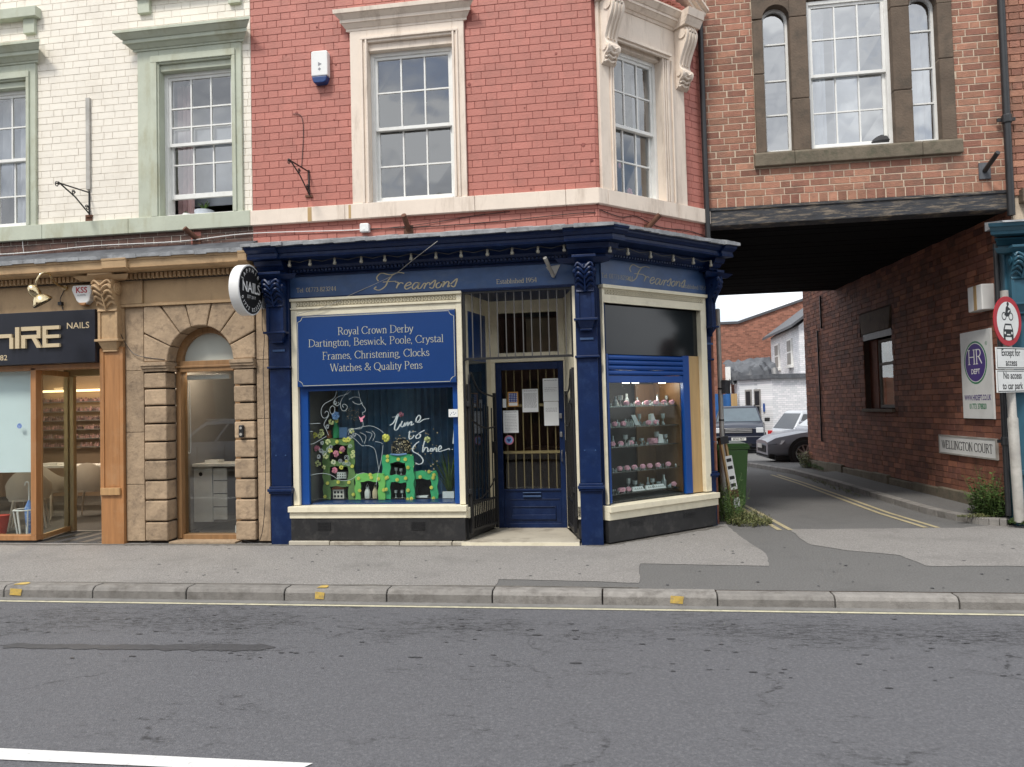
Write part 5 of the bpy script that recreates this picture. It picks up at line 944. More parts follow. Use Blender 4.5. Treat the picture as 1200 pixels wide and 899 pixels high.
# front of the right building: brick above, teal shopfront below
panels(MB(), 4.76, 7.5, 3.62, 8, (), 1.31, 1.6).build('front_wall', 'lime_mortar', rt_)
b2 = Bricks(rt_, 'brick_orange', 0); b2.lay(frame(0, 1.29, 0), 4.76, 7.5, 3.95, 7.9, [(5.3, 6.4, 4.5, 6.4)], j=.009, seed=53, vis=False)
for t in b2.L[:40]: pass
b2.b = 60; b2.done()
MB().box(4.83, 7.5, 1.2, 1.32, 3.85, 4.02).build('band_stone', 'brown_stone', rt_, bevel=.008)
MB().box(4.76, 7.5, 1.6, 9.6, 0, 8).build('building_core', 'brick_brown', rt_)
MB().box(4.62, 7.5, 1.27, 1.5, -.02, 3.3).build('shopfront_backing', 'teal', rt_)
tl = [(.10, .10, 3.30, 3.33), (.12, .17, 3.33, 3.38), (.2, .22, 3.38, 3.40), (.34, .35, 3.42, 3.45), (.34, .38, 3.45, 3.50), (.40, .42, 3.50, 3.54)]
MB().crown(4.58, 7.5, tl, 1.27, ke=(.75, 0)).build('teal_cornice', 'teal', rt_, bevel=.002); MB().prismx([(1.27, 3.64), (.86, 3.565), (.84, 3.54), (1.27, 3.53)], 4.42, 7.5).build('lead_flashing', 'lead', rt_)
m = MB(); m.box(4.56, 4.82, 1.15, 1.3, 0, 3.3).box(4.54, 4.84, 1.11, 1.3, 2.05, 2.1).box(4.54, 4.84, 1.11, 1.3, .6, .66); m.build('teal_pilaster', 'teal', rt_, bevel=.005); console(rt_, ID, 4.57, 4.81, 2.5, 3.29, .2, 'teal', yb=1.15)
pipe('drainpipe', [(4.50, 1.20, .12), (4.50, 1.20, 3.36)], .032, 'pipe_black', label='thin black drainpipe beside the teal pilaster, behind the traffic sign', cat='drainpipe', br_z=(1.0,))
# lamp box, HR board, street name on the passage wall
o = thing('bulkhead_box', 'rust stained white metal box on passage wall above the traffic sign', 'box', (7.87, -.05, 2.64), fr=WALL)
MB().box(7.68, 8.02, -.16, .0, 2.64, 2.97).build('case', 'white_plastic', o, WALL, bevel=.012); MB().box(7.80, 8.0, -.164, -.159, 2.66, 2.96).build('rust_stain', 'rust_iron', o, WALL) if 0 else MB().box(7.83, 7.90, -.163, -.159, 2.65, 2.965).build('rusty_strip', 'ply', o, WALL)
hr = thing('office_sign', 'white upright sign with purple HR roundel and green ring on passage wall', 'sign', (7.56, -.03, 1.24), fr=WALL)
MB().box(7.18, 7.94, -.035, -.012, 1.245, 2.412).build('board', 'sign_white', hr, WALL, bevel=.002)
def disc(mb, x, z, r, y, n=40, zs=1.): mb.add([(x + r * cos(2 * pi * i / n), y, z + zs * r * sin(2 * pi * i / n)) for i in range(n)], [tuple(range(n))]); return mb
disc(MB(), 7.55, 1.99, .285, -.0365).build('green_ring', 'sign_green', hr, WALL); disc(MB(), 7.55, 1.99, .262, -.0372).build('white_ring', 'sign_white', hr, WALL); disc(MB(), 7.55, 1.99, .25, -.038).build('purple_roundel', 'purple', hr, WALL)
m = MB(); serif(m, 'HR', 7.55, 1.97, .19, -.0388, 'c', fit=.36, wt=.12); sans(m, 'DEPT', 7.55, 1.84, .065, -.0388, 'c', bold=.02); m.build('lettering', 'letter_white', hr, WALL)
m = MB(); sans(m, 'WWW.HRDEPT.CO.UK', 7.565, 1.49, .07, -.0366, 'c', .62, bold=.02); m.build('web_address', 'purple', hr, WALL)
m = MB(); sans(m, '01773 378820', 7.565, 1.375, .07, -.0366, 'c', .72, bold=.02); sans(m, '\u00ae', 7.83, 2.2, .05, -.0366, 'c'); m.build('phone_number', 'sign_green', hr, WALL)
sn = thing('street_name_sign', 'white street name plate reading Wellington Court low on passage wall', 'sign', (7.2, -.02, .74), fr=WALL)
MB().box(6.45, 7.93, -.03, -.008, .742, .975).build('plate', 'sign_white', sn, WALL, bevel=.003)
m = MB(); m.box(6.43, 7.95, -.035, -.004, .722, .742).box(6.43, 7.95, -.035, -.004, .975, .995).box(6.43, 6.45, -.035, -.004, .742, .975).box(7.93, 7.95, -.035, -.004, .742, .975); m.build('frame', 'galv', sn, WALL)
m = MB(); serif(m, 'WELLINGTON COURT', 7.19, .80, .115, -.0305, 'c', fit=1.34, wt=.15); m.build('lettering', 'letter_black', sn, WALL)

# ---- traffic sign on post
ts = thing('traffic_sign', 'grey post with red ringed no motor vehicles sign and two access plates', 'traffic sign', (4.50, 1.02, .078))
PX, PY = 4.50, 1.02
MB().lathe([(.055, 0), (.055, 1.2), (.045, 1.22), (.042, 2.7)], Matrix.Translation((PX + .03, PY, .07)) @ Matrix.Rotation(radians(-1), 4, 'Y'), 14).build('post', 'galv', ts, smooth=40)
TF = frame(PX - .05, PY - .11, 37)
def rdisc(r0, y, n=40, t=.0): return MB().lathe([(r0, -.004), (r0, .004)], Matrix.Translation((0, y, 2.40)) @ Matrix.Rotation(pi / 2, 4, 'X'), n)
rdisc(.288, 0).build('sign_disc', 'sign_red', ts, TF); disc(MB(), 0, 2.40, .225, -.0055).build('white_field', 'sign_white', ts, TF)
m = MB()   # motorcycle over car, front view
for x in (-.075, .065): m.ribbon([(x + .042 * cos(t * pi / 8), 2.455 + .042 * sin(t * pi / 8)) for t in range(17)], .014, -.0062)
m.prism([(-.07, 2.47), (-.04, 2.505), (.02, 2.50), (.06, 2.53), (.075, 2.52), (.03, 2.46), (-.02, 2.45)], -.0064, -.0058)
m.prism([(-.045, 2.50), (-.03, 2.56), (.0, 2.585), (.025, 2.56), (.06, 2.545), (.062, 2.53), (.02, 2.53), (.0, 2.50)], -.0068, -.006); disc(m, .012, 2.60, .024, -.0062, 12)
m.prism([(-.1, 2.30), (-.065, 2.37), (.065, 2.37), (.1, 2.30), (.105, 2.215), (-.105, 2.215)], -.0064, -.0058); m.box(-.10, -.065, -.0064, -.0058, 2.185, 2.215).box(.065, .10, -.0064, -.0058, 2.185, 2.215)
m.build('vehicle_symbol', 'letter_black', ts, TF)
m = MB(); m.prism([(-.075, 2.305), (-.055, 2.35), (.055, 2.35), (.075, 2.305)], -.0072, -.0069); disc(m, -.07, 2.262, .016, -.0071, 12); disc(m, .07, 2.262, .016, -.0071, 12); m.box(-.035, .035, -.0072, -.0069, 2.235, 2.25); m.build('symbol_windscreen', 'sign_white', ts, TF)
def plate(z0, z1, w, lines, x0=0):
    p = MB().box(x0 - w / 2, x0 + w / 2, -.006, .006, z0, z1).build('text_plate', 'sign_white', ts, TF, bevel=.002)
    b = MB(); e = .014
    b.ribbon([(x0 - w / 2 + e, z0 + e), (x0 + w / 2 - e, z0 + e), (x0 + w / 2 - e, z1 - e), (x0 - w / 2 + e, z1 - e), (x0 - w / 2 + e, z0 + e)], .010, -.0065)
    for i, s_ in enumerate(lines): sans(b, s_, x0, z1 - (i + 1) * (z1 - z0) * .46 + .018, .078, -.0068, 'c', .82, bold=.02)
    b.build('plate_lettering', 'letter_black', p, TF)
plate(1.845, 2.095, .60, ('Except for', 'access'), .03); plate(1.575, 1.835, .64, ('No access', 'to car park'), .04)

# ================================================================ signs, alarms and fittings on the street walls
m = thing('shop_sign', 'black box sign with raised gold HIRE NAILS letters over shop window', 'sign', (-8, -.1, 2.235))
MB().box(-10.2, -6.37, -.14, -.02, 2.238, 2.888).build('sign_box', 'sign_black', m, bevel=.004)
L_ = MB(); y0, y1 = -.175, -.145; t = .058; zb, zt = 2.437, 2.703
L_.box(-7.72, -7.49, y0, y1, 2.575, 2.575 + t * .8).box(-7.52, -7.47, y0, y1, zb, 2.575)                      # end of the preceding h
L_.box(-7.95, -7.70, y0, y1, 2.575, 2.62).box(-7.99, -7.93, y0, y1, zb, zt)
L_.build('letter_h', 'gold_letter', m)
MB().box(-7.44, -7.385, y0, y1, zb, zt).build('letter_i', 'gold_letter', m)
MB().box(-7.355, -7.30, y0, y1, zb, 2.60).box(-7.355, -7.09, y0, y1, zt - .05, zt).box(-7.14, -7.09, y0, y1, 2.60, zt - .05).box(-7.30, -7.09, y0, y1, 2.555, 2.60).prism([(-7.21, 2.555), (-7.15, 2.555), (-7.08, zb), (-7.14, zb)], y0, y1).build('letter_r', 'gold_letter', m)
L_ = MB(); L_.box(-7.06, -7.01, y0, y1, zb, zt).box(-7.01, -6.83, y0, y1, zt - .045, zt).box(-7.01, -6.83, y0, y1, 2.55, 2.592).box(-7.01, -6.83, y0, y1, zb, zb + .045)
L_.build('letter_e', 'gold_letter', m)
s_ = MB(); sans(s_, 'NAILS', -6.76, 2.66, .075, -.1415, 'l', 1.1, bold=.003); s_.build('nails_lettering', 'gold_letter', m); s_ = MB(); sans(s_, '01773 823282', -7.58, 2.30, .065, -.1415, 'r', 1.15, bold=.005); s_.build('number_lettering', 'gold_letter', m)
# round projecting sign
pr = thing('projecting_sign', 'round white drum sign with black face reading NAILS beside blue pilaster', 'sign', (-4.21, -.46, 2.68))
PF = frame(-4.15, -.46, 90)        # local x runs back towards the wall, local -y faces +X world
MB().lathe([(.285, -.06), (.29, -.055), (.29, .055), (.285, .06)], Matrix.Translation((0, .06, 2.965)) @ Matrix.Rotation(pi / 2, 4, 'X'), 48).build('drum', 'white_plastic', pr, PF, smooth=40)
disc(MB(), 0, 2.965, .272, -.0012, 48).build('black_face', 'letter_black', pr, PF)
m = MB(); sans(m, 'NAILS', 0, 2.935, .115, -.003, 'c', .95, bold=.02); sans(m, 'EST 2017', 0, 2.865, .035, -.003, 'c')
for txt, a0, da, sg in (('SAPPHIRE', 152, -17.7, 1), ('01773 823222', 207, 11.4, -1)):
    for i, ch in enumerate(txt):
        a = radians(a0 + i * da); rr = .205 if sg > 0 else .250
        if ch != ' ': sans(m, ch, rr * cos(a), 2.965 + rr * sin(a), .045, -.003, 'c', 1, rot=a - pi / 2 if sg > 0 else a + pi / 2, bold=.01)
m.build('lettering', 'letter_white', pr, PF)
MB().box(-4.26, -4.17, -.20, -.05, 2.80, 3.12).build('mounting_bracket', 'white_plastic', pr, bevel=.004)
# swan neck lamp
la = thing('swan_neck_lamp', 'brass swan neck lamp on tan fascia above the black sign', 'lamp', (-6.85, -.1, 3.0))
MB().tube(cat_smooth([(-6.84, -.05, 3.19), (-6.80, -.25, 3.20), (-6.72, -.42, 3.24), (-6.70, -.50, 3.28), (-6.72, -.58, 3.27), (-6.75, -.62, 3.18), (-6.76, -.62, 3.10)], 5), .013, 8).lathe([(.035, -.01), (.035, .012)], Matrix.Translation((-6.84, -.06, 3.19)) @ Matrix.Rotation(pi / 2, 4, 'X'), 14).build('arm', 'brass', la, smooth=50)
MB().lathe([(.02, .14), (.045, .12), (.062, .07), (.06, .03), (.05, .0), (.085, -.03), (.115, -.08), (.118, -.1), (.108, -.1), (.0, -.03)], Matrix.Translation((-6.74, -.62, 3.0)) @ Matrix.Rotation(radians(-28), 4, 'Y') @ Matrix.Rotation(radians(20), 4, 'X'), 20, False).build('shade', 'brass', la, smooth=40)
MB().tube(cat_smooth([(-6.85, -.06, 3.16), (-6.90, -.07, 3.05), (-6.89, -.06, 2.98), (-6.87, -.06, 2.91)], 4), .005, 5).build('flex', 'iron', la); MB().box(-6.92, -6.87, -.09, -.05, 2.97, 3.01).build('junction_box', 'iron', la)
def alarm(name, label, pts, y0, y1, fr, m1, low, lowm, txt=None):
    t = thing(name, label, 'alarm box', (pts[0][0], y0, pts[0][1]), fr=fr); MB().prism(pts, y1, y0).build('case', m1, t, fr, bevel=.012); MB().prism(low, y1 - .004, y0).build('strobe_lens', lowm, t, fr, bevel=.01)
    if txt: txt(t)
def kt(t):
    m = MB(); sans(m, 'KSS', -6.555, 3.10, .07, -.137, 'c', bold=.02); m.build('lettering', 'sign_red', t); m = MB(); sans(m, 'ALARMS', -6.555, 3.06, .022, -.137, 'c'); m.build('small_lettering', 'print_grey', t)
alarm('alarm_box', 'white tapering alarm box with dark red KSS letters on tan fascia', [(x - .075, z) for x, z in [(-6.60, 3.195), (-6.62, 3.14), (-6.55, 3.0), (-6.50, 2.955), (-6.43, 2.955), (-6.375, 3.0), (-6.345, 3.14), (-6.36, 3.195)]], -.05, -.135, ID, 'white_plastic', [(x - .075, z) for x, z in [(-6.53, 2.98), (-6.49, 2.94), (-6.44, 2.94), (-6.41, 2.98)]], 'oak', kt)
alarm('alarm_box', 'white upright alarm box with blue base on red brick wall', [(-3.545, 5.56), (-3.545, 5.85), (-3.53, 5.865), (-3.355, 5.865), (-3.34, 5.85), (-3.34, 5.56)], .0, -.09, ID, 'white_plastic', [(-3.54, 5.555), (-3.52, 5.49), (-3.50, 5.475), (-3.39, 5.475), (-3.365, 5.49), (-3.345, 5.555)], 'board_blue', lambda t: disc(disc(MB(), -3.44, 5.70, .03, -.0915, 3), -3.44, 5.64, .02, -.0915, 4).build('emblem', 'print_grey', t))
alarm('junction_box', 'small white square box under the pink stone band', [(-2.985, 3.66), (-2.985, 3.75), (-2.975, 3.76), (-2.885, 3.76), (-2.875, 3.75), (-2.875, 3.66)], .0, -.07, ID, 'white_plastic', [(-2.96, 3.672), (-2.93, 3.725), (-2.90, 3.672)], 'sign_white')
# wrought iron sign brackets, projecting from the wall
def bracket(x, z, label):
    t = thing('sign_bracket', label, 'bracket', (x, 0, z - .3), group='wrought iron sign brackets on the upper walls')
    m = MB(); m.tube([(x, -.01, z), (x, -.52, z - .03)], .009, 6).tube([(x, -.01, z - .27), (x, -.26, z - .12), (x, -.53, z - .02)], .009, 6).tube([(x, -.008, z + .02), (x, -.008, z - .30)], .011, 6)
    m.build('arm', 'iron', t, smooth=40)
    for cy, cz, r, s in ((-.55, z - .055, .035, 1), (-.28, z - .075, .03, 1), (-.045, z - .20, .035, -1)):
        MB().tube([(x, cy + s * r * (1 - k / 26) * cos(k * .5), cz + r * (1 - k / 26) * sin(k * .5)) for k in range(20)], .006, 5).build('scroll', 'iron', t)
    MB().box(x - .045, x + .045, -.02, .0, z - .31, z - .285).build('fixing_plate', 'rust_iron', t)
bracket(-6.54, 4.385, 'black scrolled iron bracket with no sign on the cream wall'); bracket(-3.63, 4.44, 'black scrolled iron bracket with no sign on the red wall')
MB().box(-6.57, -6.515, -.03, .0, 4.42, 5.59).build('cable_cover', 'galv', None, ID, 'pale flaking upright cable cover above the iron bracket on cream wall', 'cable cover', bevel=.004)
MB().box(-6.60, -6.50, -.003, .0, 4.02, 4.10).build('rust_mark', 'rust_iron', sal)
# lamp stubs / floodlights along the cornice
def stub(fr, x, z, y, tip, m, label, base=True):
    t = thing('floodlight_stub', label, 'lamp bracket', (x, y, z), fr=fr)
    MB().tube([(x, y, z), tip], .032, 10).build('tube', m, t, fr, smooth=40); MB().box(x - .055, x + .055, y - .012, y + .012, z - .06, z + .04).build('base_plate', m, t, fr)
stub(ID, -5.09, 3.71, -.0, (-5.17, -.14, 3.82), 'rust_iron', 'rusty tube bracket on red patch below the sage stone band')
MB().box(-5.165, -5.035, -.004, .0, 3.645, 3.80).build('red_patch', 'red_brick_paint', sal)
stub(ID, -2.41, 3.67, -.0, (-2.42, -.16, 3.80), 'rust_iron', 'rusty tube bracket under the street window of the red wall')
stub(FACET, .79, 3.64, -.0, (.87, -.14, 3.79), 'rust_iron', 'rusty tube bracket below the window on the angled corner')
t = thing('fascia_floodlight', 'grey tube lamp on triangular plate on blue fascia near Established 1954', 'lamp', (-.72, -.06, 3.0)); MB().prism([(-.80, 3.13), (-.635, 3.15), (-.71, 3.0)], -.045, -.03).build('plate', 'galv', t); MB().tube([(-.715, -.06, 3.02), (-.785, -.28, 3.19)], .022, 10).build('tube', 'galv', t, smooth=40)
# festoon lamps under the blue cornice
fe = thing('festoon_lights', 'string of small lamps hanging under the navy cornice', 'string lights', (-2.2, -.25, 3.3))
bxs = [-3.77, -3.52, -3.22, -2.90, -2.62, -2.31, -2.02, -1.73, -1.43, -1.15, -.86, -.57]
W3 = [Vector((x, -.27, 3.305)) for x in bxs] + [FACET @ Vector((u, -.27, 3.27)) for u in (-.08, .19, .55, .93, 1.28, 1.6)]
mat('bulb', (.30, .28, .22), .35, .2); m = MB()
for p in W3: MB().lathe([(.012, .02), (.016, .0), (.013, -.018), (.022, -.035), (.02, -.055), (.004, -.062)], Matrix.Translation(p), 8).build('bulb', 'bulb', fe, smooth=50)
for a, b in zip(W3[:-1], W3[1:]):
    m.tube([a + Vector((0, 0, .02)), (a + b) / 2 + Vector((0, 0, -.012)), b + Vector((0, 0, .02))], .004, 5)
m.build('flex', 'iron_bar', fe)
# cables along the walls
def cable(name, pts, r, mt, label, smooth_=5): MB().tube(cat_smooth(pts, smooth_), r, 5).build(name, mt, None, ID, label, 'cable')
cable('cable', [(-9, -.03, 3.70), (-7.6, -.03, 3.665), (-6.5, -.03, 3.70), (-5.3, -.03, 3.69), (-4.4, -.02, 3.735), (-3.2, -.02, 3.70), (-2.98, -.02, 3.70)], .006, 'white_plastic', 'pale cable slung along the wall above the salon cornice')
cable('cable', [(-2.87, -.02, 3.70), (-2.0, -.015, 3.685), (-1.2, -.015, 3.70), (-.5, -.015, 3.73), (-.22, -.01, 3.73)], .005, 'iron', 'thin dark cable on red brick under the pink band')
cable('cable', [(-2.87, -.02, 3.69), (-2.2, -.015, 3.72), (-1.6, -.012, 3.78), (-1.2, -.012, 3.80)], .004, 'iron', 'thin dark cable rising to the right under the pink band')
cable('cable', [(-1.95, -.47, 3.40), (-2.3, -.25, 3.25), (-2.62, -.04, 3.12), (-3.1, -.05, 2.93), (-3.4, -.08, 2.80), (-3.76, -.08, 2.72)], .004, 'galv', 'loose wire crossing the blue fascia diagonally')
cable('cable', [tuple(FACET @ Vector(p)) for p in [(.02, -.015, 3.76), (.35, -.015, 3.72), (.6, -.015, 3.76), (1.0, -.015, 3.68), (1.5, -.015, 3.70), (1.85, -.015, 3.66)]], .005, 'iron', 'sagging dark cable on the angled corner below the pink band')
cable('cable', [(-3.82, -.01, 5.16), (-3.71, -.01, 5.12), (-3.69, -.01, 4.9), (-3.72, -.01, 4.5)], .004, 'iron', 'short black wire running down to the bracket on the red wall')
cable('cable', [(-4.18, -.12, 3.05), (-4.19, -.13, 2.6), (-4.17, -.12, 2.45), (-4.2, -.1, 2.1), (-4.19, -.1, 1.4), (-4.2, -.09, .6), (-4.28, -.08, .06), (-4.5, -.06, .05)], .004, 'iron', 'thin wire hanging down the joint beside the blue pilaster')
cable('cable', [(-6.08, -.08, 2.6), (-6.0, -.05, 2.42), (-5.85, -.06, 2.3), (-5.5, -.06, 2.24)], .004, 'iron', 'thin wire looping over the sandstone beside the wooden pilaster')
cable('cable', [(-7.45, -.02, 3.95), (-7.46, -.03, 3.8), (-7.45, -.02, 3.66)], .004, 'white_plastic', 'short white wire hanging under the sage stone band')
cable('overhead_wire', [(2.3, 20, 6.2), (5.2, 40, 7.2)], .012, 'galv', 'thin overhead wire crossing the sky beyond the passage', 1)
ic = thing('door_intercom', 'small black oval entry bell on right sandstone jamb', 'intercom', (-4.497, -.07, 1.27)); MB().box(-4.527, -4.467, -.10, -.06, 1.27, 1.42).build('case', 'iron', ic, bevel=.012); disc(disc(MB(), -4.497, 1.385, .016, -.1012, 12), -4.497, 1.31, .018, -.1012, 12).build('button', 'galv', ic)

# ---- notices and stickers
def notice(name, label, x0, x1, z0, z1, y, lines, mt='paper', ink='print_grey'):
    t = thing(name, label, 'notice', ((x0 + x1) / 2, y, z0)); MB().box(x0, x1, y - .002, y, z0, z1).build('sheet', mt, t); m = MB(); R = random.Random(int(x0 * 100)); h = (z1 - z0)
    for (a, b, n) in lines:
        for i in range(n):
            z = z1 - h * (a + (b - a) * i / max(1, n - 1)); xx = x0 + .02
            while xx < x1 - .025: w = .008 + R.random() * .022; xx2 = min(xx + w, x1 - .018); m.add([(xx, y - .0026, z), (xx2, y - .0026, z), (xx2, y - .0026, z + .0045), (xx, y - .0026, z + .0045)], [(0, 1, 2, 3)]); xx = xx2 + .006
    m.build('print', ink, t)
notice('door_notice', 'long upper white notice at right of the blue door', -.965, -.768, 1.615, 1.90, .868, [(.08, .1, 2), (.42, .56, 3)]); notice('door_notice', 'lower white notice directly under the long one at right of door', -.958, -.775, 1.31, 1.61, .867, [(.28, .42, 4)])
notice('door_notice', 'white typed notice in the middle of the door glass', -1.228, -1.028, 1.485, 1.775, .867, [(.06, .1, 2), (.2, .8, 16)]); notice('door_notice', 'handwritten white notice low at left of door glass', -1.478, -1.285, 1.23, 1.51, .867, [(.06, .08, 2), (.2, .88, 11)])
st1 = thing('door_sticker', 'square blue patterned card with orange edge at left of door glass', 'sticker', (-1.35, .867, 1.56)); MB().box(-1.415, -1.28, .865, .867, 1.56, 1.745).build('card', 'orange', st1); MB().box(-1.402, -1.293, .8635, .865, 1.615, 1.73).build('blue_field', 'navy_print', st1); MB().box(-1.402, -1.293, .8635, .865, 1.57, 1.608).build('white_strip', 'paper', st1)
m = MB()
for i in range(5):
    for j in range(5): disc(m, -1.392 + i * .0225, 1.628 + j * .022, .006, .8628, 6)
m.build('pattern', 'paper', st1)
MB().box(-1.48, -1.435, .865, .867, 1.55, 1.66).build('door_sticker', 'paper', None, ID, 'narrow pale sticker at the left edge of the door glass', 'sticker')
st2 = thing('door_sticker', 'round pink and blue sticker with dark heart on lower door glass', 'sticker', (-1.41, .867, 1.08)); disc(MB(), -1.41, 1.14, .06, .866, 24).build('disc', 'flower_pink', st2); disc(MB(), -1.41, 1.14, .045, .8652, 24).build('inner_disc', 'flower_blue', st2)
MB().prism([(-1.41, 1.112), (-1.385, 1.14), (-1.387, 1.155), (-1.40, 1.158), (-1.41, 1.15), (-1.42, 1.158), (-1.433, 1.155), (-1.435, 1.14)], .8635, .8642).build('heart', 'navy_print', st2)
tk = thing('window_label', 'small white label with dots on right edge of street window', 'label', (-1.91, -.06, 1.455)); MB().box(-1.965, -1.858, -.056, -.05, 1.455, 1.545).build('card', 'sign_white', tk); m = MB()
for x, z in ((-1.945, 1.48), (-1.93, 1.50), (-1.91, 1.51), (-1.90, 1.485), (-1.88, 1.50)): disc(m, x, z, .006, -.0565, 6)
m.build('print', 'board_blue', tk)

# ---- folding iron gates in the doorway
def gate(p0, p1, z0, label, ztop=1.95, n=6, sag=True):
    a = math.degrees(atan2(p1[1] - p0[1], p1[0] - p0[0])); ln = sqrt((p1[0] - p0[0]) ** 2 + (p1[1] - p0[1]) ** 2); fr = frame(p0[0], p0[1], a); t = thing('iron_gate', label, 'gate', (0, 0, z0), fr=fr)
    m = MB(); m.box(-.018, .018, -.018, .018, z0 + .02, ztop - .12).box(ln - .02, ln + .012, -.018, .018, z0, ztop - .22).box(.018, ln - .02, -.01, .01, z0 + .04, z0 + .07).box(.018, ln - .02, -.01, .01, z0 + .35, z0 + .375)
    m.build('gate_frame', 'iron', t, fr)
    for h0 in (ztop - .12, ztop - .48):
        MB().tube(cat_smooth([(0, 0, h0 - .1), (.01, 0, h0 + .08), (.06, 0, h0 + .13), (.13, 0, h0 + .03), (.25, 0, h0 - .08), (ln - .05, 0, h0 - .14), (ln, 0, h0 - .14)], 5) if h0 > 1.6 else cat_smooth([(0, 0, h0), (.1, 0, h0 - .08), (ln * .6, 0, h0 - .16), (ln, 0, h0 - .15)], 5), .011, 6).build('top_rail', 'iron', t, fr, smooth=40)
    MB().tube(cat_smooth([(.06, 0, z0 + .38), (ln * .4, 0, z0 + .40), (ln * .75, 0, z0 + .5), (ln - .02, 0, z0 + .62)], 5), .009, 6).build('lower_scroll', 'iron', t, fr)
    for i in range(n):
        x = ln * (i + 1) / (n + 1); MB().box(x - .006, x + .006, -.006, .006, z0 + .07, ztop - .28 - .12 * (i + 1) / n + (.03 if i < 1 else 0)).build('gate_bar', 'iron', t, fr)
    for i in range(n + 1): x = ln * (i + .5) / (n + 1); MB().box(x - .005, x + .005, -.006, .006, z0 + .07, z0 + .36).build('dog_bar', 'iron', t, fr)
    for z in (z0 + .5, ztop - .35): MB().lathe([(.028, -.03), (.03, -.02), (.03, .02), (.028, .03)], Matrix.Translation((-.02, 0, z)), 8).build('hinge', 'iron', t, fr)
    MB().box(ln - .05, ln - .02, -.03, .03, 1.0, 1.14).build('lock_box', 'iron', t, fr)
gate((-1.735, .0), (-1.53, .56), .10, 'open black iron gate folded back on left side of shop doorway'); gate((-.55, .02), (-.66, .60), .10, 'open black iron gate folded back on right side of shop doorway')
MB().tube([(-1.775, -.03, .30), (-1.775, -.03, 2.1)], .014, 8).build('gate_post', 'iron', cor); MB().tube([(-.525, -.035, .30), (-.525, -.035, 1.98)], .02, 8).build('gate_post', 'iron', cor)
# ================================================================ STREET WINDOW DISPLAY
def s1(x, y, Y=.30): return at(-3.925 + .0023 * x, 1.994 - .002255 * y, Y, .04)
FL = .475
def wavy(pts, w=.012, n=7, ph=0.):
    out = []
    for a, b in zip(pts, pts[1:] + pts[:1]):
        L_ = sqrt((b[0] - a[0]) ** 2 + (b[1] - a[1]) ** 2); k = max(2, int(L_ / .03)); nx, nz = (b[1] - a[1]) / L_, -(b[0] - a[0]) / L_
        for i in range(k): t = i / k; s = sin(t * pi) and sin(t * L_ / .17 * 2 * pi + ph) * w * min(1, 4 * t, 4 * (1 - t)); out.append((a[0] + (b[0] - a[0]) * t + nx * s, a[1] + (b[1] - a[1]) * t + nz * s))
    return out
def dframe(label, X0, X1, Z1, openings, Y, mt, dots, Z0=None):
    """scalloped front with openings: built from bars so that the holes are real"""
    t = thing('scalloped_stand', label, 'display stand', ((X0 + X1) / 2, Y, FL)); Z0 = FL
    xs = sorted({X0, X1, *[o[0] for o in openings], *[o[1] for o in openings]})
    ox0 = min(o[0] for o in openings); ox1 = max(o[1] for o in openings); m = MB(); e = .0
    def bar(a, b, c, d, ph): m.prism(wavy([(a, c), (a, d), (b, d), (b, c)], .009, ph=ph), Y + e, Y + .02 + e)
    bar(X0, ox0, Z0, Z1 - .02, 0.); e = .001; bar(ox1, X1, Z0, Z1 - .02, 1.5); e = -.001; bar(X0 + .01, X1 - .01, max(o[3] for o in openings), Z1, .7)
    for i, o in enumerate(sorted(openings, key=lambda q: q[2])[1:]):
        below = sorted(openings, key=lambda q: q[2])[i]; e = -.002; bar(ox0 - .01, ox1 + .01, below[3], o[2], 2.)
    m.build('scalloped_front', mt, t)
    b = MB(); b.box(ox0 - .01, ox0, Y + .022, Y + .16, Z0, Z1 - .05).box(ox1, ox1 + .01, Y + .022, Y + .16, Z0, Z1 - .05).box(ox0, ox1, Y + .022, Y + .16, Z1 - .06, Z1 - .05).box(ox0 - .01, ox1 + .01, Y + .16, Y + .165, Z0, Z1 - .05)
    for o in openings: b.box(ox0, ox1, Y + .022, Y + .16, o[2] - .008, o[2])
    b.build('shelf_box', 'dark_interior', t)
    for x, y in dots:
        X, Z = s1(x, y, Y); MB().lathe([(.0, .008), (.008, .011), (.012, .004), (.021, .007), (.023, -.001), (.018, -.004)], Matrix.Translation((X, Y - .006, Z)) @ Matrix.Rotation(pi / 2, 4, 'X'), 8, False).build('rosette', 'flower_yellow', t)
def op(x0, x1, y0, y1, Y): a = s1(x0, y1, Y); b = s1(x1, y0, Y); return (a[0], b[0], max(a[1], FL + .008), b[1])
Y = .30
a = s1(170, 340, Y); b = s1(340, 670, Y); dframe('tall olive scalloped display tower at left of street window', a[0], b[0], a[1], [op(208, 305, 372, 460, Y), op(208, 305, 485, 558, Y), op(208, 305, 590, 672, Y)], Y, 'display_olive', [(250, 355), (300, 350), (270, 408), (300, 458), (330, 485), (195, 572), (253, 566), (310, 568), (180, 642), (333, 632), (210, 400)])
a = s1(342, 525, .28); b = s1(500, 670, .28); dframe('low lime green scalloped display arch in street window', a[0], b[0], a[1], [op(370, 465, 565, 672, .28)], .28, 'display_lime', [(362, 548), (425, 530), (430, 545), (468, 552), (367, 612), (495, 610), (508, 607)])
a = s1(488, 428, Y); b = s1(655, 670, Y); dframe('mid green scalloped display tower under the word time', a[0], b[0], a[1], [op(530, 612, 468, 535, Y), op(530, 612, 572, 672, Y)], Y, 'display_green', [(518, 436), (518, 457), (575, 452), (612, 453), (625, 495), (515, 545), (505, 550), (567, 558), (612, 551), (623, 613), (620, 660), (640, 656)])
a = s1(645, 515, .34); b = s1(778, 670, .34); dframe('low green scalloped display arch at right of street window', a[0], b[0], a[1], [op(660, 742, 556, 672, .34)], .34, 'display_green', [(688, 545), (735, 518), (755, 550), (760, 535), (745, 600), (755, 655)])
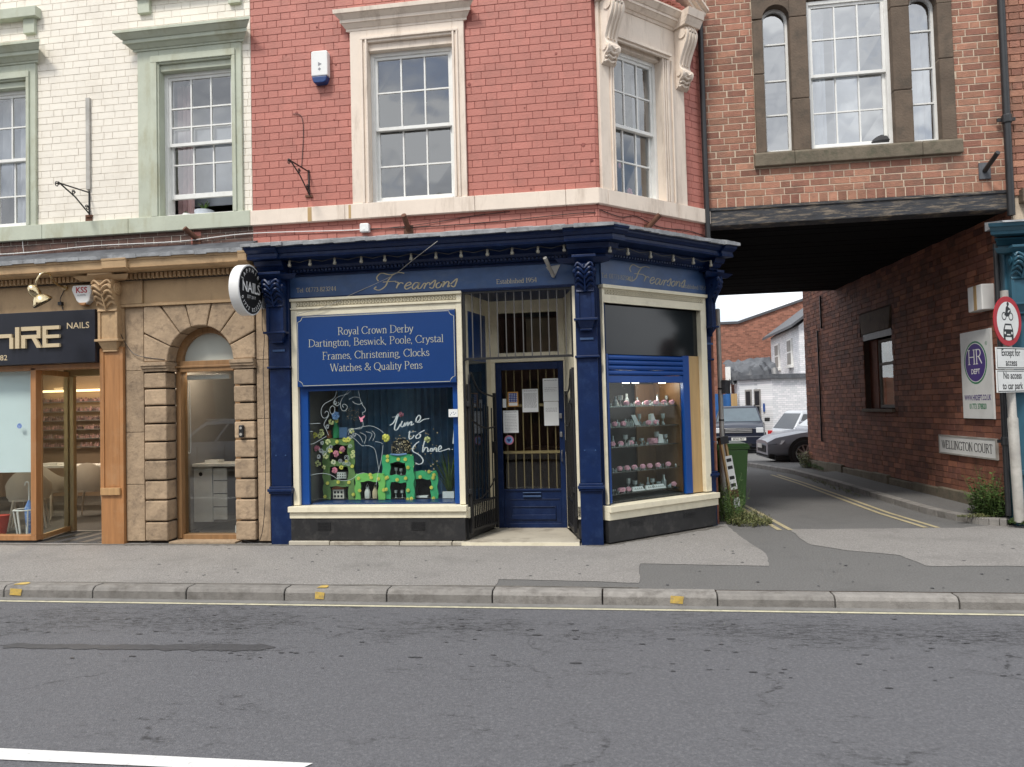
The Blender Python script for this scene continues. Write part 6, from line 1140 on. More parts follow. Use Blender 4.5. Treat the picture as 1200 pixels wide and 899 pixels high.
# flowers, vases and small goods
R = random.Random(77)
def puff(label, x, y, r, mt, Y=.2, n=9):
    t = thing('paper_flower', label, 'flower', (*s1(x, y, Y)[:1], Y, s1(x, y, Y)[1]), group=None); X, Z = s1(x, y, Y)
    m = MB()
    for i in range(n): a = 2 * pi * i / n + R.random(); q = r * .62; m.ball((X + q * cos(a), Y - .01 * R.random(), Z + q * sin(a)), r * .45, 6, (1, .6, 1))
    m.build('petal', mt, t, smooth=60); MB().ball((X, Y - .015, Z), r * .4, 6).build('flower_heart', mt, t, smooth=60); MB().tube([(X, Y + .01, Z - r * .5), (X, Y + .02, Z - r * 1.5)], .003, 4).build('flower_stem', 'leaf', t)
fl = [('pale blue paper flower on top of the green bottle', 245, 218, .052, 'flower_blue'), ('pink paper flower at far left edge of street window', 140, 388, .038, 'flower_pink'), ('yellow paper flower between the face and the word time', 512, 340, .05, 'flower_yellow'), ('cream paper flower over the last word of the window lettering', 730, 353, .04, 'flower_cream'), ('pink paper flower above the word time', 595, 220, .032, 'flower_pink'),
('upper right pink paper flower on the olive tower', 278, 395, .036, 'flower_pink'), ('middle pink paper flower on the olive tower', 243, 418, .04, 'flower_pink'), ('lower pink paper flower on the olive tower', 235, 505, .038, 'flower_pink')]
for a in fl: puff(*a)
for i, (x, y) in enumerate([(128, 318), (165, 300), (220, 250), (250, 245), (143, 468), (175, 488), (212, 402), (335, 410), (332, 430), (270, 490), (330, 300), (170, 312), (290, 345), (200, 355), (155, 322), (310, 345), (228, 462), (186, 430)]):
    X, Z = s1(x, y, .22); m = MB(); r = .022 + R.random() * .014
    for k in range(6): a_ = k * pi / 3 + R.random(); m.ball((X + r * .7 * cos(a_), .22, Z + r * .7 * sin(a_)), r * .5, 6, (1, .5, 1))
    tag(m.build('paper_blossom', 'flower_cream' if i % 3 else 'flower_yellow', None), ('small cream blossom' if i % 3 else 'small bright yellow blossom') + ' in the spray round the olive display tower', 'flower', ('cream' if i % 3 else 'yellow') + ' blossoms round the olive tower')
def at_s1(x, y, Y): X, Z = s1(x, y, Y); return X, Y, Z
X, _, Z = at_s1(245, 335, .36); Z += .0; MB().lathe([(.035, 0), (.04, .02), (.04, .12), (.022, .16), (.018, .21), (.022, .215)], Matrix.Translation((X, .36, Z)), 14).build('green_bottle', 'display_green', None, ID, 'dark green bottle standing on top of the olive tower', 'bottle', smooth=40)
X, _, Z = at_s1(285, 335, .38); MB().box(X - .05, X + .05, .36, .40, Z, Z + .13).build('tin_box', 'flower_blue', None, ID, 'blue grey box standing on the olive tower beside the bottle', 'box', bevel=.004)
X, _, Z = at_s1(208, 335, .36); MB().lathe([(.03, 0), (.034, .03), (.02, .06), (.028, .09), (.01, .10)], Matrix.Translation((X, .36, Z)), 12).build('copper_vase', 'terracotta', None, ID, 'small copper vase at left on top of the olive tower', 'vase', smooth=40)
t = thing('model_house', 'small model house ornament in bottom opening of the olive tower', 'ornament', (s1(255, 660)[0], .36, FL)); X, Z = s1(255, 665, .37); Z = FL + .01
MB().box(X - .07, X + .07, .35, .42, Z, Z + .11).build('house_body', 'cream_brick', t); MB().prism([(X - .085, Z + .112), (X - .05, Z + .155), (X + .05, Z + .155), (X + .085, Z + .112)], .34, .43).build('house_roof', 'terracotta', t)
for i in range(3):
    for j in range(2): MB().box(X - .055 + i * .042, X - .03 + i * .042, .345, .35, Z + .015 + j * .048, Z + .042 + j * .048).build('house_window', 'dark_interior', t)
X, Z = s1(272, 530, .36); t = thing('patterned_box', 'white dotted box in middle opening of the olive tower', 'box', (X, .38, Z)); MB().box(X - .06, X + .06, .35, .41, Z - .045, Z + .035).build('box_body', 'paper', t, bevel=.003); m = MB()
for i in range(4): disc(disc(m, X - .045 + i * .03, Z + .012, .008, .3492, 8), X - .045 + i * .03, Z - .02, .008, .3492, 8)
m.build('dots', 'dark_interior', t)
for (x, mt, lb) in ((405, 'white_plastic', 'small pale lantern in the lime arch, left of the gold one'), (447, 'gold_letter', 'small gold lantern in the lime arch')):
    X, Z = s1(x, 660, .34); t = thing('small_lantern', lb, 'lantern', (X, .36, FL)); MB().lathe([(.035, 0), (.038, .02), (.038, .08), (.02, .12), (.012, .14)], Matrix.Translation((X, .36, FL + .009)), 8).build('lantern_body', mt, t, smooth=30); MB().tube([(X - .02, .36, FL + .14), (X, .36, FL + .19), (X + .02, .36, FL + .14)], .004, 5).build('lantern_handle', mt, t)
X, Z = s1(590, 425, .40); t = thing('sequin_hat', 'black and gold sequinned cloche on top of the mid green tower', 'ornament', (X, .42, Z)); MB().lathe([(.13, -.005), (.13, .01), (.11, .03), (.115, .10), (.10, .15), (.05, .18), (0.001, .185)], Matrix.Translation((X, .42, Z)), 18).build('hat_body', 'iron', t, smooth=50); m = MB()
for i in range(90): a_, h = R.uniform(pi, 2 * pi), R.uniform(.02, .16); rr = .118 if h < .12 else .1; m.rbox((X + rr * cos(a_), .42 + rr * sin(a_), Z + h), (.007, .004, .007))
m.build('sequins', 'gold_letter', t); MB().tube([(X - .10, .30, Z + .005), (X, .285, Z - .005), (X + .1, .30, Z + .005)], .012, 6).build('blue_ribbon', 'flower_blue', t)
for i, (x, y, s) in enumerate([(592, 640, .05), (562, 525, .045), (588, 520, .035), (558, 640, .05)]):
    X, Z = s1(x, y, .38); Z = FL + .01 if y > 600 else s1(0, 533, .38)[1]; o = MB().lathe([(.018, 0), (.006, .01), (.005, s), (.02, s + .01), (.022, s + .045)], Matrix.Translation((X, .38, Z)), 10).build('glass_goblet', 'crystal', None, ID, 'small glass goblet, %s opening of the mid green tower' % ['right one in the lower', 'left one in the upper', 'right one in the upper', 'left one in the lower'][i], 'glass', 'goblets in the mid green tower', smooth=40)
X, Z = s1(690, 650, .42); MB().box(X - .09, X + .09, .38, .46, FL + .001, FL + .03).build('white_tray', 'paper', None, ID, 'flat white tray inside the right hand low green arch', 'tray', bevel=.003); X, Z = s1(835, 650, .4); MB().box(X - .07, X + .07, .36, .40, FL + .001, FL + .08).build('white_card', 'paper', None, ID, 'plain white card at bottom right of street window', 'card')
m = MB()
for i in range(60): x = R.uniform(560, 780); y = R.uniform(290, 530); y = y if x > 640 else R.uniform(330, 420); X, Z = s1(x, y, .25); m.rbox((X, .25 + R.random() * .1, Z), (.008 + R.random() * .01, .004, .008 + R.random() * .008))
for i in range(40): X, Z = s1(R.uniform(300, 375), R.uniform(175, 245), .1); m.rbox((X, .1, Z), (.005, .003, .005))
m.build('gold_confetti', 'gold_letter', None, ID, 'gold confetti pieces hanging among the window display', 'confetti', kind='stuff')
# plant with long leaves at the right of the window
def plant(name, label, x, y, z, n, L_, spread, mt='leaf', cat_='plant', pot=None, w=.02, up_=1., seed=1, kind=None, group=None):
    R = random.Random(seed); t = thing(name, label, cat_, (x, y, z), group=group)
    if pot: MB().lathe(pot[0], Matrix.Translation((x, y, z)), 16).build('pot', pot[1], t, smooth=40); z += pot[0][-1][1] - .02
    m = MB()
    for i in range(n):
        a = R.random() * 2 * pi; l = L_ * R.uniform(.6, 1); s = spread * R.uniform(.3, 1); d = Vector((cos(a), sin(a), 0)); P_ = [Vector((x, y, z)) + d * (s * t_ ** 1.3 * l) + Vector((0, 0, up_ * l * (t_ - .45 * s * t_ * t_))) for t_ in (0, .35, .7, 1)]
        pr_ = Vector((-d.y, d.x, 0)); vs = []
        for k, p in enumerate(P_): ww = w * (.5, 1, .8, .05)[k]; vs += [p - pr_ * ww, p + pr_ * ww + Vector((0, 0, .002))]
        m.add(vs, [(0, 1, 3, 2), (2, 3, 5, 4), (4, 5, 7, 6)])
    m.build('leaf', mt, t); return t
X, Z = s1(840, 660, .5); plant('display_plant', 'green strap leaved plant at the right of the street window', X, .5, FL, 26, .75, .6, seed=4, w=.012)
# painted drawing and lettering on the glass
FACE = [[(-3.342,1.805),(-3.378,1.712),(-3.502,1.643),(-3.542,1.562),(-3.524,1.489),(-3.477,1.483),(-3.447,1.533),(-3.475,1.561),(-3.499,1.534)],[(-3.145,1.823),(-3.207,1.761),(-3.321,1.728),(-3.375,1.676),(-3.351,1.621),(-3.313,1.638),(-3.326,1.665)],[(-3.198,1.819),(-3.206,1.788),(-3.293,1.673),(-3.286,1.574),(-3.239,1.56),(-3.213,1.608),(-3.251,1.64),(-3.275,1.619),(-3.257,1.597)],[(-3.083,1.826),(-3.071,1.776),(-3.061,1.721)],[(-3.193,1.692),(-3.132,1.718),(-3.067,1.712),(-3.058,1.7)],[(-3.148,1.666),(-3.115,1.642),(-3.068,1.631),(-3.021,1.648)],[(-3.057,1.703),(-3.031,1.631),(-2.989,1.567),(-3.004,1.54),(-3.027,1.532),(-3.02,1.501)],[(-3.029,1.433),(-3.022,1.388),(-3.046,1.347),(-3.102,1.341),(-3.186,1.346),(-3.215,1.311)],[(-3.418,1.613),(-3.433,1.569),(-3.41,1.523),(-3.381,1.54),(-3.369,1.594),(-3.398,1.622),(-3.414,1.608)],[(-3.442,1.511),(-3.507,1.408),(-3.479,1.335),(-3.452,1.271)],[(-3.205,1.271),(-3.177,1.325),(-3.045,1.361),(-2.933,1.373),(-2.841,1.339),(-2.773,1.288)],[(-3.179,1.256),(-3.123,1.219),(-3.049,1.146),(-3.012,1.142)],[(-3.122,1.291),(-3.066,1.254),(-3.03,1.182)],[(-3.065,1.299),(-2.991,1.253),(-3.012,1.164)],[(-2.99,1.306),(-2.916,1.278),(-2.955,1.198)],[(-2.915,1.314),(-2.879,1.268),(-2.908,1.197)],[(-2.881,1.188),(-2.825,1.178),(-2.785,1.159)],[(-3.003,1.142),(-2.938,1.135),(-2.883,1.09),(-2.857,0.964),(-2.841,0.857)],[(-3.749,1.168),(-3.653,1.175),(-3.577,1.21),(-3.481,1.262)],[(-3.812,1.432),(-3.707,1.416),(-3.554,1.418)],[(-3.813,1.351),(-3.727,1.322),(-3.651,1.324)],[(-3.727,0.793),(-3.564,0.822),(-3.432,0.802),(-3.32,0.738),(-3.188,0.745),(-3.093,0.807),(-3.018,0.824)],[(-2.783,1.142),(-2.811,0.964),(-2.851,0.822),(-2.876,0.68)]]
WORDS = [[(-2.697,1.375),(-2.65,1.406),(-2.603,1.491),(-2.593,1.491),(-2.633,1.37),(-2.637,1.321),(-2.606,1.325),(-2.568,1.387)],[(-2.668,1.469),(-2.575,1.48)],[(-2.543,1.422),(-2.563,1.369),(-2.541,1.354),(-2.512,1.394)],[(-2.512,1.403),(-2.519,1.359),(-2.488,1.399),(-2.475,1.406),(-2.482,1.363),(-2.448,1.405),(-2.429,1.41),(-2.438,1.37),(-2.402,1.387)],[(-2.389,1.409),(-2.347,1.417),(-2.322,1.456),(-2.34,1.485),(-2.374,1.445),(-2.371,1.409),(-2.338,1.403),(-2.283,1.434),(-2.218,1.443)],[(-2.454,1.304),(-2.466,1.242),(-2.456,1.21),(-2.424,1.224),(-2.405,1.255)],[(-2.478,1.282),(-2.377,1.297)],[(-2.35,1.267),(-2.382,1.241),(-2.375,1.214),(-2.338,1.226),(-2.327,1.257),(-2.35,1.27),(-2.276,1.309)],[(-2.343,1.178),(-2.38,1.156),(-2.421,1.108),(-2.419,1.064),(-2.355,1.028),(-2.307,0.974),(-2.312,0.93),(-2.358,0.913),(-2.394,0.931)],[(-2.279,1.186),(-2.299,1.115),(-2.305,1.053),(-2.271,1.106),(-2.244,1.096),(-2.245,1.061),(-2.227,1.064)],[(-2.202,1.099),(-2.218,1.07),(-2.196,1.06)],[(-2.19,1.099),(-2.185,1.06),(-2.162,1.099),(-2.141,1.095),(-2.142,1.059),(-2.127,1.063)],[(-2.112,1.08),(-2.081,1.097),(-2.093,1.126),(-2.117,1.094),(-2.109,1.059),(-2.064,1.067),(-1.982,1.092)],[(-1.917,1.376),(-1.941,1.144)],[(-1.985,1.081),(-1.984,1.074)],[(-1.951,1.084),(-1.949,1.077)]]
mat('window_paint', (.40, .47, .48), .6, .1, 20); m = MB()
for i, s_ in enumerate(FACE): m.ribbon(cat_smooth(s_, 5), .0042, .0335 - .0001 * (i % 9))
R = random.Random(19)
for i in range(16):
    x, y = [(180, 415), (205, 395), (165, 400), (230, 460), (265, 455), (300, 440), (320, 380), (170, 360), (345, 320), (325, 330), (150, 430), (215, 380), (285, 470), (200, 275), (245, 150), (310, 470)][i]; X, Z = s1(x, y, .04); r = R.uniform(.022, .036)
    m.ribbon([(X + r * (1 - k / 34) * cos(k * .45 + i), Z + r * (1 - k / 34) * sin(k * .45 + i)) for k in range(26)], .0035, .0322 - .0001 * (i % 7))
m.build('painted_face', 'window_paint', sw)
m = MB()
for i, s_ in enumerate(WORDS): m.ribbon(cat_smooth(s_, 5), .0155 if i not in (1, 6) else .007, .0325 - .0001 * (i % 9), .42)
m.build('painted_words', 'window_paint', sw)
MB().prism([(-3.075, 1.49), (-3.05, 1.47), (-3.0, 1.50), (-3.005, 1.475), (-3.03, 1.455), (-3.02, 1.43), (-3.05, 1.42)], .0322, .0332).build('painted_lips', 'flower_pink', sw)

# ================================================================ CORNER WINDOW SHELVES
ORD = ['first', 'second', 'third', 'fourth', 'fifth', 'sixth', 'seventh', 'eighth']
R = random.Random(5)
for i, z in enumerate((1.545, 1.305, 1.075, .785, .535)):
    nm = ['top', 'second', 'third', 'fourth', 'bottom'][i]; k = 1.03
    sh = MB().box(.13, 1.335, .10, .36, z - .014 - .012, z - .014).build('glass_shelf', 'shelf_glass', None, FACET, '%s glass shelf in the corner window' % nm, 'shelf')
    xs = [[.36, .55, .70, .86, 1.0, 1.14], [.16, .30, .72, .85], [.12, .25, .42, .82], [.22, .34, .46, .60, .72, .86, 1.04], [.26, .35, 1.13, .22]][i]
    for xi, x in enumerate(sorted(xs)):
        x += .15; m = MB(); m.ball((x, .16, z + .02), .036, 8, (1, .8, .8))
        for q in range(5): a_ = q * 2 * pi / 5; m.ball((x + .02 * cos(a_), .145, z + .02 + .014 * sin(a_)), .018, 6)
        tag(m.build('pink_rosette', 'flower_pink_pale' if 'flower_pink_pale' in MATS else mat('flower_pink_pale', (.66, .34, .42), .7, .12, 30, isl=.1).name, None, FACET), 'pale pink rosette, %s from the left on the %s glass shelf of corner window' % (ORD[xi], nm), 'rosette', 'pink rosettes on the %s shelf' % nm)
    for xi, x in enumerate([[.2, .30, .42, .58, .78, .94, 1.08], [.22, .36, .45, .62, .78, .92, 1.02], [.18, .35, .5, .62, .9, 1.04], [.28, .52, .66, .95, 1.1], [.4, .5, .6, .7, .8, .9, 1.0]][i]):
        h = R.uniform(.06, .15) if i != 3 else R.uniform(.03, .05); r = R.uniform(.016, .03); ty = R.random()
        pf = [(r * .9, 0), (.006, .012), (.005, h * .45), (r, h * .6), (r * 1.1, h)] if ty < .5 else [(r, 0), (r * 1.1, h * .5), (r * .5, h * .7), (r * .55, h)]
        tag(MB().lathe(pf, Matrix.Translation((x + .2 + R.uniform(-.02, .02), .24, z - .013)), 8).build('cut_glass', 'crystal', None, FACET, smooth=30), 'cut glass ornament, %s from the left on the %s glass shelf of corner window' % (ORD[xi], nm), 'glass', 'cut glass on the %s shelf' % nm)
for i, z in enumerate((1.545, 1.305, 1.075, .785, .535)):
    m = MB(); nm = ['top', 'second', 'third', 'fourth', 'bottom'][i]
    for k in range(46 if i != 3 else 26):
        x, y, h = R.uniform(.25, 1.32), R.uniform(.12, .34), R.uniform(.012, .05) * (1.6 if k % 6 == 0 else 1)
        if k % 3: m.lathe([(.008, 0), (.011, h * .5), (.006, h)], Matrix.Translation((x, y, z - .013)), 6)
        else: m.rbox((x, y, z - .012 + h / 2), (.018, .012, h), Matrix.Rotation(R.random(), 4, 'Z'))
    m.build('small_trinkets', 'crystal', None, FACET, 'scatter of tiny sparkling trinkets along the %s glass shelf' % nm, 'trinkets', kind='stuff')
def ft(name, mb, mt, label, c): mb.v = [(a + .18, b, c_) for a, b, c_ in mb.v]; mb.build(name, mt, None, FACET, label, c, bevel=.002)
ft('white_shoe', MB().prism([(.78, 1.295), (.93, 1.295), (.90, 1.33), (.86, 1.36), (.83, 1.43), (.79, 1.42)], .20, .25), 'paper', 'white slipper shaped ornament on second shelf', 'ornament')
ft('photo_frame', MB().prism([(.52, 1.295), (.60, 1.295), (.52, 1.42), (.45, 1.42)], .2, .215), 'crystal', 'leaning silver photo frame on second shelf', 'photo frame')
ft('greeting_card', MB().prism([(.90, 1.065), (1.0, 1.065), (.98, 1.17), (.92, 1.18)], .2, .21), 'paper', 'white card standing on third shelf', 'card'); ft('pink_box', MB().box(.78, .89, .2, .27, 1.065, 1.13), 'flower_pink_pale', 'pink gift box on third shelf', 'box')
for a, b, lb in ((.56, .76, 'left'), (.78, 1.12, 'right')):
    t = thing('price_banner', 'small white lettered card, the %s one on the bottom shelf' % lb, 'card', ((a + b) / 2, .14, .525), fr=FACET); MB().hexa([(a, .13, .525), (b, .13, .525), (b, .15, .525), (a, .15, .525)], [(a + .02, .16, .57), (b - .02, .16, .57), (b - .02, .18, .57), (a + .02, .18, .57)]).build('card', 'paper', t, FACET)
    m = MB()
    for i in range(int((b - a) / .035)): m.ribbon([(a + .03 + i * .033, .54), (a + .04 + i * .033, .56), (a + .05 + i * .033, .54)], .006, .135)
    m.build('print', 'letter_black', t, FACET)
for i, x in enumerate((.56, .72, 1.18)):
    tag(MB().lathe([(.035, 1.80), (.04, 1.802)], Matrix.Translation((x, .20, 0)), 14).lathe([(.045, 1.803), (.045, 1.83)], Matrix.Translation((x, .20, 0)), 14).build('display_lamp', 'glow_white', None, FACET), '%s of three lit lamps at the top of corner window display' % ['leftmost', 'middle one', 'rightmost'][i], 'lamp', 'lit lamps in the corner window')
    l_ = bpy.data.lights.new('display_lamp_light', 'POINT'); l_.energy = 1.6; l_.color = (1, .92, .8); l_.shadow_soft_size = .04; o = bpy.data.objects.new('display_lamp_light', l_); o.location = FACET @ Vector((x, .20, 1.77)); COL.objects.link(o)

# ================================================================ SALON INSIDE
def shelf_row(z, x0, x1, y, n, mt, lb):
    t = thing('bottle_shelf', lb, 'shelf', ((x0 + x1) / 2, y, z)); MB().box(x0, x1, y - .1, y, z - .02, z).build('shelf_board', 'grey_wall', t); m = MB(); R = random.Random(int(z * 100))
    for i in range(n):
        x = x0 + (x1 - x0) * (i + .5) / n
        if R.random() < .16: continue
        h = R.uniform(.06, .09); m.box(x - .02, x + .02, y - .08, y - .03, z, z + h * .6).box(x - .009, x + .009, y - .065, y - .045, z + h * .6, z + h)
    o = m.build('nail_polish_bottles', mt, t); o['kind'] = 'stuff'
for i, z in enumerate((1.0, 1.17, 1.35, 1.53, 1.71, 1.90)): shelf_row(z, -11.6, -8.9, 5.12, 52, 'bottle_mix', '%s shelf of nail polish bottles on the salon back wall' % ['lowest', 'second lowest', 'third lowest', 'third highest', 'second highest', 'highest'][i])
def chair(name, label, x, y, rz, g=None):
    fr = frame(x, y, rz); t = thing(name, label, 'chair', (0, 0, 0), g, fr)
    prof = [(-.26, .0), (-.27, .25), (-.22, .42), (0, .46), (.22, .42), (.27, .25), (.26, .0)]
    m = MB(); n = 14; vs = []; fs = []          # rounded tub back
    for i in range(n + 1):
        a = pi * i / n; cx_, cy_ = .27 * cos(a), .25 * sin(a); h = .86 - .22 * abs(cos(a)) ** 2.2
        for (rr, z) in ((.86, .42), (1.0, .46), (1.06, h - .03), (1.02, h), (.96, h - .02), (.9, .48)): vs.append((cx_ * rr, cy_ * rr, z))
    for i in range(n):
        for k in range(6): fs.append((i * 6 + k, i * 6 + (k + 1) % 6, (i + 1) * 6 + (k + 1) % 6, (i + 1) * 6 + k))
    m.add(vs, fs); m.build('backrest', 'chair_shell', t, fr, smooth=60); MB().slab([(.25 * cos(a * pi / 8), .23 * sin(a * pi / 8) if a <= 8 else .25 * sin(a * pi / 8)) for a in range(16)], .40, .48).build('seat', 'chair_shell', t, fr, bevel=.015)
    for sx in (-1, 1):
        for sy in (-1, 1): MB().tube([(sx * .17, sy * .15, .41), (sx * .23, sy * .21, .0)], [.018, .011], 8).build('leg', 'chair_shell', t, fr)
chair('tub_chair', 'cream tub chair seen through the open salon doorway', -8.35, 2.35, 200); chair('tub_chair', 'cream tub chair behind the lobby side glass', -8.95, 2.2, 170); chair('tub_chair', 'cream chair below the blind beside the lobby corner', -8.42, 1.15, 215)
tb = thing('manicure_table', 'pale manicure table behind the salon chairs', 'table', (-9.2, 3.3, 0)); MB().box(-10.4, -8.0, 3.0, 3.5, .72, .76).build('table_top', 'white_paint', tb); MB().box(-10.3, -10.2, 3.05, 3.45, 0, .72).box(-8.2, -8.1, 3.05, 3.45, 0, .72).build('table_leg', 'grey_wall', tb); MB().box(-9.9, -9.6, 3.1, 3.3, .761, .80).build('folded_towel', 'white_paint', None, ID, 'folded white towel on the manicure table', 'towel')
# wire basket with umbrella, red pot
bk = thing('wire_basket', 'white wire umbrella basket behind salon window', 'basket', (-7.72, .32, .03)); 
for i in range(8):
    a = 2 * pi * i / 8; MB().tube([(-7.72 + .10 * cos(a), .32 + .10 * sin(a), .04), (-7.72 + .15 * cos(a), .32 + .15 * sin(a), .38)], .009, 5).build('wire', 'white_plastic', bk)
for r, z in ((.10, .04), (.15, .38)): MB().tube([(-7.72 + r * cos(2 * pi * k / 16), .32 + r * sin(2 * pi * k / 16), z) for k in range(17)], .009, 5, False).build('ring', 'white_plastic', bk)
um = thing('umbrella', 'blue patterned folded umbrella with white crook handle in basket', 'umbrella', (-7.68, .32, .05)); MB().tube([(-7.68, .32, .07), (-7.68, .32, .22), (-7.685, .32, .40), (-7.69, .32, .5)], [.015, .05, .055, .012], 10).build('folded_canopy', 'blue_cloth', um, smooth=60); MB().tube(cat_smooth([(-7.69, .32, .48), (-7.69, .32, .68), (-7.70, .32, .73), (-7.735, .32, .735), (-7.75, .32, .69)], 4), .009, 6).build('handle', 'white_plastic', um)
MB().lathe([(.07, .03), (.10, .2), (.11, .28), (.12, .30), (.09, .3)], Matrix.Translation((-8.15, .35, 0)), 16).build('red_bin', 'red_pot', None, ID, 'red tub at the left edge below the salon blind', 'tub', smooth=40)
# desk behind the arched window
dk = thing('nail_desk', 'white nail desk with drawers behind the arched salon window', 'desk', (-5.5, 1.1, 0))
MB().box(-5.86, -5.46, .9, 1.3, .12, .86).build('cabinet', 'white_paint', dk, bevel=.006); MB().box(-5.90, -4.9, .86, 1.34, .86, .90).build('desk_top', 'white_paint', dk, bevel=.004); MB().box(-5.455, -5.25, .93, 1.3, .12, .855).build('drawer_pedestal', 'grey_wall', dk)
for i in range(4): MB().box(-5.45, -5.255, .91, .93, .15 + i * .175, .31 + i * .175).build('drawer', 'white_paint', dk, bevel=.005)
disc(MB(), -5.62, .76, .028, .898, 16).build('cable_grommet', 'iron', dk)
ns = thing('stool', 'metal legged round stool beside the nail desk', 'stool', (-4.95, .95, 0)); MB().lathe([(.15, .48), (.17, .50), (.17, .53), (.15, .55)], Matrix.Translation((-4.95, .95, 0)), 18).build('seat', 'chair_shell', ns, smooth=40)
for i in range(4): a = pi / 4 + i * pi / 2; MB().tube([(-4.95 + .1 * cos(a), .95 + .1 * sin(a), .48), (-4.95 + .17 * cos(a), .95 + .17 * sin(a), .0)], .009, 6).build('leg', 'alloy', ns)
MB().box(-5.62, -5.42, 1.0, 1.15, .901, .94).build('folded_cloth', 'white_paint', None, ID, 'small white cloth on the nail desk', 'cloth'); MB().tube([(-5.45 + .05 * cos(i), .45 + .05 * sin(i * 1.3), .03 + .005 * i) for i in range(12)], .007, 5).build('coiled_lead', 'iron', None, ID, 'black lead coiled on floor inside arched salon window', 'cable')
MB().box(-4.86, -4.79, .40, .46, .03, .15).build('power_adapter', 'white_plastic', None, ID, 'white adapter standing on floor at right of arched window', 'adapter', bevel=.006)
rb = thing('roller_blind', 'white rolled up blind at the top of the arched salon window', 'blind', (-5.15, .3, 1.98)); MB().box(-5.38, -4.80, .205, .25, 1.995, 2.06).build('roller', 'white_plastic', rb, bevel=.012); MB().tube(cat_smooth([(-5.40, .27, 2.0), (-5.42, .27, 1.2), (-5.39, .27, 1.08), (-5.37, .27, 1.2), (-5.38, .27, 2.0)], 4), .006, 5).build('pull_cord', 'white_plastic', rb)
# window sill plants upstairs
plant('spiky_plant', 'spiky green plant in woven box on the open sash window sill', -5.12, .22, 4.02, 16, .2, .8, pot=([(.11, 0), (.12, .10)], 'net'), w=.012, seed=8); plant('small_succulent', 'tiny plant in white pot on the open sash window sill', -5.36, .22, 4.02, 14, .08, .9, pot=([(.045, 0), (.05, .08)], 'white_plastic'), w=.008, seed=9)
for (x, z, s, lb) in ((.67, 4.47, .04, 'upper pink flower'), (.82, 4.15, .06, 'lower pink flower')):
    m = MB()
    for i in range(7): a = i * .9; m.ball((x + s * .5 * cos(a), .30, z + s * .6 * sin(a)), s * .45, 6, (.7, .6, 1.2))
    m.build('indoor_flower', 'flower_pink', None, FACET, lb + ' behind the angled corner sash window', 'flower', smooth=60)

# ================================================================ LANE: bin, pole, boards, weeds
bn = thing('wheelie_bin', 'green wheeled bin with closed lid at the left kerb of lane', 'bin', (1.65, 3.0, 0)); BF = Matrix.Translation((1.56, 2.95, 0)) @ Matrix.Rotation(radians(4), 4, 'Z') @ Matrix.Diagonal((.86, .9, .93, 1))
MB().hexa([(-.19, -.22, .05), (.19, -.22, .05), (.19, .22, .05), (-.19, .22, .05)], [(-.25, -.29, .93), (.25, -.29, .93), (.25, .29, .93), (-.25, .29, .93)]).build('bin_body', 'bin_green', bn, BF, bevel=.02)
MB().box(-.27, .27, -.31, .30, .93, .965).build('bin_rim', 'bin_green', bn, BF, bevel=.008); MB().hexa([(-.28, -.33, .966), (.28, -.33, .966), (.28, .31, .966), (-.28, .31, .966)], [(-.24, -.26, 1.02), (.24, -.26, 1.02), (.24, .28, 1.04), (-.24, .28, 1.04)]).build('lid', 'bin_green', bn, BF, bevel=.012)
for s in (-1, 1): MB().lathe([(.09, -.025), (.1, -.02), (.1, .02), (.09, .025)], Matrix.Translation((s * .2, .24, .1)) @ Matrix.Rotation(pi / 2, 4, 'Y'), 14).build('wheel', 'rubber', bn, BF)
MB().tube([(-.2, .34, .94), (.2, .34, .94)], .016, 8).build('handle', 'bin_green', bn, BF)
b2_ = thing('wheelie_bin', 'second green bin mostly hidden behind the lamp pole', 'bin', (1.22, 3.6, 0)); B2 = frame(1.25, 3.7, 0)
MB().hexa([(-.19, -.22, .05), (.19, -.22, .05), (.19, .22, .05), (-.19, .22, .05)], [(-.25, -.29, .95), (.25, -.29, .95), (.25, .29, .95), (-.25, .29, .95)]).build('bin_body', 'bin_green', b2_, B2, bevel=.02); MB().box(-.28, .28, -.33, .31, .951, 1.0).build('lid', 'bin_green', b2_, B2, bevel=.012)
po = thing('street_pole', 'grey metal pole with small parking plate beside the blue corner', 'pole', (1.40, 2.3, 0))
MB().lathe([(.045, 0), (.045, 1.05), (.034, 1.07), (.032, 2.86), (.02, 2.87)], Matrix.Translation((1.385, 2.35, 0)), 12).build('post', 'galv', po, smooth=40); MB().slab([(1.40, 2.30), (1.44, 2.28), (1.56, 2.62), (1.52, 2.64)], 1.67, 1.86).build('parking_plate', 'dark_lead', po)
for z in (1.74, 1.30): MB().lathe([(.038, -.01), (.038, .01)], Matrix.Translation((1.385, 2.35, z)), 12).build('clamp', 'iron', po)
ab = thing('leaning_placard', 'white lettered board on wooden stakes leaning against the grey pole', 'placard', (1.5, 2.1, 0)); AF = Matrix.Translation((1.49, 2.02, 0)) @ Matrix.Rotation(radians(-8), 4, 'Y') @ Matrix.Rotation(radians(30), 4, 'Z')
MB().box(-.05, -.02, -.02, .01, .05, 1.06).build('stake', 'ply', ab, AF); MB().box(.04, .07, .0, .03, .1, 1.02).build('stake', 'ply', ab, AF); MB().box(-.02, .10, -.012, .002, .12, .82).build('placard_board', 'sign_white', ab, AF); m = MB()
for i, z in enumerate((.74, .64, .50, .40)): m.box(.0, .08, -.0135, -.012, z, z + .045)
m.build('dark_lettering', 'iron', ab, AF); MB().box(-.05, .08, -.03, .04, .99, 1.09).build('stake_cap', 'iron', ab, AF); MB().box(-.02, .10, -.0136, -.0122, .25, .36).build('peeling_patch', 'rust_iron', ab, AF)
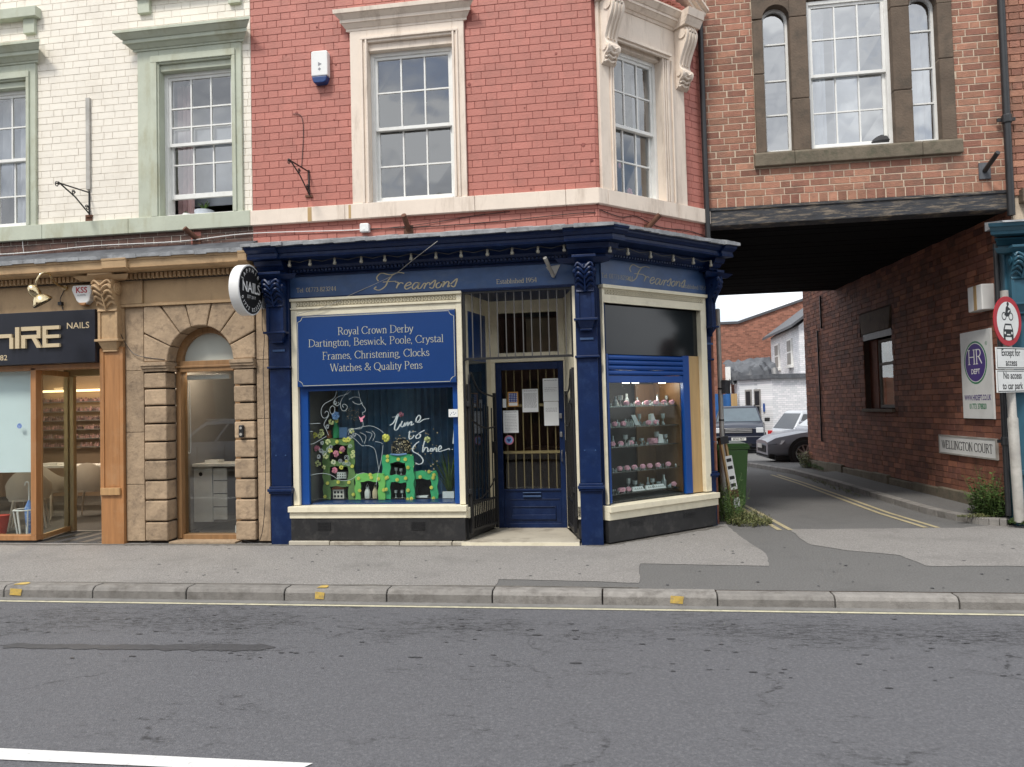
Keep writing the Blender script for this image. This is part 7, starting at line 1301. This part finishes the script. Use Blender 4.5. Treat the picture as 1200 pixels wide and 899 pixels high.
def weeds(name, label, cx, cy, rx, ry, h, n, mt='leaf', seed=1, z0=.0, lw=.018, cat_='weeds', kind='stuff', dense=1.):
    R = random.Random(seed); m = MB()
    for i in range(n):
        a = R.random() * 2 * pi; q = sqrt(R.random()); x, y = cx + rx * q * cos(a), cy + ry * q * sin(a); H_ = h * (1 - .55 * q) * R.uniform(.5, 1.1)
        lean = Vector((R.uniform(-.4, .4), R.uniform(-.4, .4), 1)); st = [Vector((x, y, z0)) + lean * (H_ * t) for t in (0, .5, 1)]
        m.tube(st, .002, 3, False)
        for k in range(7):
            t = (k + 1) / 7; p = Vector((x, y, z0)) + lean * (H_ * t); b = R.random() * 2 * pi; d = Vector((cos(b), sin(b), R.uniform(-.1, .6))) * lw * R.uniform(1.2, 2.6); pr_ = Vector((-sin(b), cos(b), R.uniform(-.3, .3))) * lw * R.uniform(.4, .8)
            m.add([p, p + d * .5 + pr_, p + d, p + d * .5 - pr_], [(0, 1, 2, 3)])
    m.build(name, mt, None, ID, label, cat_, kind=kind)
weeds('leafy_weeds', 'leafy green weeds growing up the foot of the grey pole by the blue corner', 1.36, 1.75, .17, .45, .62, 150, seed=1); weeds('low_weeds', 'low spreading weeds over the pavement edge below the placard', 1.55, 1.45, .28, .35, .20, 260, 'leaf_dry', 2, lw=.014)
weeds('leafy_bush', 'dark green leafy bush at the foot of the passage wall beside sign post', 4.44, 1.55, .17, .28, .62, 170, seed=3, z0=.08, lw=.026, cat_='bush'); weeds('grass_tuft', 'bright grass at the foot of the traffic sign post', 4.75, 1.05, .35, .14, .10, 240, 'leaf', 4, .05, .010, 'grass'); weeds('grass_tuft', 'grass along the lane kerb end near the bush', 4.2, 1.35, .22, .06, .05, 120, 'leaf_dry', 5, .08, .008, 'grass')
weeds('corner_weeds', 'dry weeds at the far corner of the passage wall', 4.22, 9.75, .14, .25, .5, 60, 'leaf_dry', 6, 0, .03); weeds('moss_strip', 'moss along the far plinth of the passage wall', 4.22, 9.0, .06, .7, .12, 120, 'leaf', 7, .05, .012, 'moss')
weeds('verge_grass', 'thin grass in the gutter of the lane kerb', 3.68, 6.2, .12, 2.2, .05, 160, 'leaf_dry', 8, .0, .010, 'grass')

# ================================================================ COURTYARD BUILDINGS
def GZ(y): return -max(0, y - 8) * .028
wh_ = thing('warehouse', 'tall orange brick warehouse wall with sloping parapet beyond the yard', 'building', (9, 34, GZ(34)))
P_ = [(4.2, -1), (4.2, 5.92), (6.5, 5.92), (9.9, 7.0), (13.5, 8.2), (18, 6.6), (18, -1)]; MB().prism(P_, 34, 40).build('gable_wall', 'warehouse', wh_)
cp = [(4.15, 5.92), (6.5, 5.92), (9.9, 7.0), (13.5, 8.2)]
for a, b in zip(cp[:-1], cp[1:]): MB().prism([a, b, (b[0], b[1] + .14), (a[0], a[1] + .14)], 33.9, 34.4).build('coping', 'slate', wh_)
MB().box(4.2, 5.0, 33.8, 34.0, 2.0, 5.8).build('pier', 'warehouse', wh_)
ho = thing('white_house', 'white painted two storey house with slate roof behind the annex', 'house', (10, 27.5, GZ(27)))
HF_ = frame(7.6, 24.6, 90)      # local x runs back (+Y), local -y faces +X : flip so the face looks to -X
hb = MB(); hb.box(7.6, 13, 24.7, 30.7, -.6, 4.78).build('wall', 'white_brick_far', ho)
MB().hexa([(7.25, 24.4, 4.70), (7.25, 31.0, 4.70), (10.3, 31.0, 6.9), (10.3, 24.4, 6.9)], [(7.25, 24.4, 4.82), (7.25, 31.0, 4.82), (10.3, 31.0, 7.02), (10.3, 24.4, 7.02)]).build('roof', 'slate', ho)
MB().hexa([(10.3, 24.4, 6.9), (10.3, 31, 6.9), (13.4, 31, 4.7), (13.4, 24.4, 4.7)], [(10.3, 24.4, 7.02), (10.3, 31, 7.02), (13.4, 31, 4.82), (13.4, 24.4, 4.82)]).build('roof', 'slate', ho); MB().slab([(7.6, 24.71), (13, 24.71), (13, 24.9), (7.6, 24.9)], 4.78, 4.79)
MB().prism([(7.6, 4.781), (13, 4.781), (10.3, 6.88)], 24.72, 30.68).build('gable', 'white_brick_far', ho)
for y in (25.9, 28.6):
    w = MB().box(7.52, 7.62, y, y + .85, 3.15, 4.35).build('window', 'white_paint', ho); MB().box(7.50, 7.53, y + .1, y + .75, 3.8, 4.27).build('pane', 'grey_wall', w); MB().box(7.50, 7.53, y + .1, y + .75, 3.22, 3.72).build('pane', 'grey_wall', w); MB().box(7.45, 7.6, y - .05, y + .9, 3.05, 3.14).build('window_sill', 'white_paint', w)
an = thing('white_annex', 'low white painted brick annex with flat dark roof in the yard', 'building', (6.4, 24.5, GZ(24)))
c0, c1, c2_ = (5.05, 24.6), (6.20, 23.6), (9.2, 24.4)
MB().slab([c0, c1, c2_, (9.2, 27), (5.05, 27)], -.7, 2.52).build('wall', 'white_brick_far', an)
MB().slab([(4.9, 24.5), (6.18, 23.42), (9.35, 24.25), (9.35, 27.2), (4.9, 27.2)], 2.52, 2.70).build('roof_edge', 'dark_lead', an)
AFm = frame(c0[0], c0[1], math.degrees(atan2(c1[1] - c0[1], c1[0] - c0[0])))
for x in (.28, .70):
    w = MB().box(x, x + .30, -.04, .05, .75, 2.1).build('window', 'grey_wall', an, AFm); MB().box(x + .05, x + .25, -.06, -.04, 1.45, 2.02).build('pane', 'car_glass', w, AFm); MB().box(x + .05, x + .25, -.06, -.04, .85, 1.38).build('pane', 'car_glass', w, AFm)
MB().box(1.12, 1.19, -.06, -.03, 1.15, 1.5).build('blue_notice', 'shutter_blue', None, AFm, 'small blue notice on the shaded annex wall', 'sign')
sh = thing('tarped_shed', 'shed roof under crumpled dark sheeting left of annex', 'shed', (4.6, 26, GZ(26)))
MB().box(4.2, 6.6, 26.0, 29, -.7, 2.75).build('brick_wall', 'warehouse', sh)
m = MB(); R = random.Random(12); nx_, ny_ = 16, 9; vs = []
for j in range(ny_):
    for i in range(nx_): x = 4.75 + i * .14; vs.append((x, 25.3 + j * .25 + R.uniform(-.06, .06), 2.75 + j * .09 + .012 * i + R.uniform(-.10, .10) - (.35 if j == 0 else 0)))
m.add(vs, [(j * nx_ + i, j * nx_ + i + 1, (j + 1) * nx_ + i + 1, (j + 1) * nx_ + i) for j in range(ny_ - 1) for i in range(nx_ - 1)]); m.build('dark_sheeting', 'tarp_black', sh, smooth=30)
m = MB(); vs = []
for i in range(22): x = 3.2 + i * .085; vs += [(x, 25.0 + .05 * sin(i * 1.7), -.6), (x, 25.0 + .03 * sin(i * 2.1), 1.95 + .02 * sin(i * .8))]
m.add(vs, [(2 * i, 2 * i + 1, 2 * i + 3, 2 * i + 2) for i in range(21)]); m.build('blue_tarpaulin', 'tarp_blue', None, ID, 'blue tarpaulin screen hanging behind the dark four by four', 'tarpaulin', smooth=50)
MB().box(4.72, 4.98, 24.85, 24.9, -.5, 1.95).build('timber_sheet', 'ply', None, ID, 'pale plywood sheet standing beside the blue tarpaulin', 'board')
MB().box(4.62, 4.82, 25.4, 25.6, -.6, 3.15).build('white_downpipe', 'white_paint', None, ID, 'pale upright post left of the dark sheeting', 'post')
MB().box(-14, 2.6, 22, 22.3, -1, 2.4).build('yard_wall', 'warehouse', None, ID, 'long brick yard wall behind the corner building', 'wall')

# ================================================================ CARS
def car(label, x, y, rz, paint, z=0., L_=4.3, Wd=1.8, H_=1.6, kind='suv', name='parked_car', plate='', group=None, rear=False, group_=None):
    fr = Matrix.Translation((x, y, z)) @ Matrix.Rotation(radians(rz), 4, 'Z'); t = thing(name, label, 'car', (0, 0, 0), group, fr); hw = Wd / 2; zb = .24; bl = H_ * (.64 if kind == 'boxy' else .585); h = L_ / 2
    if kind == 'boxy': S_ = [(-h, .93, bl - .05), (-h + .06, .97, bl), (-h + 1.0, 1, bl), (0, 1, bl), (h - 1.3, 1, bl), (h - .9, .99, bl - .02), (h - .14, .96, bl - .10), (h, .92, bl - .22)]
    else: S_ = [(-h, .84, bl - .18), (-h + .10, .92, bl - .02), (-h + .8, .99, bl + .02), (0, 1, bl), (h - 1.3, .99, bl - .02), (h - .75, .96, bl - .09), (h - .2, .86, bl - .2), (h, .74, bl - .32)]
    m = MB(); vs = []; fs = []
    for sx, wf, zt in S_:
        w = hw * wf; ed = 1 if abs(sx) < h - .12 else .9
        ring = [(w * .86, zb), (w * .97, zb + .1), (w, zb + .34), (w * .985, zt - .14), (w * .93, zt), (w * .6, zt + .035), (0, zt + .05)]
        ring = ring + [(-a, b) for a, b in ring[-2::-1]]
        vs += [(sx, a, b) for a, b in ring]
    n = 13
    for i in range(len(S_) - 1):
        for k in range(n): fs.append((i * n + k, i * n + (k + 1) % n, (i + 1) * n + (k + 1) % n, (i + 1) * n + k))
    fs += [tuple(range(n)), tuple((len(S_) - 1) * n + k for k in range(n))]; m.add(vs, fs)
    m.build('body', paint, t, fr, smooth=38, bevel=.02)
    # cabin
    zt, rf = bl + .03, H_
    if kind == 'boxy': base = (-h + .05, h - 1.25); top = (-h + .22, h - 1.85)
    else: base = (-h + .12, h - 1.05); top = (-h + .55, h - 1.95)
    wB, wT = hw * .93, hw * .72
    c = MB(); c.hexa([(base[0], -wB, zt - .05), (base[1], -wB, zt - .05), (base[1], wB, zt - .05), (base[0], wB, zt - .05)], [(top[0], -wT, rf - .03), (top[1], -wT, rf - .03), (top[1], wT, rf - .03), (top[0], wT, rf - .03)])
    c.hexa([(top[0] - .02, -wT - .01, rf - .045), (top[1] + .04, -wT - .01, rf - .045), (top[1] + .04, wT + .01, rf - .045), (top[0] - .02, wT + .01, rf - .045)], [(top[0] + .1, -wT * .86, rf + .01), (top[1] - .12, -wT * .86, rf + .01), (top[1] - .12, wT * .86, rf + .01), (top[0] + .1, wT * .86, rf + .01)])
    c.build('roof', paint, t, fr, bevel=.03)
    def lerp(a, b, k): return a + (b - a) * k
    def quad(side, a0, a1, k0, k1, nm):       # side glass, a along, k up
        y = lambda k: side * (lerp(wB, wT, k) + .006); X = lambda a, k: lerp(lerp(base[0], top[0], k), lerp(base[1], top[1], k), a); Z = lambda k: lerp(zt - .05, rf - .03, k)
        MB().add([(X(a0, k0), y(k0), Z(k0)), (X(a1, k0), y(k0), Z(k0)), (X(a1, k1), y(k1), Z(k1)), (X(a0, k1), y(k1), Z(k1))], [(0, 1, 2, 3)]).build(nm, 'car_glass', t, fr)
    for sd_ in (-1, 1): quad(sd_, .05, .28, .16, .88, 'rear_quarter_window'); quad(sd_, .31, .60, .14, .9, 'rear_window_glass'); quad(sd_, .63, .93, .14, .9, 'front_side_window')
    for e, nm in ((1, 'windscreen'), (0, 'tailgate_window')):
        s_ = .008 if e else -.008; X = lambda k: lerp(base[e], top[e], k) + s_; Z = lambda k: lerp(zt - .05, rf - .03, k); k0, k1 = .12, .92
        MB().add([(X(k0), -lerp(wB, wT, k0) * .92, Z(k0)), (X(k0), lerp(wB, wT, k0) * .92, Z(k0)), (X(k1), lerp(wB, wT, k1) * .92, Z(k1)), (X(k1), -lerp(wB, wT, k1) * .92, Z(k1))], [(0, 1, 2, 3)]).build(nm, 'windscreen_glass' if e else 'car_glass', t, fr)
    R_ = .345 if kind != 'small' else .31; wx = h - .86, -h + .82
    for X in wx:
        for sd_ in (-1, 1):
            MB().lathe([(R_ + .075, -.012), (R_ + .06, .012)], Matrix.Translation((X, sd_ * (hw - .002), R_ + .01)) @ Matrix.Rotation(pi / 2, 4, 'X'), 24).build('wheel_arch', 'rubber', t, fr)
            w = MB().lathe([(R_ * .66, -.10), (R_ * .95, -.11), (R_, -.08), (R_, .08), (R_ * .95, .11), (R_ * .66, .10)], Matrix.Translation((X, sd_ * (hw - .085), R_)) @ Matrix.Rotation(pi / 2, 4, 'X'), 28).build('wheel', 'rubber', t, fr, smooth=40)
            m = MB(); M4 = Matrix.Translation((X, sd_ * (hw + .022), R_)); m.lathe([(R_ * .68, -.01), (R_ * .70, .012), (R_ * .62, .0)], M4 @ Matrix.Rotation(pi / 2, 4, 'X'), 24, False)
            for k in range(10): m.rbox((X + .0, sd_ * (hw + .018), R_), (R_ * 1.3, .02, .035), Matrix.Rotation(k * pi / 5, 4, 'Y')) if k < 5 else None
            m.lathe([(.06, -.014), (.05, .018)], M4 @ Matrix.Rotation(pi / 2, 4, 'X'), 12).build('rim', 'alloy', w, fr, smooth=30)
    fz = bl - (.30 if kind == 'boxy' else .38)
    for sd_ in (-1, 1):
        if kind == 'boxy': MB().box(h - .06, h + .015, sd_ * hw * .78 - .14, sd_ * hw * .78 + .12, fz - .05, fz + .14).build('headlight', 'lamp_glass', t, fr, bevel=.02); MB().lathe([(.07, 0), (.06, .03)], Matrix.Translation((h - .01, sd_ * hw * .72, .48)) @ Matrix.Rotation(pi / 2, 4, 'Y'), 12).build('fog_lamp', 'lamp_glass', t, fr)
        else: MB().hexa([(h - .12, sd_ * hw * .72 - .12, fz - .02), (h + .0, sd_ * hw * .6 - .1, fz - .02), (h - .02, sd_ * hw * .72, fz - .02), (h - .32, sd_ * hw * .9, fz + .02)], [(h - .18, sd_ * hw * .72 - .12, fz + .09), (h - .06, sd_ * hw * .6 - .1, fz + .09), (h - .08, sd_ * hw * .72, fz + .1), (h - .40, sd_ * hw * .9, fz + .12)]).build('headlight', 'lamp_glass', t, fr)
        MB().box(-h - .012, -h + .10, sd_ * hw * .80 - .1, sd_ * hw * .80 + .09, bl - .38, bl - .02).build('tail_light', 'tail_red', t, fr, bevel=.02)
        mm_ = MB().rbox((base[1] - .28, sd_ * (hw + .09), bl + .10), (.12, .2, .15)); mm_.build('door_mirror', paint if kind != 'boxy' else 'rubber', t, fr, bevel=.03)
    g = MB()
    if kind == 'boxy':
        g.box(h - .04, h + .012, -.50, .50, fz - .06, fz + .12).build('grille', 'rubber', t, fr)
        for i in range(3): MB().box(h + .0, h + .025, -.48, .48, fz - .045 + i * .055, fz - .012 + i * .055).build('grille_bar', 'alloy', t, fr, bevel=.004)
        MB().box(h - .05, h + .05, -hw * .93, hw * .93, .34, .66).build('bumper', paint, t, fr, bevel=.03); MB().box(h - .02, h + .055, -.45, .45, .30, .40).build('air_intake', 'rubber', t, fr)
    else: g.box(h - .12, h + .015, -.48, .48, .36, fz - .02).build('grille', 'rubber', t, fr, bevel=.02); MB().box(h - .25, h - .0, -hw * .8, hw * .8, .22, .34).build('bumper', 'rubber', t, fr, bevel=.03)
    pz = .50 if kind == 'boxy' else .47
    p = MB().box(h + .05, h + .06, -.26, .26, pz, pz + .11).build('number_plate', 'plate_white', t, fr)
    if plate:
        PFm = fr @ Matrix.Translation((h + .061, 0, 0)) @ Matrix.Rotation(pi / 2, 4, 'Z'); m = MB(); sans(m, plate, 0, pz + .02, .075, -.001, 'c', .85, bold=.02); m.build('plate_number', 'letter_black', p, PFm)
    MB().box(-h + .1, h - .15, -hw * .9, hw * .9, .18, .30).build('underside', 'rubber', t, fr)
    MB().tube([(top[0], -wT * .9, rf + .03), (top[1], -wT * .9, rf + .03)], .02, 6).build('roof_rail', 'rubber' if paint != 'car_grey' else 'alloy', t, fr) if kind != 'small' else None
    MB().tube([(top[0], wT * .9, rf + .03), (top[1], wT * .9, rf + .03)], .02, 6).build('roof_rail', 'rubber' if paint != 'car_grey' else 'alloy', t, fr) if kind != 'small' else None
    for X in (top[1] + .1, (base[0] + base[1]) / 2, base[0] + .9):
        for sd_ in (-1, 1): MB().box(X - .004, X + .004, sd_ * (hw - .012), sd_ * (hw + .003), .42, bl - .06).build('door_gap', 'rubber', t, fr)
    return t
mat('windscreen_glass', (.08, .11, .13), .06, .15, 3, spec=.8, coat=.5)
car('dark navy boxy four by four facing the camera at the end of lane', 4.62, 22.3, -99, 'car_navy', GZ(20.5), 4.5, 1.95, 1.76, 'boxy', plate='BD62 PKV')
car('grey crossover parked nose out beyond the passage wall corner', 5.92, 12.25, 182, 'car_grey', GZ(12) - .02, 4.5, 1.86, 1.62, 'suv')
car('small silver hatchback parked behind the grey crossover', 7.0, 17.7, 14, 'car_silver', GZ(17.7), 3.9, 1.7, 1.5, 'small')
# the far side of the street, behind the camera: seen only as reflections in the glass
car('grey sport utility car parked on the near side, reflected in salon glass', -11.2, -11.2, 183, 'car_grey', -.1, 4.5, 1.85, 1.5, 'suv')
MB().sheet([(-60, -20), (60, -20), (60, -12.4), (-60, -12.4)], -.02).build('far_pavement', 'tarmac_light', kind='structure', keep=True)
for i, (a, b, h_, mt, lb) in enumerate([(-26, -15, 7.2, 'opp_brick', 'brick terrace opposite, leftmost block behind the camera'), (-15, -7, 6.4, 'opp_light', 'pale rendered terrace opposite, behind the camera'), (-7, 2, 7.4, 'opp_brick', 'brick terrace directly opposite the corner shop'), (2, 11, 6.2, 'opp_light', 'low pale building opposite the passage'), (11, 24, 7.5, 'opp_brick', 'brick terrace opposite, rightmost block')]):
    t = thing('opposite_building', lb, 'building', ((a + b) / 2, -18, 0)); MB().box(a, b, -24, -17, -.1, h_).build('wall', mt, t); MB().prismx([(-16.7, h_), (-20.5, h_ + 2.3), (-24.3, h_)], a - .1, b + .1).build('roof', 'slate', t); x = a + 1
    while x < b - 1.5:
        for z in (1.0, 4.2): MB().box(x, x + 1.1, -17.04, -16.96, z, z + 1.6).build('window', 'car_glass', t)
        x += 2.6
